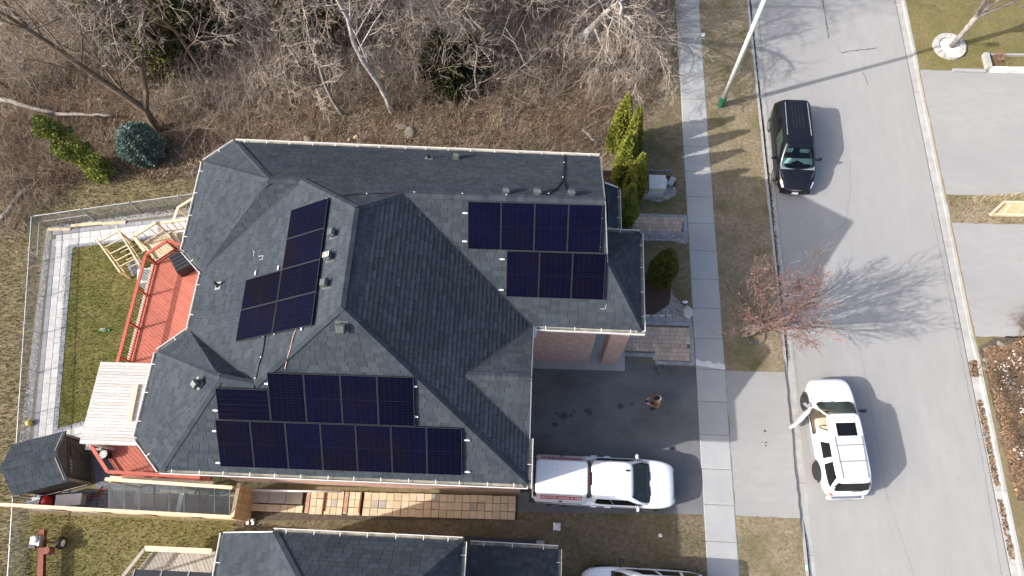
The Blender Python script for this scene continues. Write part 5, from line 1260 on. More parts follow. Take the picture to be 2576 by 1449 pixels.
# --- black minivan
vn = grounded('minivan', 'glossy black minivan with silver wheels parked by the kerb', 'minivan', (12.98,20.95,ZR), math.radians(-90-1.2))
B = Body(.99, -2.57, 2.60, [(-2.6,.95),(-2.5,1.04),(-1.5,1.05),(.8,1.04),(1.45,1.06),(1.9,.98),(2.25,.88),(2.45,.78),(2.62,.62)], zl=.22, n=5, fac=((-9,.97),(-1.5,1),(1.2,1),(2.0,.97),(2.6,.92)), crown=1.6)
B.build('body', 'paint_black', vn)
gh = House_(1.0, 1.68, 1.66, .66, -2.50, -2.16, .955, .725, n=8, bulge=.04); gh.build('cabin', 'paint_black', vn, skip=front_open, crown=.055)
end_window(gh, vn, 1, .90, .05, .97, 'screen_teal', 'windscreen', .05); end_window(gh, vn, -1, .86, .2, .9, 'glass_dark', 'rear_window')
for sg in (-1, 1):
    side_window(gh, vn, sg, -.93, -.42, .16, .86, slant=(.03,0)); side_window(gh, vn, sg, -.39, .14, .16, .86); side_window(gh, vn, sg, .17, .80, .16, .86, 'glass_green', slant=(0,-.22))
    mirror(vn, 1.02, sg*.94, 1.05, sg, 'paint_black')
    m = MB(); a, b = gh.side(-.85,1,sg,-.13), gh.side(.55,1,sg,-.13); m.beam(a+Vector((0,0,.06)), b+Vector((0,0,.06)), .035, .035); r_ = lpart(m, 'roof_rail', 'trim_grey', vn)
    m = MB(); m.beam(a+Vector((0,0,.082)), a.lerp(b,.82)+Vector((0,0,.082)), .018, .014); lpart(m, 'rail_strip', 'chrome', r_)
    body_line(B, vn, [(1.08,2),(1.10,5.5),(1.02,7)], sg, w=.008); body_line(B, vn, [(.02,2),(.02,7)], sg, w=.008); body_line(B, vn, [(-1.2,2),(-1.2,7)], sg, w=.008); body_line(B, vn, [(-2.3,3.6),(2.1,3.6)], sg, .01, .035, 'trim_grey', 'side_moulding')
    for x in (1.60, -1.45): arch(vn, B, x, .41, sg, .34); wheel(vn, x, sg*.90, .335, .21, 'rim_silver', 7)
    patch(lambda u, v: B.pt(2.20+.28*u, 6.0+(2.0-.35*u)*v, sg, .008)+Vector((.012,0,.010)), 'headlamp', 'lamp_clear', vn, 8, 6); patch(lambda u, v: B.pt(2.13+.10*u, 6.0+.9*v, sg, .010)+Vector((.01,0,.008)), 'indicator_lamp', 'lamp_amber', vn, 4, 4)
    patch(lambda u, v: B.pt(-2.55+.10*u, 3.5+3*v, sg, .008), 'tail_lamp', 'lamp_red', vn, 4, 4)
    body_line(B, vn, [(1.72,8.05),(2.0,8.25),(2.36,8.5)], sg, .004, .008, 'trim_grey')
for k in (-1.5,-.5,.5,1.5):
    a, b = gh.ring(1), None; m = MB(); m.beam((-1.85,k*.16,1.735+.002), (-.45,k*.16,1.738+.002), .012, .006); lpart(m, 'roof_rib', 'interior_dark', vn)
for dz, w in ((.70,.60),(.62,.56)): patch(lambda u, v: Vector((2.595+.03-.11*abs(2*u-1)**2.2, w*(2*u-1), dz+.035*v)), 'grille_bar', 'trim_grey', vn, 10, 2)
patch(lambda u, v: Vector((2.60+.022-.10*abs(2*u-1)**2.2, .62*(2*u-1), .55+.22*v)), 'grille', 'interior_dark', vn, 10, 3)
m = MB(); m.lathe([(.06,0),(.055,.02),(.03,.03)], 6, c=(0,0,0), axis='x'); e = lpart(m, 'emblem', 'chrome', vn); e.location = (2.63,0,.70)
m = MB(); m.box((2.64,0,.40), (.02,.31,.15), rz=0); pl_ = lpart(m, 'licence_plate', 'decal_white', vn)
m = MB(); m.box((2.5,0,.36), (.18,1.5,.16)); lpart(m, 'front_bumper', 'paint_black', vn)
m = MB(); m.box((1.28,0,1.05), (.70,1.70,.05)); lpart(m, 'dashboard', 'dash_grey', vn); m = MB(); m.box((-.2,0,1.03), (3.2,1.6,.04)); lpart(m, 'cabin_floor', 'dash_grey', vn)
for y in (.42,-.42): seat(vn, .80, y, .66, 'seat_teal', .5, .5)
seat(vn, -.3, 0, .62, 'seat_teal', .5, .5)
m = MB(); m.tube([Vector((.98,.42+.17*math.cos(a*.5236),1.16+.15*math.sin(a*.5236))) for a in range(13)], .014, 6); lpart(m, 'steering_wheel', 'black_plastic', vn)
m = MB(); m.box((1.15,.02,1.085), (.32,1.5,.02)); lpart(m, 'sun_shade', 'seat_teal', vn)
for y in (-.35,.25): m = MB(); m.beam(gh.end(y,.03,1,.02), gh.end(y+.45,.07,1,.025), .025, .018); lpart(m, 'wiper', 'black_plastic', vn)
# --- white SUV with its door open
sv = grounded('suv', 'white SUV with driver door open and beige seats on the road', 'suv', (13.33,5.95,ZR), math.radians(90+3.6))
TOPS = [(-2.6,.85),(-2.5,1.10),(-1.5,1.16),(1.2,1.16),(1.45,1.16),(1.9,1.13),(2.3,1.06),(2.5,.94),(2.62,.72)]
B = Body(1.0, -2.52, 2.60, TOPS, zl=.34, n=6, fac=((-9,.97),(-1.5,1),(1.3,1),(2.2,.97),(2.6,.92)))
dx0, dx1 = .12, 1.22
B.build('body', 'paint_white', sv, skip=lambda q, j: dx0 < q.x < dx1 and q.y > .10 and j in (4,5,6,7,8,9), extra=(dx0,dx1))
gh = House_(1.12, 1.84, 1.52, .78, -2.42, -2.02, .965, .700, n=8, bulge=.03)
gh.build('cabin', 'paint_white', sv, skip=lambda q, t, s: front_open(q, t, s) or (q.y > .3 and dx0 < q.x < 1.30-.62*t and t < .9), na=160)
end_window(gh, sv, 1, .91, .04, .96, 'screen_green', 'windscreen', .05); end_window(gh, sv, -1, .88, .16, .80, 'glass_dark', 'rear_window', .03)
patch(lambda u, v: gh.end((2*u-1)*.55, .90+.05*v*(1-(2*u-1)**2), -1, .008), 'brake_lamp', 'lamp_red', sv, 12, 2)
for sg in (-1, 1):
    side_window(gh, sv, sg, -.92, -.40, .16, .86, slant=(.06,0)); side_window(gh, sv, sg, -.27, .12, .16, .86)
    if sg < 0: side_window(gh, sv, sg, .16, .80, .16, .86, slant=(0,-.18)); mirror(sv, 1.05, -.97, 1.20, -1, 'black_plastic', 1.1)
    a, b = gh.side(-.90,1,sg,-.13), gh.side(.30,1,sg,-.13); m = MB(); m.beam(a+Vector((0,0,.075)), b+Vector((0,0,.075)), .03, .03); r_ = lpart(m, 'roof_rail', 'trim_grey', sv)
    m = MB(); m.beam(a+Vector((0,0,.04)), a+Vector((0,0,.08)), .05, .05); m.beam(b+Vector((0,0,.04)), b+Vector((0,0,.08)), .05, .05); lpart(m, 'rail_foot', 'trim_grey', r_)
    body_line(B, sv, [(-.55,3),(-.55,7)], sg, w=.008); body_line(B, sv, [(1.25,3),(1.25,7)], sg, w=.008)
    m = MB(); m.beam(B.pt(-1.0,2.2,sg,.07), B.pt(1.15,2.2,sg,.07), .16, .05); lpart(m, 'running_board', 'trim_grey', sv)
    for x in (1.62, -1.42): arch(sv, B, x, .50, sg, .44); wheel(sv, x, sg*.92, .405, .27, 'rim_dark', 6)
    patch(lambda u, v: B.pt(2.36+.20*u, 5.6+1.2*v, sg, .008), 'headlamp', 'lamp_clear', sv, 6, 4); patch(lambda u, v: B.pt(-2.50+.10*u, 4.6+2.3*v, sg, .012)+Vector((-.01,0,0)), 'tail_lamp', 'lamp_red', sv, 5, 6)
    m = MB(); m.lathe([(.035,0),(.03,.03)], 10, c=(.62,sg*.42,1.895)); lpart(m, 'roof_marker', 'trim_grey', sv)
for x in (-.55,-1.22): m = MB(); m.beam((x,-.60,1.925), (x,.60,1.925), .05, .025); lpart(m, 'cross_bar', 'trim_grey', sv)
m = MB(); m.box((.12,0,1.898), (.56,.84,.012)); s_ = lpart(m, 'sunroof', 'glass_dark', sv); md = s_.modifiers.new('bevel','BEVEL'); md.width = .005
patch(lambda u, v: Vector((-2.545-.06+.10*abs(2*u-1)**3, .95*(2*u-1), .62+.06*v)), 'bumper_top', 'chrome', sv, 10, 2)
m = MB(); m.box((-2.55,0,.48), (.16,1.62,.22)); q_ = lpart(m, 'rear_bumper', 'paint_white', sv); md = q_.modifiers.new('bevel','BEVEL'); md.width = .08; md.segments = 4; m = MB(); m.box((-2.57,0,.597), (.09,1.30,.015)); lpart(m, 'bumper_step', 'chrome', sv); m = MB(); m.box((-2.675,0,.50), (.02,.5,.16)); lpart(m, 'licence_recess', 'trim_grey', sv)
m = MB(); m.beam(gh.end(.0,.14,-1,.03), gh.end(-.5,.17,-1,.03), .025, .02); lpart(m, 'rear_wiper', 'black_plastic', sv)
for y in (-.3,.3): m = MB(); m.beam(gh.end(y,.03,1,.02), gh.end(y+.45,.09,1,.025), .025, .018); lpart(m, 'wiper', 'black_plastic', sv)
patch(lambda u, v: gh.end((2*u-1)*.93, .0+.07*v, 1, .012), 'cowl', 'black_plastic', sv, 16, 2)
m = MB(); m.box((.3,.0,.50), (2.2,1.76,.06)); lpart(m, 'cabin_floor', 'seat_beige', sv); m = MB(); m.box((.55,.06,.72), (1.0,.22,.4)); lpart(m, 'centre_console', 'seat_beige', sv); m = MB(); m.box((1.28,0,1.10), (.35,1.70,.16)); lpart(m, 'dashboard', 'seat_beige', sv)
m = MB(); m.box((.12,.1,.9), (.04,1.6,.85)); lpart(m, 'inner_pillar', 'seat_beige', sv); m = MB(); m.box((dx0+.55,.93,.46), (1.05,.10,.10)); lpart(m, 'door_sill', 'trim_grey', sv)
seat(sv, .62, .50, .60, 'seat_beige', .52, .60); seat(sv, .62, -.48, .60, 'seat_beige', .52, .60)
m = MB(); m.tube([Vector((1.02,.48+.18*math.cos(a*.5236),1.10+.16*math.sin(a*.5236))) for a in range(13)], .016, 6); lpart(m, 'steering_wheel', 'black_plastic', sv)
# open door: hinged at its front edge
Md = Matrix.Translation((1.24,1.0,0)) @ Matrix.Rotation(math.radians(-49),4,'Z')
def dbox(c, d, name, mat, par=None):
    m = MB(); m.box((0,0,0), d, mat=Md @ Matrix.Translation(c)); return lpart(m, name, mat, par or sv)
dr_ = dbox((-.57,.0,.80), (1.14,.12,.66), 'door', 'paint_white'); dbox((-.55,-.06,.80), (.95,.03,.55), 'door_card', 'seat_beige', dr_)
dbox((-.62,.0,1.145), (1.0,.035,.04), 'window_sill', 'paint_white', dr_); dbox((-.78,-.0,1.72), (.62,.03,.035), 'window_frame', 'paint_white', dr_); dbox((-1.075,0,1.43), (.04,.03,.60), 'window_frame', 'paint_white', dr_)
m = MB(); m.beam(Md @ Vector((-.06,0,1.14)), Md @ Vector((-.50,0,1.72)), .03, .035); lpart(m, 'window_frame', 'paint_white', dr_)
m = MB(); m.add([Md @ Vector(q) for q in ((-.10,0,1.16),(-1.05,0,1.16),(-1.05,0,1.70),(-.5,0,1.70))], [(0,1,2,3)]); lpart(m, 'door_glass', 'screen_dark', dr_)
m = MB(); m.box((0,0,0), (.10,.28,.20), mat=Md @ Matrix.Translation((-.12,.24,1.22))); q = lpart(m, 'mirror', 'trim_grey', dr_); md = q.modifiers.new('bevel','BEVEL'); md.width = .04; md.segments = 3
# --- neighbour's white SUV, mostly outside the frame
nv = grounded('suv', 'white SUV with black roof rack on the neighbouring driveway', 'suv', (4.68,-.80,.008), math.radians(180-.8))
B = Body(1.0, -2.52, 2.55, TOPS, zl=.34, n=6, fac=((-9,.97),(-1.5,1),(1.3,1),(2.2,.97),(2.6,.90))); B.build('body', 'paint_white', nv)
gh = House_(1.12, 1.80, 1.35, .62, -2.42, -2.10, .955, .715, n=8, bulge=.03); gh.build('cabin', 'paint_white', nv, skip=front_open)
end_window(gh, nv, 1, .91, .04, .96, 'screen_dark', 'windscreen', .05); end_window(gh, nv, -1, .88, .16, .80, 'glass_dark', 'rear_window', .03)
m = MB(); m.box((1.15,0,1.15), (.45,1.66,.06)); lpart(m, 'dashboard', 'interior_dark', nv); m = MB(); m.box((-.2,0,1.14), (2.6,1.66,.04)); lpart(m, 'cabin_floor', 'interior_dark', nv)
for sg in (-1, 1):
    side_window(gh, nv, sg, -.92, -.52, .16, .86, slant=(.06,0)); side_window(gh, nv, sg, -.44, .06, .16, .86); side_window(gh, nv, sg, .14, .80, .16, .86, slant=(0,-.2)); mirror(nv, .98, sg*.97, 1.20, sg, 'black_plastic', 1.2)
    m = MB(); a, b = gh.side(-.9,1,sg,-.10), gh.side(.35,1,sg,-.10); m.beam(a+Vector((0,0,.08)), b+Vector((0,0,.08)), .04, .04); lpart(m, 'roof_rail', 'black_plastic', nv)
    body_line(B, nv, [(.02,3),(.02,7)], sg, w=.008); body_line(B, nv, [(1.05,3),(1.05,7)], sg, w=.008); body_line(B, nv, [(2.05,6.6),(2.35,6.8)], sg, .004, .03)
    for x in (1.60, -1.45): arch(nv, B, x, .48, sg, .44); wheel(nv, x, sg*.92, .39, .26, 'rim_dark', 6)
    for k in (.3,-.75): m = MB(); m.beam(B.pt(k-.1,5.4,sg,.03), B.pt(k+.1,5.4,sg,.03), .04, .04); lpart(m, 'door_handle', 'black_plastic', nv)
# ---------------------------------------------------------------- trees and undergrowth
def perturb(d, r, a): return (d+Vector((r.uniform(-a,a), r.uniform(-a,a), r.uniform(-a,a)))).normalized()
def grow(mbT, mbB, p, d, L, rad, depth, r, P):
    """one branch with its side branches; thick wood into mbT, twigs into mbB"""
    n = 5 if depth == P['depth'] else (4 if depth > 1 else 3); pts = [p]; rs = [rad]; q = p; dd = d
    for i in range(n):
        dd = perturb(dd, r, P['wob']); dd = (dd+Vector((0,0,P['up'] if depth > 1 else P['up']*.4))-Vector((0,0,P['droop']*(i/n) if depth < P['depth'] else 0))).normalized()
        q = q+dd*(L/n); pts.append(q); rs.append(max(rad*(1-(1-P['taper'])*(i+1)/n), P['minr']))
    (mbT if rad > P['thick'] else mbB).tube(pts, rs, 6 if rad > .08 else (4 if rad > .03 else 3), tone=r.random(), caps=False)
    if depth <= 0: return
    k = P['kids'][P['depth']-depth]
    for c in range(k):
        f = P['first'] if depth == P['depth'] else .22; f = f+(1-f)*(c+r.random())/k; f = min(f, .98); i = min(int(f*n), n-1); b = pts[i].lerp(pts[i+1], f*n-i)
        base = (pts[i+1]-pts[i]).normalized(); ax = base.orthogonal().normalized(); ax.rotate(Matrix.Rotation(r.uniform(0,6.28), 3, base)) if False else None
        ang = r.uniform(*P['spread']); phi = r.uniform(0, 2*math.pi); o1 = base.orthogonal().normalized(); o2 = base.cross(o1)
        nd = (base*math.cos(ang)+(o1*math.cos(phi)+o2*math.sin(phi))*math.sin(ang)).normalized()
        grow(mbT, mbB, b, nd, L*P['ratio']*r.uniform(.65,1.15)*(1-.35*f if depth == P['depth'] else 1), max(rs[i]*P['rr']*r.uniform(.6,1), P['minr']), depth-1, r, P)
BARE = dict(depth=4, kids=(9,6,5,4), wob=.20, up=.08, droop=0., taper=.45, minr=.0075, thick=.03, first=.20, spread=(.5,1.15), ratio=.50, rr=.52)
def bare_tree(name, label, base, h, rad, seed, group=None, P=None, trunk=None, bark='bark_grey', lean=(0,0), twig='twig', cat='tree'):
    r = random.Random(seed); P = dict(BARE, **(P or {})); t = thing(name, label, cat, base, group); T = MB(); Bm = MB()
    if trunk:
        pts = trunk; n = len(pts); rs = [rad*(1-.6*i/(n-1)) for i in range(n)]; T.tube(pts, rs, 8, caps=False)
        k = P['kids'][0]
        for c in range(k):
            f = P['first']+(1-P['first'])*(c+r.random())/k; i = min(int(f*(n-1)), n-2); b = pts[i].lerp(pts[i+1], f*(n-1)-i); bd = (pts[i+1]-pts[i]).normalized(); o1 = bd.orthogonal().normalized(); o2 = bd.cross(o1); ph = r.uniform(0,6.28); a = r.uniform(*P['spread'])
            nd = (bd*math.cos(a)+(o1*math.cos(ph)+o2*math.sin(ph))*math.sin(a)).normalized(); grow(T, Bm, b, nd, h*P['ratio']*r.uniform(.5,.9), rs[i]*P['rr']*r.uniform(.5,.9), P['depth']-1, r, P)
        grow(T, Bm, pts[-1], (pts[-1]-pts[-2]).normalized(), h*.3, rs[-1], P['depth']-1, r, P)
    else:
        grow(T, Bm, Vector(base)+Vector((0,0,-.05)), Vector((lean[0],lean[1],1)).normalized(), h, rad, P['depth'], r, P)
    T.build('trunk', bark, t, smooth=True); Bm.build('crown', twig, t); return t
SMALL = dict(kids=(8,5,4,3))
spots = [ # base pixel, height, radius, bark, lean
 (863,290,7.0,.11,'bark_grey',(-.05,.0)),(1054,95,14,.20,'bark_pale',(0,.02)),(1092,62,13,.11,'bark_pale',(.02,0)),(1106,60,13,.09,'bark_pale',(-.03,0)),
 (1150,105,15,.19,'bark_grey',(0,0)),(1167,106,14,.13,'bark_grey',(.04,0)),(1182,78,13,.10,'bark_pale',(0,.03)),(770,165,13,.19,'bark_brown',(-.03,0)),
 (70,68,10,.12,'bark_brown',(-.05,.02)),(48,243,8.5,.11,'bark_brown',(-.1,0)),(290,165,12,.15,'bark_grey',(-.04,0)),(523,203,11,.11,'bark_brown',(-.03,.02)),
 (450,140,12,.15,'bark_brown',(.02,0)),(905,95,13,.11,'bark_pale',(0,.03)),(640,95,12,.14,'bark_grey',(.05,0)),(590,40,13,.16,'bark_grey',(0,0)),(700,55,13,.13,'bark_grey',(-.05,0)),(835,45,13,.14,'bark_brown',(.03,0)),
 (985,15,13,.14,'bark_grey',(0,0)),(1260,40,12,.12,'bark_grey',(.03,.02)),(1330,20,12,.13,'bark_brown',(0,0)),(160,40,11,.13,'bark_grey',(.0,.05)),(380,35,12,.15,'bark_grey',(0,0)),(1235,170,8,.09,'bark_brown',(.05,0)),(1390,130,8,.09,'bark_brown',(-.03,.05)),(1500,-70,15,.2,'bark_grey',(.05,-.03)),(1590,-35,13,.15,'bark_grey',(.08,-.05)),(1400,-40,14,.16,'bark_grey',(.06,0))]
TL = ['slim grey tree rising from the leaf litter just behind the roof ridge','stout pale trunk standing left of the close pair of pale trees','pale slender tree of the close pair in the woods','second pale tree leaning against its close neighbour in the woods','tall grey twin trunk beside the dark cedar in the woods','thinner grey twin trunk leaning away beside the dark cedar','pale straight tree behind the fallen log in the woods','dark ivy-brown trunk leaning over the mossy log','lone brown tree at the far corner by dry grass','small brown tree above the fallen grey trunk','grey leaning tree between dry grass and cedar clump','thin brown tree above the blue spruce','brown tree rising out of the yellow cedar clump','pale thin tree behind the curved trunk','grey spreading tree between two cedar clumps','tall grey tree behind the yellow cedar clump','grey forest tree leaning over the thicket','brown forest tree within the small cedar clump','tall grey forest tree behind the curved trunk','grey tree above the bright fallen log','brown tree behind the drooping tree','grey tree in the far dry grass clearing','grey tree standing amid the yellow cedars','short brown tree between the twin trunks and the house','short brown tree under the drooping branches','tall grey tree whose shadow crosses the road','grey tree close to the pavement behind the drooping tree','tall grey tree behind the drooping tree trunk']
for k, (a, b, h, rd, bk, ln) in enumerate(spots):
    c = g(a, b); bare_tree('forest_tree', TL[k], c, h, rd, 100+k, 'bare trees in the woods behind the house', SMALL if h < 10 else dict(kids=(10,6,5,3)), None, bk, ln)
# curved grey tree, its trunk bends away from the house
c = g(985,283); tr_ = [c+Vector(q) for q in ((0,0,-.05),(-.02,0,1.2),(-.25,.1,2.4),(-.75,.25,3.9),(-.95,.35,5.2),(-.9,.5,6.6),(-1.25,.6,8.4),(-1.6,.6,10.5))]
bare_tree('forest_tree', 'pale tree with strongly curved trunk close behind the roof', c, 11, .17, 31, 'bare trees in the woods behind the house', dict(kids=(8,6,5,4), first=.35), tr_, 'bark_pale')
# old forked tree beside the spruce
c = g(398,328); tr_ = [c+Vector(q) for q in ((0,0,-.05),(.02,.1,.9),(.05,.2,1.6),(-.5,.3,2.6),(-1.4,.45,4.2),(-2.4,.7,6.0),(-3.6,.8,8.2))]
f1 = bare_tree('forest_tree', 'old dark tree forking low beside the blue spruce', c, 10, .24, 32, 'bare trees in the woods behind the house', dict(kids=(9,6,5,4), first=.42), tr_, 'bark_brown')
T = MB(); Bm = MB(); r_ = random.Random(5); P_f = dict(BARE, kids=(8,6,5,3)); b = tr_[2]
q = [b, b+Vector((.35,.5,.8)), b+Vector((.35,1.3,1.6)), b+Vector((-.3,1.9,3.0)), b+Vector((-.9,2.4,4.8)), b+Vector((-1.5,2.8,7.0))]
T.tube(q, [.17,.15,.13,.11,.08,.05], 8, caps=False)
for i in range(2, 6):
    for k in range(3): grow(T, Bm, q[i], perturb((q[i]-q[i-1]).normalized(), r_, .8), 2.6, .05, 3, r_, P_f)
T.build('limb', 'bark_brown', f1, smooth=True); Bm.build('crown', 'twig', f1)
# drooping tree leaning over the pavement
c = g(1452,100); tp = g(1552,10,6.2); tr_ = [c, c.lerp(tp,.25)+Vector((.3,0,.3)), c.lerp(tp,.6)+Vector((.3,.1,.4)), tp]; tr_[0].z = -.05
wt = bare_tree('forest_tree', 'pale leaning tree with long drooping branches reaching the pavement', c, 9, .24, 33, None, dict(kids=(9,6,5,4), droop=.22, up=.0, spread=(.5,1.3), first=.35, minr=.007, ratio=.42), tr_, 'bark_pale')
T = MB(); Bm = MB(); r_ = random.Random(9); P_w = dict(BARE, kids=(9,7,5,4), droop=.28, up=-.02, spread=(.4,1.2), minr=.0065, depth=4)
for (x, y, z) in ((1705,215,3.2),(1640,120,4.2),(1600,210,3.2),(1500,170,3.4),(1420,100,4.2),(1690,100,4.6)):
    e = g(x, y, z); s_ = tr_[1].lerp(tr_[2], .4).lerp(tp, r_.uniform(0,1)); md_ = s_.lerp(e, .45)+Vector((r_.uniform(-.5,.5),r_.uniform(-.5,.5),1.2)); pts = [s_.lerp(md_, i/3) for i in range(3)]+[md_.lerp(e, i/4)+Vector((0,0,.35*math.sin(math.pi*i/4))) for i in range(5)]
    T.tube(pts, [.055-.0062*i for i in range(8)], 5, caps=False)
    for i in range(2, 8):
        for k in range(3): grow(T, Bm, pts[i], perturb((pts[i]-pts[i-1]).normalized(), r_, 1.1), r_.uniform(.7,1.8), .015, 2, r_, P_w)
T.build('limb', 'bark_grey', wt, smooth=True); Bm.build('crown', 'twig', wt)
# fallen wood
def log(px0, px1, r, mat, label, z=.1):
    a, b = g(*px0, z), g(*px1, z); rr = random.Random(int(px0[0])); n = 7; pts = [a.lerp(b, i/n)+Vector((rr.uniform(-.08,.08),rr.uniform(-.08,.08),rr.uniform(-.02,.05))) for i in range(n+1)]; m = MB(); m.tube(pts, [r*(1-.35*i/n) for i in range(n+1)], 8); o = m.build('fallen_log', mat, smooth=True); tag(o, label, 'log')
log((790,99),(915,133),.22,'bark_brown','thick mossy fallen log below the dark leaning trunk',.25); log((1178,92),(1265,58),.12,'bark_pale','bright fallen log behind the tall pale trees'); log((1463,324),(1498,358),.10,'wood_white','short white birch log in the leaves beside the cedars')
log((-20,245),(140,285),.15,'bark_grey','long grey fallen trunk above the leaning juniper',.5); log((140,284),(285,292),.10,'bark_grey','thin end of a fallen trunk resting near the spruce',.5); log((0,555),(70,470),.12,'bark_grey','dark fallen trunk in the dry grass outside the fence'); log((200,45),(245,38),.07,'bark_pale','small pale log in the far dry grass'); log((1085,235),(1150,265),.12,'bark_brown','dark log half buried below the cedar in the woods'); log((480,150),(560,120),.1,'bark_brown','brown fallen log among the far cedars')
# evergreens
def foliage(name, mat, parent, fn, n, size, seed, up=.2, flat=.5):
    "fn(rng) -> (point, outward)"
    r = np.random.default_rng(seed); rr = random.Random(seed); Vv = []; Ff = []; tn = []
    for k in range(n):
        p, o = fn(rr); s = rr.uniform(*size); o = (o+Vector((rr.uniform(-flat,flat),rr.uniform(-flat,flat),rr.uniform(-flat,flat)+up))).normalized()
        a = o.orthogonal().normalized(); a.rotate(Matrix.Rotation(rr.uniform(0,6.28), 3, o)); b = o.cross(a); t_ = rr.random(); i = len(Vv)
        tip = p+o*s*1.25
        Vv += [p-a*s*.42, p+a*s*.42, tip+a*s*.16, tip-a*s*.16, p-b*s*.42, p+b*s*.42]; Ff += [(i,i+1,i+2,i+3)]; tn += [t_]
        Ff += [(i+4,i+5,i+2,i+3)]; tn += [t_]
    m = MB(); m.v = [tuple(q) for q in Vv]; m.f = Ff; m.t = [max(x,1e-4) for x in tn]; m.mi = [0]*len(Ff); return m.build(name, mat, parent)
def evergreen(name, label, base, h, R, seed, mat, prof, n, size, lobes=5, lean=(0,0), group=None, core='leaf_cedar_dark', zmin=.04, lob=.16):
    t = thing(name, label, 'tree', base, group); r0 = random.Random(seed); ph = [r0.uniform(0,6.28) for _ in range(6)]; base = Vector(base)
    def rad(z, a): return R*prof(z)*(1+lob*math.sin(lobes*a+ph[0]+3*z)+lob*.6*math.sin(2*a+ph[1]-5*z)+lob*.5*math.sin(11*z+ph[2]+a))
    def fn(rr):
        while True:
            z = zmin+(1-zmin)*rr.random(); 
            if rr.random() < .25+prof(z): break
        a = rr.uniform(0, 2*math.pi); k = (1-.42*rr.random()**2.2)*rad(z, a); o = Vector((math.cos(a), math.sin(a), .35)); return base+Vector((math.cos(a)*k+lean[0]*z*h, math.sin(a)*k+lean[1]*z*h, z*h)), o.normalized()
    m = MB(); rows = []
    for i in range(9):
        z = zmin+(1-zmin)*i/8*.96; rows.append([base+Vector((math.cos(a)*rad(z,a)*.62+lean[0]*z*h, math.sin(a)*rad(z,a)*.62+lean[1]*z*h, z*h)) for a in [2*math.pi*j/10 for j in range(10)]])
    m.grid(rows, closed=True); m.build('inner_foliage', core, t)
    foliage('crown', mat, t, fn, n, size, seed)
    m = MB(); m.tube([base-Vector((0,0,.05)), base+Vector((lean[0]*h*.6,lean[1]*h*.6,h*.6))], [R*.12+.02,.02], 6); m.build('trunk', 'bark_brown', t); return t
col_prof = lambda z: (min(1, .70+z*1.2) if z < .25 else 1)*max(0,1-max(0,(z-.30)/.70)**1.35)+.03
cone_prof = lambda z: max(0, (1-z))**.8*(.75 if z < .06 else 1)+.02
egg_prof = lambda z: (math.sin(math.pi*min(1,(z*.86+.14))))**.62+.02
CL = ['tall columnar cedar at the woodland end of the row','bright columnar cedar second from the woods','columnar cedar in the middle of the hedge row','bright columnar cedar next to the utility cabinet','dark shaded columnar cedar touching the porch roof corner']
for k, (a, b, h, R) in enumerate(((1553,376,4.6,.54),(1577,412,4.8,.44),(1562,462,4.7,.50),(1586,508,4.5,.46),(1563,572,4.2,.54))):
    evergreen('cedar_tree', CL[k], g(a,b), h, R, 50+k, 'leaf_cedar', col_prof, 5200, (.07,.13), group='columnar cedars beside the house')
evergreen('cedar_shrub', 'dense egg-shaped cedar shrub in the mulch bed by the porch', g(1655,708), 3.5, .60, 60, 'leaf_cedar_shaded', lambda z: egg_prof(z)*(1-.18*z), 6500, (.06,.11), lob=.07, lobes=7)
evergreen('blue_spruce', 'round blue spruce at the edge of the back garden woods', g(378,392), 2.5, .98, 61, 'leaf_spruce', lambda z: egg_prof(z)*(1-.25*z), 9000, (.10,.19), lob=.10, lobes=9, core='leaf_spruce')
# leaning juniper with ragged clumps
t = thing('juniper', 'ragged green juniper leaning out of the woods beside the fence corner', 'tree', g(262,448)); b0 = g(262,448); tip = g(95,300,3.6); rj = random.Random(3); T = MB()
T.tube([b0-Vector((0,0,.05)), b0.lerp(tip,.3)+Vector((0,0,.35)), b0.lerp(tip,.7)+Vector((0,0,.2)), tip], [.09,.07,.045,.012], 6); cl = []
for k in range(64):
    f = (k/63)**.85; p = b0.lerp(tip, f)+Vector((0,0,.3*math.sin(math.pi*f))); R = (.85*math.sin(math.pi*min(1,f*.75+.22))**.8+.10)*rj.uniform(.15,1.0); a = rj.uniform(0,6.28); q = p+Vector((math.cos(a)*R*.8, math.sin(a)*R*.8, rj.uniform(-.35,.3))); q.z = max(q.z, .25); T.tube([p, q], [.02,.008], 4); cl.append((q, rj.uniform(.24,.42)*(1.1-.55*f)))
T.build('trunk', 'bark_brown', t)
def fj(rr):
    c, s = rr.choice(cl); v = Vector((rr.gauss(0,1), rr.gauss(0,1), rr.gauss(0,.7))); k = s*rr.random()**.45; v.normalize(); return c+v*k, v
foliage('crown', 'leaf_juniper', t, fj, 7000, (.06,.12), 77)
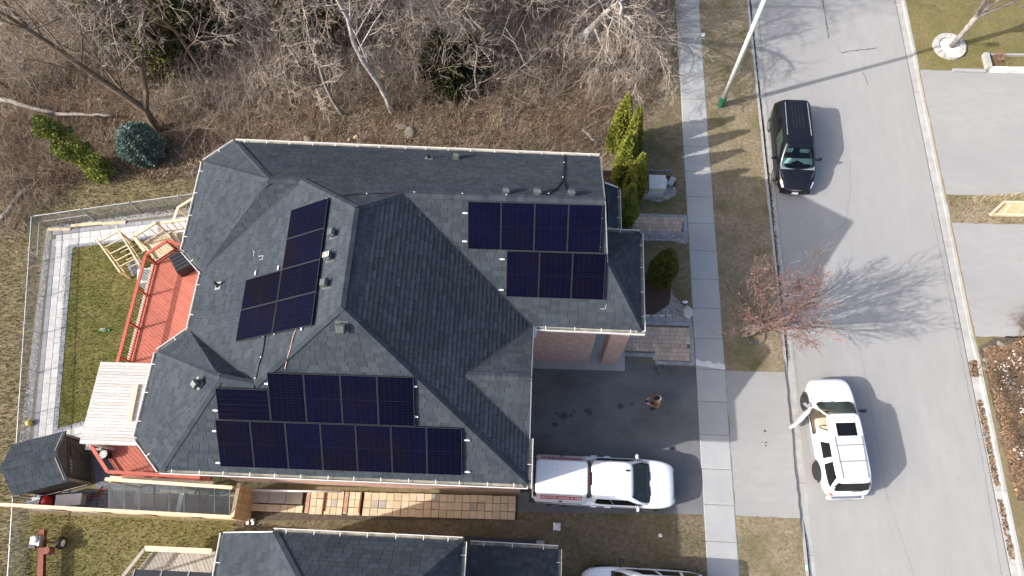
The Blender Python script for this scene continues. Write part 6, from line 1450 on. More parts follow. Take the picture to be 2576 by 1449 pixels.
# cedars inside the woods
def wood_cedar(a, b, h, R, seed, lab, mat='leaf_wood_cedar'):
    evergreen('wild_cedar', lab, g(a,b), h, R, seed, mat, cone_prof, int(900+900*R), (.10,.22), lob=.34, group='wild cedars in the woods')
WC = ['yellowish wild cedar at the edge of the dry clearing','broad wild cedar in the yellow clump behind the forked tree','wild cedar behind the yellow cedar clump','dark wild cedar beside the brown trunk','wild cedar tangled with bare branches above the spruce','small wild cedar at the back of the woods','wild cedar behind the mossy log','pointed wild cedar between bare grey trees','dark cedar bush at the foot of the twin trunks','second dark cedar bush beside the twin trunks','low dark cedar under the twin trunks']
for k, (a, b, h, R, mt_) in enumerate(((300,85,4.6,1.2,0),(350,135,4.8,1.4,0),(430,60,5.6,1.5,0),(480,125,4.8,1.3,0),(425,175,4.0,1.2,0),(545,80,5.0,1.2,0),(775,95,5.0,1.4,0),(850,70,5.0,1.3,0),(1120,185,3.4,1.25,1),(1185,190,3.0,1.1,1),(1140,225,2.2,1.1,1))): wood_cedar(a, b, h, R, 80+k, WC[k], 'leaf_cedar_dark' if mt_ else 'leaf_wood_cedar')
# budding tree on the boulevard
c = g(1890,842); r_ = random.Random(41)
bt = thing('budding_tree', 'small reddish budding tree on the boulevard beside the road', 'tree', c); T = MB(); Bm = MB(); P_b = dict(BARE, depth=3, kids=(7,5,4), up=.14, spread=(.30,.75), ratio=.55, wob=.10, minr=.0075, thick=.035, first=.2)
T.tube([c-Vector((0,0,.05)), c+Vector((.05,.0,.9)), c+Vector((.1,.05,1.5))], [.12,.10,.095], 8)
tips = []
for k in range(13):
    a = 2*math.pi*k/13+r_.uniform(-.2,.2); s = .30+.80*r_.random(); grow(T, Bm, c+Vector((.1,.05,1.1+.4*r_.random())), Vector((math.cos(a)*s, math.sin(a)*s, 1)).normalized(), r_.uniform(2.9,3.9), .045, 3, r_, P_b)
T.build('trunk', 'twig_red', bt, smooth=True); cr = Bm.build('crown', 'twig_red', bt)
vs_ = [Vector(v) for v in Bm.v[2::3]]; r_.shuffle(vs_); vs_ = [v for v in vs_ if v.z > 1.6][:2200]; it = iter(vs_)
foliage('buds', 'bud_red', bt, lambda rr: (next(it), Vector((rr.uniform(-1,1),rr.uniform(-1,1),.6)).normalized()), len(vs_), (.025,.05), 5)
# tree in the stone ring across the road
c = g(2393,117); tr_ = [c+Vector(q) for q in ((0,0,-.05),(.05,0,1.2),(.1,.05,2.4))]
rt = thing('ring_tree', 'bare grey tree with forked trunk standing in the stone ring', 'tree', c); T = MB(); Bm = MB(); r_ = random.Random(44); P_r = dict(BARE, depth=4, kids=(7,6,5,3), up=.08, minr=.007, thick=.03, first=.25)
T.tube(tr_, [.17,.14,.135], 9)
for dv in ((-.18,.1,1),(.25,.05,1),(.1,.5,1),(.45,-.3,.9),(-.4,-.25,.9)): grow(T, Bm, tr_[2]-Vector((0,0,.15)), Vector(dv).normalized(), 4.6, .085, 4, r_, P_r)
T.build('trunk', 'bark_grey', rt, smooth=True); Bm.build('crown', 'bark_brown', rt)
# undergrowth: thousands of thin stems in one mesh
def ribbons(P, wd, Vs, Fs, Ts, tone):
    "P (n,S,3) polylines -> thin ribbons"
    n, S, _ = P.shape; d = P[:,-1]-P[:,0]; sd = np.stack([-d[:,1], d[:,0], np.zeros(n)], 1); sd /= (np.linalg.norm(sd, axis=1)[:,None]+1e-6)
    V = np.zeros((n, S, 2, 3))
    for i in range(S):
        k = (wd*(1-.7*i/(S-1))/2)[:,None]; V[:,i,0] = P[:,i]-sd*k; V[:,i,1] = P[:,i]+sd*k
    o = sum(len(x) for x in Vs); idx = (np.arange(n)*S*2)[:,None,None]+o; q = np.array([(2*i,2*i+1,2*i+3,2*i+2) for i in range(S-1)])[None]
    Vs.append(V.reshape(-1,3)); Fs.append((idx+q).reshape(-1,4)); Ts.append(np.repeat(tone, S-1))
def walk(r, base, dirn, L, S, wob, sag=0.):
    n = len(base); P = np.zeros((n, S, 3)); P[:,0] = base; d = dirn.copy()
    for i in range(1, S):
        d = d+r.normal(0, wob, (n,3)); d[:,2] -= sag*i/S; d /= np.linalg.norm(d, axis=1)[:,None]; P[:,i] = P[:,i-1]+d*(L/(S-1))[:,None]
    P[:,:,2] = np.maximum(P[:,:,2], .012); return P
def thicket(name, mat, pts, hmin, hmax, per, w, seed, spread=.6, lying=0., twigs=3):
    r = np.random.default_rng(seed); n = len(pts)*per; base = np.c_[np.repeat(pts, per, 0)+r.normal(0,.12,(n,2)), np.full(n,.01)]
    L = r.uniform(hmin, hmax, n)*np.repeat(r.uniform(.55,1.25,len(pts)), per)*1.25; a = r.uniform(0,2*np.pi,n); ti = r.uniform(.15, 1, n)*spread*1.25
    up = np.cos(ti); lie = r.random(n) < lying; up[lie] = .06; d = np.stack([np.cos(a)*np.sqrt(1-up**2), np.sin(a)*np.sqrt(1-up**2), up], 1); base[lie,2] = r.uniform(.01,.15,lie.sum())
    Vs, Fs, Ts = [], [], []; tone = r.random(n); P = walk(r, base, d, L, 5, .22, .25); wd = r.uniform(*w, n); ribbons(P, wd, Vs, Fs, Ts, tone)
    for k in range(twigs):
        i = r.integers(1, 4, n); b = P[np.arange(n), i]; dd = P[np.arange(n), i+1]-b; dd /= np.linalg.norm(dd, axis=1)[:,None]+1e-6; dd = dd+r.normal(0,.65,(n,3)); dd /= np.linalg.norm(dd, axis=1)[:,None]
        ribbons(walk(r, b, dd, L*r.uniform(.25,.55,n), 4, .25, .1), wd*.6, Vs, Fs, Ts, np.clip(tone+r.normal(0,.08,n), 0, .999))
    o = bpy.data.objects.new(name, fast_mesh(name, np.concatenate(Vs), np.concatenate(Fs), mat, np.concatenate(Ts))); COL.objects.link(o); o['kind'] = 'stuff'; return o
WV = px([(-150,-60),(1690,-60),(1690,180),(1640,265),(1540,330),(1530,400),(1500,395),(590,362),(500,400),(440,330),(300,300),(220,330),(60,420),(-150,440)])
clear = [px([(-100,-60),(120,-60),(170,150),(60,180),(-100,160)])]
big = sample(WV, 2000, clear); thicket('undergrowth', 'brush', big, .45, 1.5, 8, (.012,.026), 1, 1.0)
back = px([(120,-60),(1690,-60),(1690,150),(1560,260),(1250,250),(1000,240),(620,300),(420,280),(300,180)])
thicket('undergrowth', 'twig', sample(back, 620, clear), .8, 2.6, 8, (.010,.022), 2, .95, twigs=4)
low = sample(WOODS, 4200); low = low[(low[:,0] > -34) & (low[:,0] < 9) & (low[:,1] < 33)]; thicket('fallen_twigs', 'twig', low, .2, .7, 3, (.012,.030), 3, 1.0, lying=.85, twigs=2)
dense = sample(px([(0,440),(0,300),(240,300),(300,400),(220,420),(80,560),(0,600)]), 300); thicket('brush_pile', 'brush', dense, .5, 1.4, 9, (.012,.03), 4, 1.0, lying=.4)
r_s = random.Random(77)
for k in range(26):
    x, y = r_s.uniform(60,1420), r_s.uniform(30,250)
    if y > 215 and 300 < x < 480: y = 120
    bare_tree('sapling', 'bare grey sapling with spreading twigs in the woodland thicket', g(x,y), r_s.uniform(3.2,6.0), r_s.uniform(.03,.055), 300+k, 'bare saplings in the woodland thicket', dict(depth=3, kids=(10,6,4), first=.08, ratio=.55, wob=.26, spread=(.5,1.2), minr=.0065, thick=.02), None, 'bark_grey', (r_s.uniform(-.5,.5),r_s.uniform(-.4,.4)), 'twig')
lit = sample(px([(-150,-60),(1690,-60),(1690,180),(1640,290),(1530,400),(1510,470),(600,420),(520,400),(430,450),(200,460),(-150,470)]), 30000); scatter('leaf_litter', 'leaf_litter', lit, 'leaf', (.04,.11), z=.005, tilt=.7)
# dry grass and lawns
fld = px([(-120,430),(200,430),(430,430),(500,420),(480,530),(110,575),(75,900),(70,1100),(80,1449),(-120,1449)]); scatter('dry_grass', 'grass_blade', sample(fld, 26000), 'blade', (.02,.05), (.05,.16), tilt=.6)
scatter('lawn_grass', 'grass_green', sample(LAWN, 26000), 'blade', (.015,.035), (.03,.08), z=.012, tilt=.5)
bl = [BLVD_N[0],BLVD_N[1],(11.59,33),(8.84,33)]; scatter('boulevard_grass', 'grass_blade', sample(bl, 22000), 'blade', (.012,.03), (.02,.055), z=.004, tilt=.6)
scatter('boulevard_grass', 'grass_blade', sample(rect(8.86,-1.5,11.58,2.5), 5000), 'blade', (.012,.03), (.02,.055), z=.004, tilt=.6)
fy = [p for p in FRONT if p[1] < 50]+[(5.6,33),(7.49,33)][::-1]; fy = [(2.9,11.6),(7.45,11.6),(7.45,33),(5.6,33),(5.6,26),(4.9,22.8),(3.4,21.0),(3.2,17)]
scatter('yard_grass', 'grass_blade', sample(fy, 16000, [MUL]), 'blade', (.012,.03), (.02,.055), z=.004, tilt=.6)
scatter('yard_grass', 'grass_blade', sample(SIDE, 16000), 'blade', (.015,.035), (.03,.07), z=.004, tilt=.6)
bk = [(-22.0,-2.2),(-11.2,-2.2),(-11.2,1.35),(-22.0,1.35)]; scatter('yard_grass', 'grass_green', sample(bk, 15000), 'blade', (.02,.04), (.03,.09), tilt=.6)
scatter('lawn_grass', 'grass_blade', sample(rect(20.72,26.5,30,33), 9000), 'blade', (.015,.03), (.02,.06), z=.004, tilt=.5)
scatter('bed_litter', 'leaf_litter', sample(rect(20.75,17.05,30,18.55), 1500), 'leaf', (.03,.08), z=.006, tilt=.6); scatter('dry_grass', 'straw', sample(px([(2445,498),(2560,490),(2600,505),(2450,512)]), 900), 'blade', (.03,.06), (.1,.35), z=.006, tilt=.8)
# dry shrub bed bottom right
thicket('dry_shrubs', 'shrub_dry', sample(px([(2475,885),(2600,850),(2640,1240),(2555,1245)]), 260), .15, .4, 16, (.014,.03), 6, .9)
scatter('dry_leaves', 'shrub_dry', sample(px([(2470,880),(2620,845),(2650,1250),(2555,1252)]), 5000), 'leaf', (.04,.09), (.05,.1), z=.05, tilt=.9)
for k, (a, b) in enumerate(((2545,915),(2510,930),(2560,985),(2525,970),(2550,1140),(2570,1040))):
    q = g(a,b); n_ = nrg.normal(0,.18,(38,2))+np.array([q.x,q.y]); scatter('dry_flower_heads', 'flower_dry', n_, 'leaf', (.04,.08), (.03,.06), z=.38, tilt=.9)
thicket('dark_shrubs', 'interior_dark' if False else 'bark_brown', np.array([[*g(a,b)[:2]] for a, b in ((2512,945),(2522,960),(2520,980),(2535,1010),(2545,1030),(2560,1085),(2565,1100),(2575,1120),(2580,1130))]), .3, .6, 110, (.014,.03), 7, 1.0)
gut = [(20.19,0),(20.45,0),(20.45,11),(20.19,11)]; scatter('gutter_leaves', 'leaf_litter', sample([(20.2,4.2),(20.44,4.2),(20.44,8),(20.2,8)], 500), 'leaf', (.04,.09), z=ZR+.012, tilt=.7); scatter('gutter_leaves', 'leaf_litter', sample([(20.1,9.1),(20.6,9.1),(20.9,9.9),(20.15,9.8)], 420), 'leaf', (.05,.1), z=ZR+.06, tilt=.8); scatter('gutter_leaves', 'leaf_litter', sample([(20.22,1.2),(20.44,1.2),(20.44,3.6),(20.22,3.6)], 260), 'leaf', (.04,.09), z=ZR+.012, tilt=.7)
scatter('gutter_leaves', 'leaf_litter', sample([(11.79,9.5),(11.92,9.5),(11.92,20),(11.79,20)], 420), 'leaf', (.03,.07), z=ZR+.012, tilt=.7)
thicket('bare_shrub', 'twig_red', np.array([[*g(2572,815)[:2]],[*g(2585,800)[:2]],[*g(2590,830)[:2]]]), .6, 1.3, 40, (.012,.022), 8, .9)
thicket('dry_planting', 'shrub_dry', np.array([[*g(2508,152)[:2]]]), .25, .4, 120, (.014,.03), 9, 1.0)
# ---------------------------------------------------------------- neighbour's house
nb = thing('house', 'grey shingled neighbouring house with white gutters across the side yard', 'house', (-5,-5,0))
NH = 6.3
n1, n2 = g(687,1339,NH), g(1164,1362,NH); n0 = g(563,1341,5.45)
rise = .80; hw_ = (n2.x-n1.x)/2; apx = Vector(((n1.x+n2.x)/2, n1.y-hw_, NH+hw_*rise)); apy = Vector((apx.x, -12, apx.z))
sw = Vector((n1.x,-12,NH)); se = Vector((n2.x,-12,NH)); w0 = n0; ws = Vector((n0.x,-12,n0.z))
NF = [[n1,n2,apx],[n2,se,apy,apx],[n1,apx,apy,sw],[w0,n1,sw,ws]]
m = MB()
for f in NF: m.add([p-Vector((0,0,.012)) for p in f], [tuple(range(len(f)))])
nr = m.build('roof', 'roof_deck', nb); f4 = MB()
for f in NF:
    lim = [p.copy() for p in f]
    for p in lim:
        if p.y < -4.2 and p is not lim[0]: p.y = -4.2 if p.y < -11 else p.y
    shingle_face(lim, f4, expo=.19)
f4.build('shingle_field', 'shingle', nr, kind='stuff')
caps(n1, n1.lerp(apx,.8), nr); caps(n2, n2.lerp(apx,.8), nr)
gutter(n1, n2, nr, Vector((0,1,0))); gutter(n2, Vector((n2.x,-3,NH)), nr, Vector((1,0,0))); gutter(w0, Vector((w0.x,-3,w0.z)), nr, Vector((-1,0,0)), every=1.6)
m = MB(); m.beam(w0+Vector((0,.02,-.03)), n1+Vector((0,.02,-.03)), .03, .1); m.build('fascia', 'gutter_white', nr)
m = MB(); m.prism([(n0.x+.35,-12),(n2.x-.35,-12),(n2.x-.35,n2.y-.35),(n0.x+.35,n1.y-.35)], 0, 5.5); nwall = m.build('wall', 'mortar', nb)
m = MB(); m.prism([(n1.x+.2,-12),(n2.x-.35,-12),(n2.x-.35,n2.y-.36),(n1.x+.2,n1.y-.36)], 5.5, NH-.03); m.build('upper_wall', 'mortar', nb)
GZ = 3.6; g1, g2 = g(1165,1369,GZ), g(1404,1382,GZ); g1.x = n2.x-.3
GF = [[g1, g2, Vector((g2.x-2.2,-2.6,GZ+1.2)), Vector((g1.x,-2.6,GZ+1.2))],[g2, Vector((g2.x,-6.5,GZ)), Vector((g2.x-2.2,-4.0,GZ+1.2)), Vector((g2.x-2.2,-2.6,GZ+1.2))]]
m = MB()
for f in GF: m.add([p-Vector((0,0,.012)) for p in f], [tuple(range(len(f)))])
gr_ = m.build('garage_roof', 'roof_deck', nb); f5 = MB()
for f in GF: shingle_face(f, f5, expo=.19)
f5.build('shingle_field', 'shingle', gr_, kind='stuff'); gutter(g1+Vector((.35,0,0)), g2, gr_, Vector((0,1,0))); gutter(g2, Vector((g2.x,-3,GZ)), gr_, Vector((1,0,0)))
m = MB(); m.prism([(g1.x,-8),(g2.x-.35,-8),(g2.x-.35,g2.y-.35),(g1.x,g1.y-.35)], 0, GZ-.05); m.build('garage_wall', 'mortar', nb)
t = thing('window_well', 'dark covered window well beside the neighbouring garage wall', 'window well', (-1,1.0,0)); a = g(1172,1349,.3); b = g(1345,1356,.3); m = MB(); m.prism([(a.x,a.y-.5),(b.x,b.y-.5),(b.x,b.y),(a.x,a.y)], 0, .3); m.build('cover', 'poly_roof', t); m = MB(); m.box((b.x+.25,b.y-.2,.1), (.35,.3,.2)); m.build('step', 'concrete', t)
# neighbour's deck and gazebo roof
nd = thing('deck', 'weathered grey timber deck behind the neighbouring house', 'deck', (-14,-1,0)); NZ = 1.3
D2 = [g(395,1384,NZ), g(556,1390,NZ), g(556,1500,NZ), g(290,1520,NZ), g(340,1449,NZ)]; D2[0].y = D2[1].y; 
poly = [(p.x,p.y) for p in D2]; an = math.radians(-58); d_ = Vector((math.cos(an),math.sin(an))); n_ = Vector((-d_.y,d_.x)); pp = [(Vector(p).dot(d_), Vector(p).dot(n_)) for p in poly]
if sum(pp[i][0]*pp[(i+1)%5][1]-pp[(i+1)%5][0]*pp[i][1] for i in range(5)) < 0: pp = pp[::-1]
y = min(p[1] for p in pp)
while y < max(p[1] for p in pp):
    c = clip_poly(pp, [(-60,y+.006),(60,y+.006),(60,y+.136),(-60,y+.136)])
    if len(c) > 2: P = [d_*a+n_*b for a, b in c]; m = MB(); m.prism([(p.x,p.y) for p in P], NZ-.03, NZ); m.build('deck_board', 'wood_grey', nd)
    y += .142
railing(nd, [Vector((D2[0].x-.05,D2[0].y+.03,0)), Vector((D2[1].x,D2[1].y+.03,0))], NZ, [Vector((D2[0].x,D2[0].y,0))], red=False, hh=.95, topw=.2)
railing(nd, [Vector((D2[0].x-.05,D2[0].y,0)), Vector((D2[4].x,D2[4].y,0))], NZ, [Vector((D2[4].x,D2[4].y,0))], red=False, name_mat='wood_grey', hh=.95)
gz = thing('gazebo', 'dark panelled gazebo roof over the neighbouring deck', 'gazebo', (-15,-2,0)); a, b = g(340,1432,3.2), g(545,1442,3.2); kz = 3.2
for k in range(3):
    u0 = a.x+(b.x-a.x)*k/3; u1 = a.x+(b.x-a.x)*(k+1)/3-.03; m = MB(); m.add([(u0,a.y,kz),(u1,a.y,kz),(u1,a.y-2.2,kz+.5),(u0,a.y-2.2,kz+.5)], [(0,1,2,3)]); m.build('roof_panel', 'poly_roof', gz)
m = MB(); m.add([(a.x-.02,a.y,kz),(a.x-.35,a.y-2.2,kz-.5),(a.x-.02,a.y-2.2,kz+.5)], [(0,1,2)]); m.build('side_panel', 'frost_glass', gz)
for k in range(4): u0 = a.x+(b.x-a.x)*k/3; m = MB(); m.beam((u0,a.y,kz+.01), (u0,a.y-2.2,kz+.51), .05, .03); m.build('roof_bar', 'trim_grey', gz)
for u in (a.x+.1, b.x-.1): m = MB(); m.box((u,a.y-.1,kz/2+.6), (.08,.08,kz-1.25)); m.build('post', 'trim_grey', gz)
# ---------------------------------------------------------------- street lamp pole
pb = g(1813,266); sp_ = thing('street_lamp', 'pale concrete street lamp pole with green sleeve on the boulevard', 'street lamp', pb)
m = MB(); m.tube([pb-Vector((0,0,.1)), pb+Vector((0,0,9.2))], [.135,.095], 14); m.build('pole', 'pole_concrete', sp_, smooth=True)
m = MB(); m.lathe([(.17,0),(.17,.72),(.155,.76),(.135,.77)], 18, c=(pb.x,pb.y,0)); m.build('base_sleeve', 'sleeve_green', sp_, smooth=False)
m = MB(); m.tube([pb+Vector((0,0,9.0)), pb+Vector((.7,0,9.5)), pb+Vector((2.0,0,9.7))], .035, 8); m.build('arm', 'galv', sp_); m = MB(); m.box((pb.x+2.25,pb.y,9.68), (.6,.26,.14)); m.build('lamp_head', 'galv', sp_)
# ---------------------------------------------------------------- person
def skin(name, chains, mat, parent, sub=2, root=0):
    "chains: list of [(x,y,z,r), ...]; points that coincide are shared"
    vs, rs, es = [], [], []
    def idx(q):
        for i, v in enumerate(vs):
            if (Vector(v)-Vector(q[:3])).length < 1e-4: return i
        vs.append(q[:3]); rs.append(q[3]); return len(vs)-1
    for ch in chains:
        ids = [idx(q) for q in ch]
        for a, b in zip(ids, ids[1:]): es.append((a, b))
    me = bpy.data.meshes.new(name); me.from_pydata(vs, es, []); me.materials.append(MATS[mat]); o = bpy.data.objects.new(name, me); COL.objects.link(o); local_parent(o, parent)
    md = o.modifiers.new('skin', 'SKIN'); md.use_smooth_shade = True
    if not me.skin_vertices: me.skin_vertices.new(name='skin') if hasattr(me.skin_vertices, 'new') else None
    if me.skin_vertices:
        for i, sv_ in enumerate(me.skin_vertices[0].data): r = rs[i] if hasattr(rs[i],'__len__') else (rs[i], rs[i]); sv_.radius = r; sv_.use_root = (i == root)
    s = o.modifiers.new('subdivision', 'SUBSURF'); s.levels = sub; s.render_levels = sub; return o
def ensure_skin_layer(): pass
pc = g(1650,1016); pe = thing('person', 'person in brown jacket and dark white-backed cap looking down at a handheld controller', 'person', (5.46,7.16,.012), rz=math.radians(186))
hip, chest, neck = (0,0,.93,(.15,.17)), (.02,0,1.30,(.13,.19)), (.05,0,1.50,.06)
def hand(sg):
    w = (.40,sg*.115,1.14,.028); p = (.46,sg*.10,1.15,.036); out = [[w,p]]
    for k in range(4): y = sg*(.128-.022*k); L = (.055,.066,.062,.050)[k]; out.append([p, (.505,y*.9+sg*.0,1.160,.013), (.505+L*.6,y*.78,1.152,.009), (.505+L*.75,y*.55,1.135,.008)])
    out.append([p, (.475,sg*.062,1.170,.012), (.505,sg*.042,1.182,.009)]); return out
legs = lambda sg, fx: [hip, (0,sg*.10,.86,.105), (.03+fx*.5,sg*.12,.48,.068), (fx,sg*.13,.09,.045)]
arms = lambda sg: [chest, (.0,sg*.19,1.40,.075), (.06,sg*.27,1.12,.055), (.40,sg*.115,1.14,.028)]
head = [neck, (.07,0,1.57,.058), (.085,0,1.635,(.082,.078)), (.075,0,1.70,(.088,.078)), (.07,0,1.755,.045)]
body_chains = [[hip, chest, neck], head, legs(1,.02), legs(-1,-.06), arms(1), arms(-1)]+hand(1)+hand(-1)+[[(.085,0,1.635,(.082,.078)), (.175,0,1.63,.013)], [(.085,0,1.635,(.082,.078)), (.08,.088,1.64,.014)], [(.085,0,1.635,(.082,.078)), (.08,-.088,1.64,.014)]]
body = skin('body', body_chains, 'skin', pe)
skin('jacket', [[(0,0,.84,(.185,.20)), (0,0,1.0,(.17,.195)), (.02,0,1.30,(.155,.215)), (.04,0,1.44,(.10,.15)), (.05,0,1.50,.085)]]+[[(.02,0,1.30,(.155,.215)), (.0,sg*.20,1.40,.10), (.06,sg*.285,1.12,.078), (.36,sg*.13,1.14,.048)] for sg in (1,-1)], 'coat_brown', pe)
for sg, fx in ((1,.02),(-1,-.06)): skin('trouser_leg', [[(0,sg*.09,.95,.125), (0,sg*.10,.80,.118), (.03+fx*.5,sg*.12,.48,.085), (fx,sg*.13,.08,.07)]], 'denim', pe); skin('boot', [[(fx-.04,sg*.13,.10,.062), (fx-.02,sg*.13,.05,.05), (fx+.10,sg*.135,.045,.045), (fx+.19,sg*.14,.035,.036)]], 'cap_black', pe, 2)
m = MB(); m.lathe([(.104,0),(.106,.05),(.092,.10),(.055,.135),(.012,.145)], 20); cp = lpart(m, 'cap', 'cap_black', pe, True); cp.location = (.075,0,1.675); cp.scale = (1.06,.93,1)
m = MB(); rows = []
for i in range(5): 
    a_ = .02+i*.25; rows.append([Vector((-.128*math.cos(b_)*math.cos(a_)*1.15, .125*math.sin(b_)*math.cos(a_), .165*math.sin(a_)*.93)) for b_ in [(-1.35+2.7*j/10) for j in range(11)]])
m.grid(rows); q = lpart(m, 'cap_back', 'cap_white', pe, True); q.location = (.07,0,1.672)
m = MB(); m.grid([[Vector((.09+.10*f*math.cos(b_*.9), .098*math.sin(b_)*(1-.12*f), -.012*f+dz)) for b_ in [-1.2+2.4*j/10 for j in range(11)]] for f, dz in ((0,0),(.5,.002),(1,-.005))]); q = lpart(m, 'cap_brim', 'cap_black', pe, True); q.location = (.075,0,1.68)
skin('hood', [[(-.10,.11,1.47,.045), (-.16,0,1.46,.055), (-.10,-.11,1.47,.045)]], 'coat_brown', pe)
for sg in (1,-1): m = MB(); m.lathe([(.003,-.012),(.011,-.006),(.012,0),(.011,.006),(.003,.012)], 10); q = lpart(m, 'eye', 'cap_white', pe, True); q.location = (.158,sg*.034,1.655)
m = MB(); m.box((.148,0,1.590), (.012,.05,.012)); lpart(m, 'mouth', 'lamp_dark', pe)
ct = thing('controller', 'black handheld controller held by the person on the driveway', 'controller', (4.95,7.10,1.17)); rzp = math.radians(186); Mp = Matrix.Translation((5.46,7.16,.012)) @ Matrix.Rotation(rzp,4,'Z') @ Matrix.Translation((.50,0,1.165)) @ Matrix.Rotation(-.3,4,'Y')
m = MB(); m.box((0,0,0), (.10,.17,.03), mat=Mp); m.build('case', 'black_plastic', ct); m = MB(); m.box((0,0,0), (.075,.10,.004), mat=Mp @ Matrix.Translation((.012,0,.018))); m.build('screen', 'glass_dark', ct)
# ---------------------------------------------------------------- back yard odds and ends
ls = thing('log_splitter', 'rusty red log splitter with grey engine and single white-rimmed wheel', 'log splitter', g(108,1400))
a, b = g(107,1333,.55), g(103,1475,.55)
for dx, dz, w_, h_ in ((0,.09,.26,.03),(0,-.09,.26,.03),(0,0,.03,.18)): m = MB(); m.beam(a+Vector((dx,0,dz)), b+Vector((dx,0,dz)), w_, h_); m.build('beam', 'rust', ls)
c = g(92,1362,.75); m = MB(); m.box((c.x,c.y,.72), (.42,.40,.34), rz=.1); q = m.build('engine', 'engine_grey', ls); m = MB(); m.lathe([(.14,0),(.15,.05),(.09,.09)], 14, c=(c.x,c.y+.08,.90)); m.build('recoil_cover', 'bin_grey', q, smooth=True); m = MB(); m.box((c.x-.05,c.y-.22,.84), (.3,.14,.16)); m.build('fuel_tank', 'black_plastic', q)
c2 = g(120,1385,.7); m = MB(); m.lathe([(.15,-.2),(.15,.2)], 16, c=(c2.x,c2.y,.62)); m.build('oil_tank', 'rust', ls, smooth=False)
w_ = g(153,1366,.28); m = MB(); m.lathe([(.15,-.09),(.24,-.09),(.27,-.05),(.27,.05),(.24,.09),(.15,.09)], 22, axis='x', c=(w_.x,w_.y,.27)); m.build('wheel', 'tyre', ls); m = MB(); m.lathe([(.15,-.06),(.15,.095),(.06,.10)], 18, axis='x', c=(w_.x,w_.y,.27)); m.build('rim', 'gutter_white', ls)
m = MB(); m.beam((w_.x-.75,w_.y,.27), (w_.x,w_.y,.27), .07, .07); m.build('axle', 'rust', ls); m = MB(); m.beam(a+Vector((-.1,-.6,.2)), a+Vector((-.45,-.6,.35)), .04, .04); m.build('lever', 'rust', ls)
sb = thing('snow_blower', 'red snow blower parked between the shed and the privacy fence', 'snow blower', g(112,1268)); c = g(116,1262,.5); m = MB(); m.lathe([(.05,0),(.24,.08),(.27,.2),(.22,.32),(.06,.38)], 18, c=(c.x,c.y,.25)); q = m.build('housing', 'red_plastic', sb, smooth=True); q.scale = (1,1,1); m = MB(); m.box((c.x-.42,c.y,.42), (.35,.32,.36)); m.build('engine', 'engine_grey', sb); m = MB(); m.box((c.x-.02,c.y,.2), (.5,.5,.3)); m.build('auger_box', 'interior_dark', sb)
for sg in (-.2,.2): m = MB(); m.lathe([(.1,-.05),(.19,-.05),(.19,.05),(.1,.05)], 16, axis='y', c=(c.x-.3,c.y+sg,.19)); m.build('wheel', 'tyre', sb)
for sg in (-.18,.18): m = MB(); m.tube([(c.x-.5,c.y+sg,.5),(c.x-.95,c.y+sg,.95)], .018, 6); m.build('handle', 'black_plastic', sb)
c = g(173,1258,.4); t = thing('storage_chest', 'pale grey storage chest against the privacy fence', 'chest', (c.x,c.y,0)); m = MB(); m.box((c.x,c.y,.2), (1.1,.45,.4), rz=.12); m.build('chest_body', 'bin_grey', t); m = MB(); m.box((c.x,c.y,.43), (1.14,.49,.06), rz=.12); m.build('lid', 'paper', t)
c = g(73,1064,.15); t = thing('ball', 'yellow ball resting on the gravel by the fence', 'ball', (c.x,c.y,0)); bm = bmesh.new(); bmesh.ops.create_uvsphere(bm, u_segments=20, v_segments=14, radius=.15); me = bpy.data.meshes.new('ball_shell'); bm.to_mesh(me); bm.free(); me.materials.append(MATS['yellow_plastic']); me.polygons.foreach_set('use_smooth', [True]*len(me.polygons)); o = bpy.data.objects.new('ball_shell', me); COL.objects.link(o); local_parent(o, t); o.location = (0,0,.15); m = MB(); m.tube([Vector((.151*math.cos(a*.314),.151*math.sin(a*.314),.15)) for a in range(21)], .006, 5); q = lpart(m, 'ball_seam', 'interior_dark', t)
t = thing('sprinkler', 'green garden sprinkler lying on the lawn', 'sprinkler', g(265,831)); c = g(262,831,.05); m = MB(); m.tube([c+Vector((-.25,.02,0)), c+Vector((0,-.03,.03)), c+Vector((.22,.02,.02))], [.025,.03,.025], 8); m.build('tube', 'green_plastic', t, smooth=True); m = MB(); m.lathe([(.06,0),(.05,.08),(.02,.1)], 12, c=(c.x+.26,c.y+.02,.01)); m.build('head', 'green_plastic', t); m = MB(); m.tube([c+Vector((-.2,.05,.03)), c+Vector((.05,.06,.05))], .015, 6); m.build('handle', 'bin_grey', t)
# folding chair in the side passage
c = g(540,1232,.5); t = thing('patio_chair', 'white framed strap chair under the clear canopy', 'chair', (c.x,c.y,0))
for sg in (-.24,.24): m = MB(); m.tube([(c.x-.25,c.y+sg,.0),(c.x-.2,c.y+sg,.42),(c.x+.25,c.y+sg,.40),(c.x+.28,c.y+sg,0)], .018, 6); m.build('leg', 'gutter_white', t)
m = MB(); m.tube([(c.x-.22,c.y-.24,.42),(c.x-.45,c.y-.22,.9),(c.x-.45,c.y+.22,.9),(c.x-.22,c.y+.24,.42)], .018, 6); m.build('back_frame', 'gutter_white', t)
for k in range(5): m = MB(); m.box((c.x-.16+.09*k,c.y,.42), (.06,.48,.012)); m.build('seat_strap', 'black_plastic', t)
for k in range(4): m = MB(); f = k/4; m.box((c.x-.26-.05*k,c.y,.50+.1*k), (.012,.44,.06)); m.build('back_strap', 'black_plastic', t)
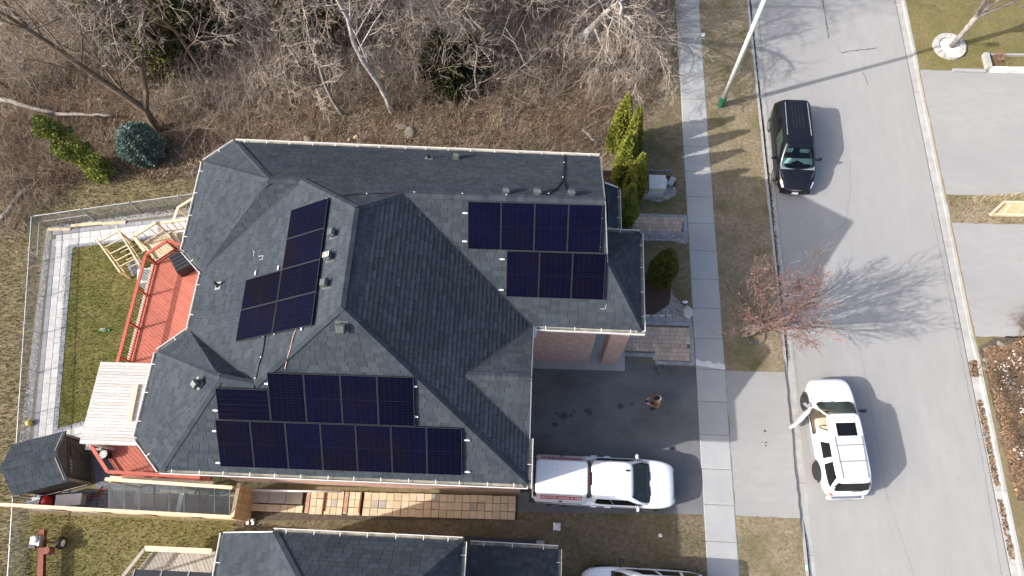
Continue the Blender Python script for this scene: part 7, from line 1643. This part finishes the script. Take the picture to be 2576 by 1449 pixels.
for k, (a, b, lab) in enumerate(((236,1251,'rusty metal grate lying on the dark gravel near the shed'),(255,1238,'rusty bracket lying beside the rusty grate'))):
    c = g(a,b,.03); m = MB()
    for j in range(3): m.beam((c.x-.25,c.y-.12+.12*j,.03), (c.x+.25,c.y-.08+.12*j,.03), .05, .03)
    m.beam((c.x-.1,c.y-.2,.05), (c.x-.05,c.y+.25,.05), .05, .03); tag(m.build('scrap_metal', 'rust'), lab, 'scrap')
c = g(450,1262,.1); t = thing('metal_sheet', 'folded grey metal sheet leaning under the clear canopy', 'sheet', (c.x,c.y,0)); m = MB(); m.add([(c.x-.12,c.y-.42,.02),(c.x+.14,c.y-.42,.12),(c.x+.16,c.y+.35,.12),(c.x-.1,c.y+.35,.02),(c.x+.26,c.y-.40,.0),(c.x+.28,c.y+.34,.0)], [(0,1,2,3),(1,4,5,2)]); m.build('folded_panel', 'galv', t)
c = g(380,1255,.05); m = MB(); m.prism([(c.x-.75,c.y-.35),(c.x+.75,c.y-.35),(c.x+.75,c.y+.3),(c.x-.75,c.y+.3)], .035, .08); tag(m.build('plywood_sheet', 'slab_grey'), 'plywood sheet lying on the paving under the clear canopy', 'plywood')
c = g(630,1312,.1); t = thing('pair_of_boots', 'pair of small white and black boots beside the gate', 'boots', (c.x,c.y,0))
for k in (-.12,.12): m = MB(); m.box((c.x+k,c.y,.08), (.10,.26,.10)); m.box((c.x+k,c.y+.06,.2), (.10,.12,.2)); m.build('boot', 'paper', t)
# litter
for k, (a, b, s, lab) in enumerate(((1401,1325,.26,'crumpled white paper bag on the grass beside the pickup'),(1768,89,.20,'white paper scrap on the boulevard near the lamp'),(990,1345,.15,'small white paper scrap by the neighbouring gutter'),(1660,1347,.13,'tiny white scrap on the shaded side lawn'),(1687,704,.1,'white scrap at the tip of the gravel bed'))):
    c = g(a,b); r_ = random.Random(k); m = MB(); n = 5; P = [[Vector((c.x+s*(i/n-.5)*(1+.3*r_.random()), c.y+s*(j/n-.5)*(1+.3*r_.random()), .02+.07*r_.random())) for i in range(n+1)] for j in range(n+1)]; m.grid(P); tag(m.build('paper_litter', 'paper'), lab, 'litter')
c = g(2040,1428,0); m = MB(); m.box((11.665,c.y,.004), (.09,.22,.008)); structure(m.build('survey_mark', 'mint_paper'))
for k, (a, b, s, lab) in enumerate(((895,345,.16,'ochre stone in the leaves behind the house ridge'),(878,352,.12,'small pale stone beside the ochre stone behind the house'),(1030,335,.36,'flat grey boulder in the leaf litter behind the house'),(1010,318,.3,'mossy grey rock above the flat boulder'),(775,350,.25,'mossy mound of stone near the roof edge'),(905,318,.10,'tiny pale stone among the leaves below the curved tree'))): rock('woodland_rock', lab, g(a,b), (s,s*.75,s*.45), 'stone_moss' if k not in (0,1) else 'slab_ochre', seed=70+k)
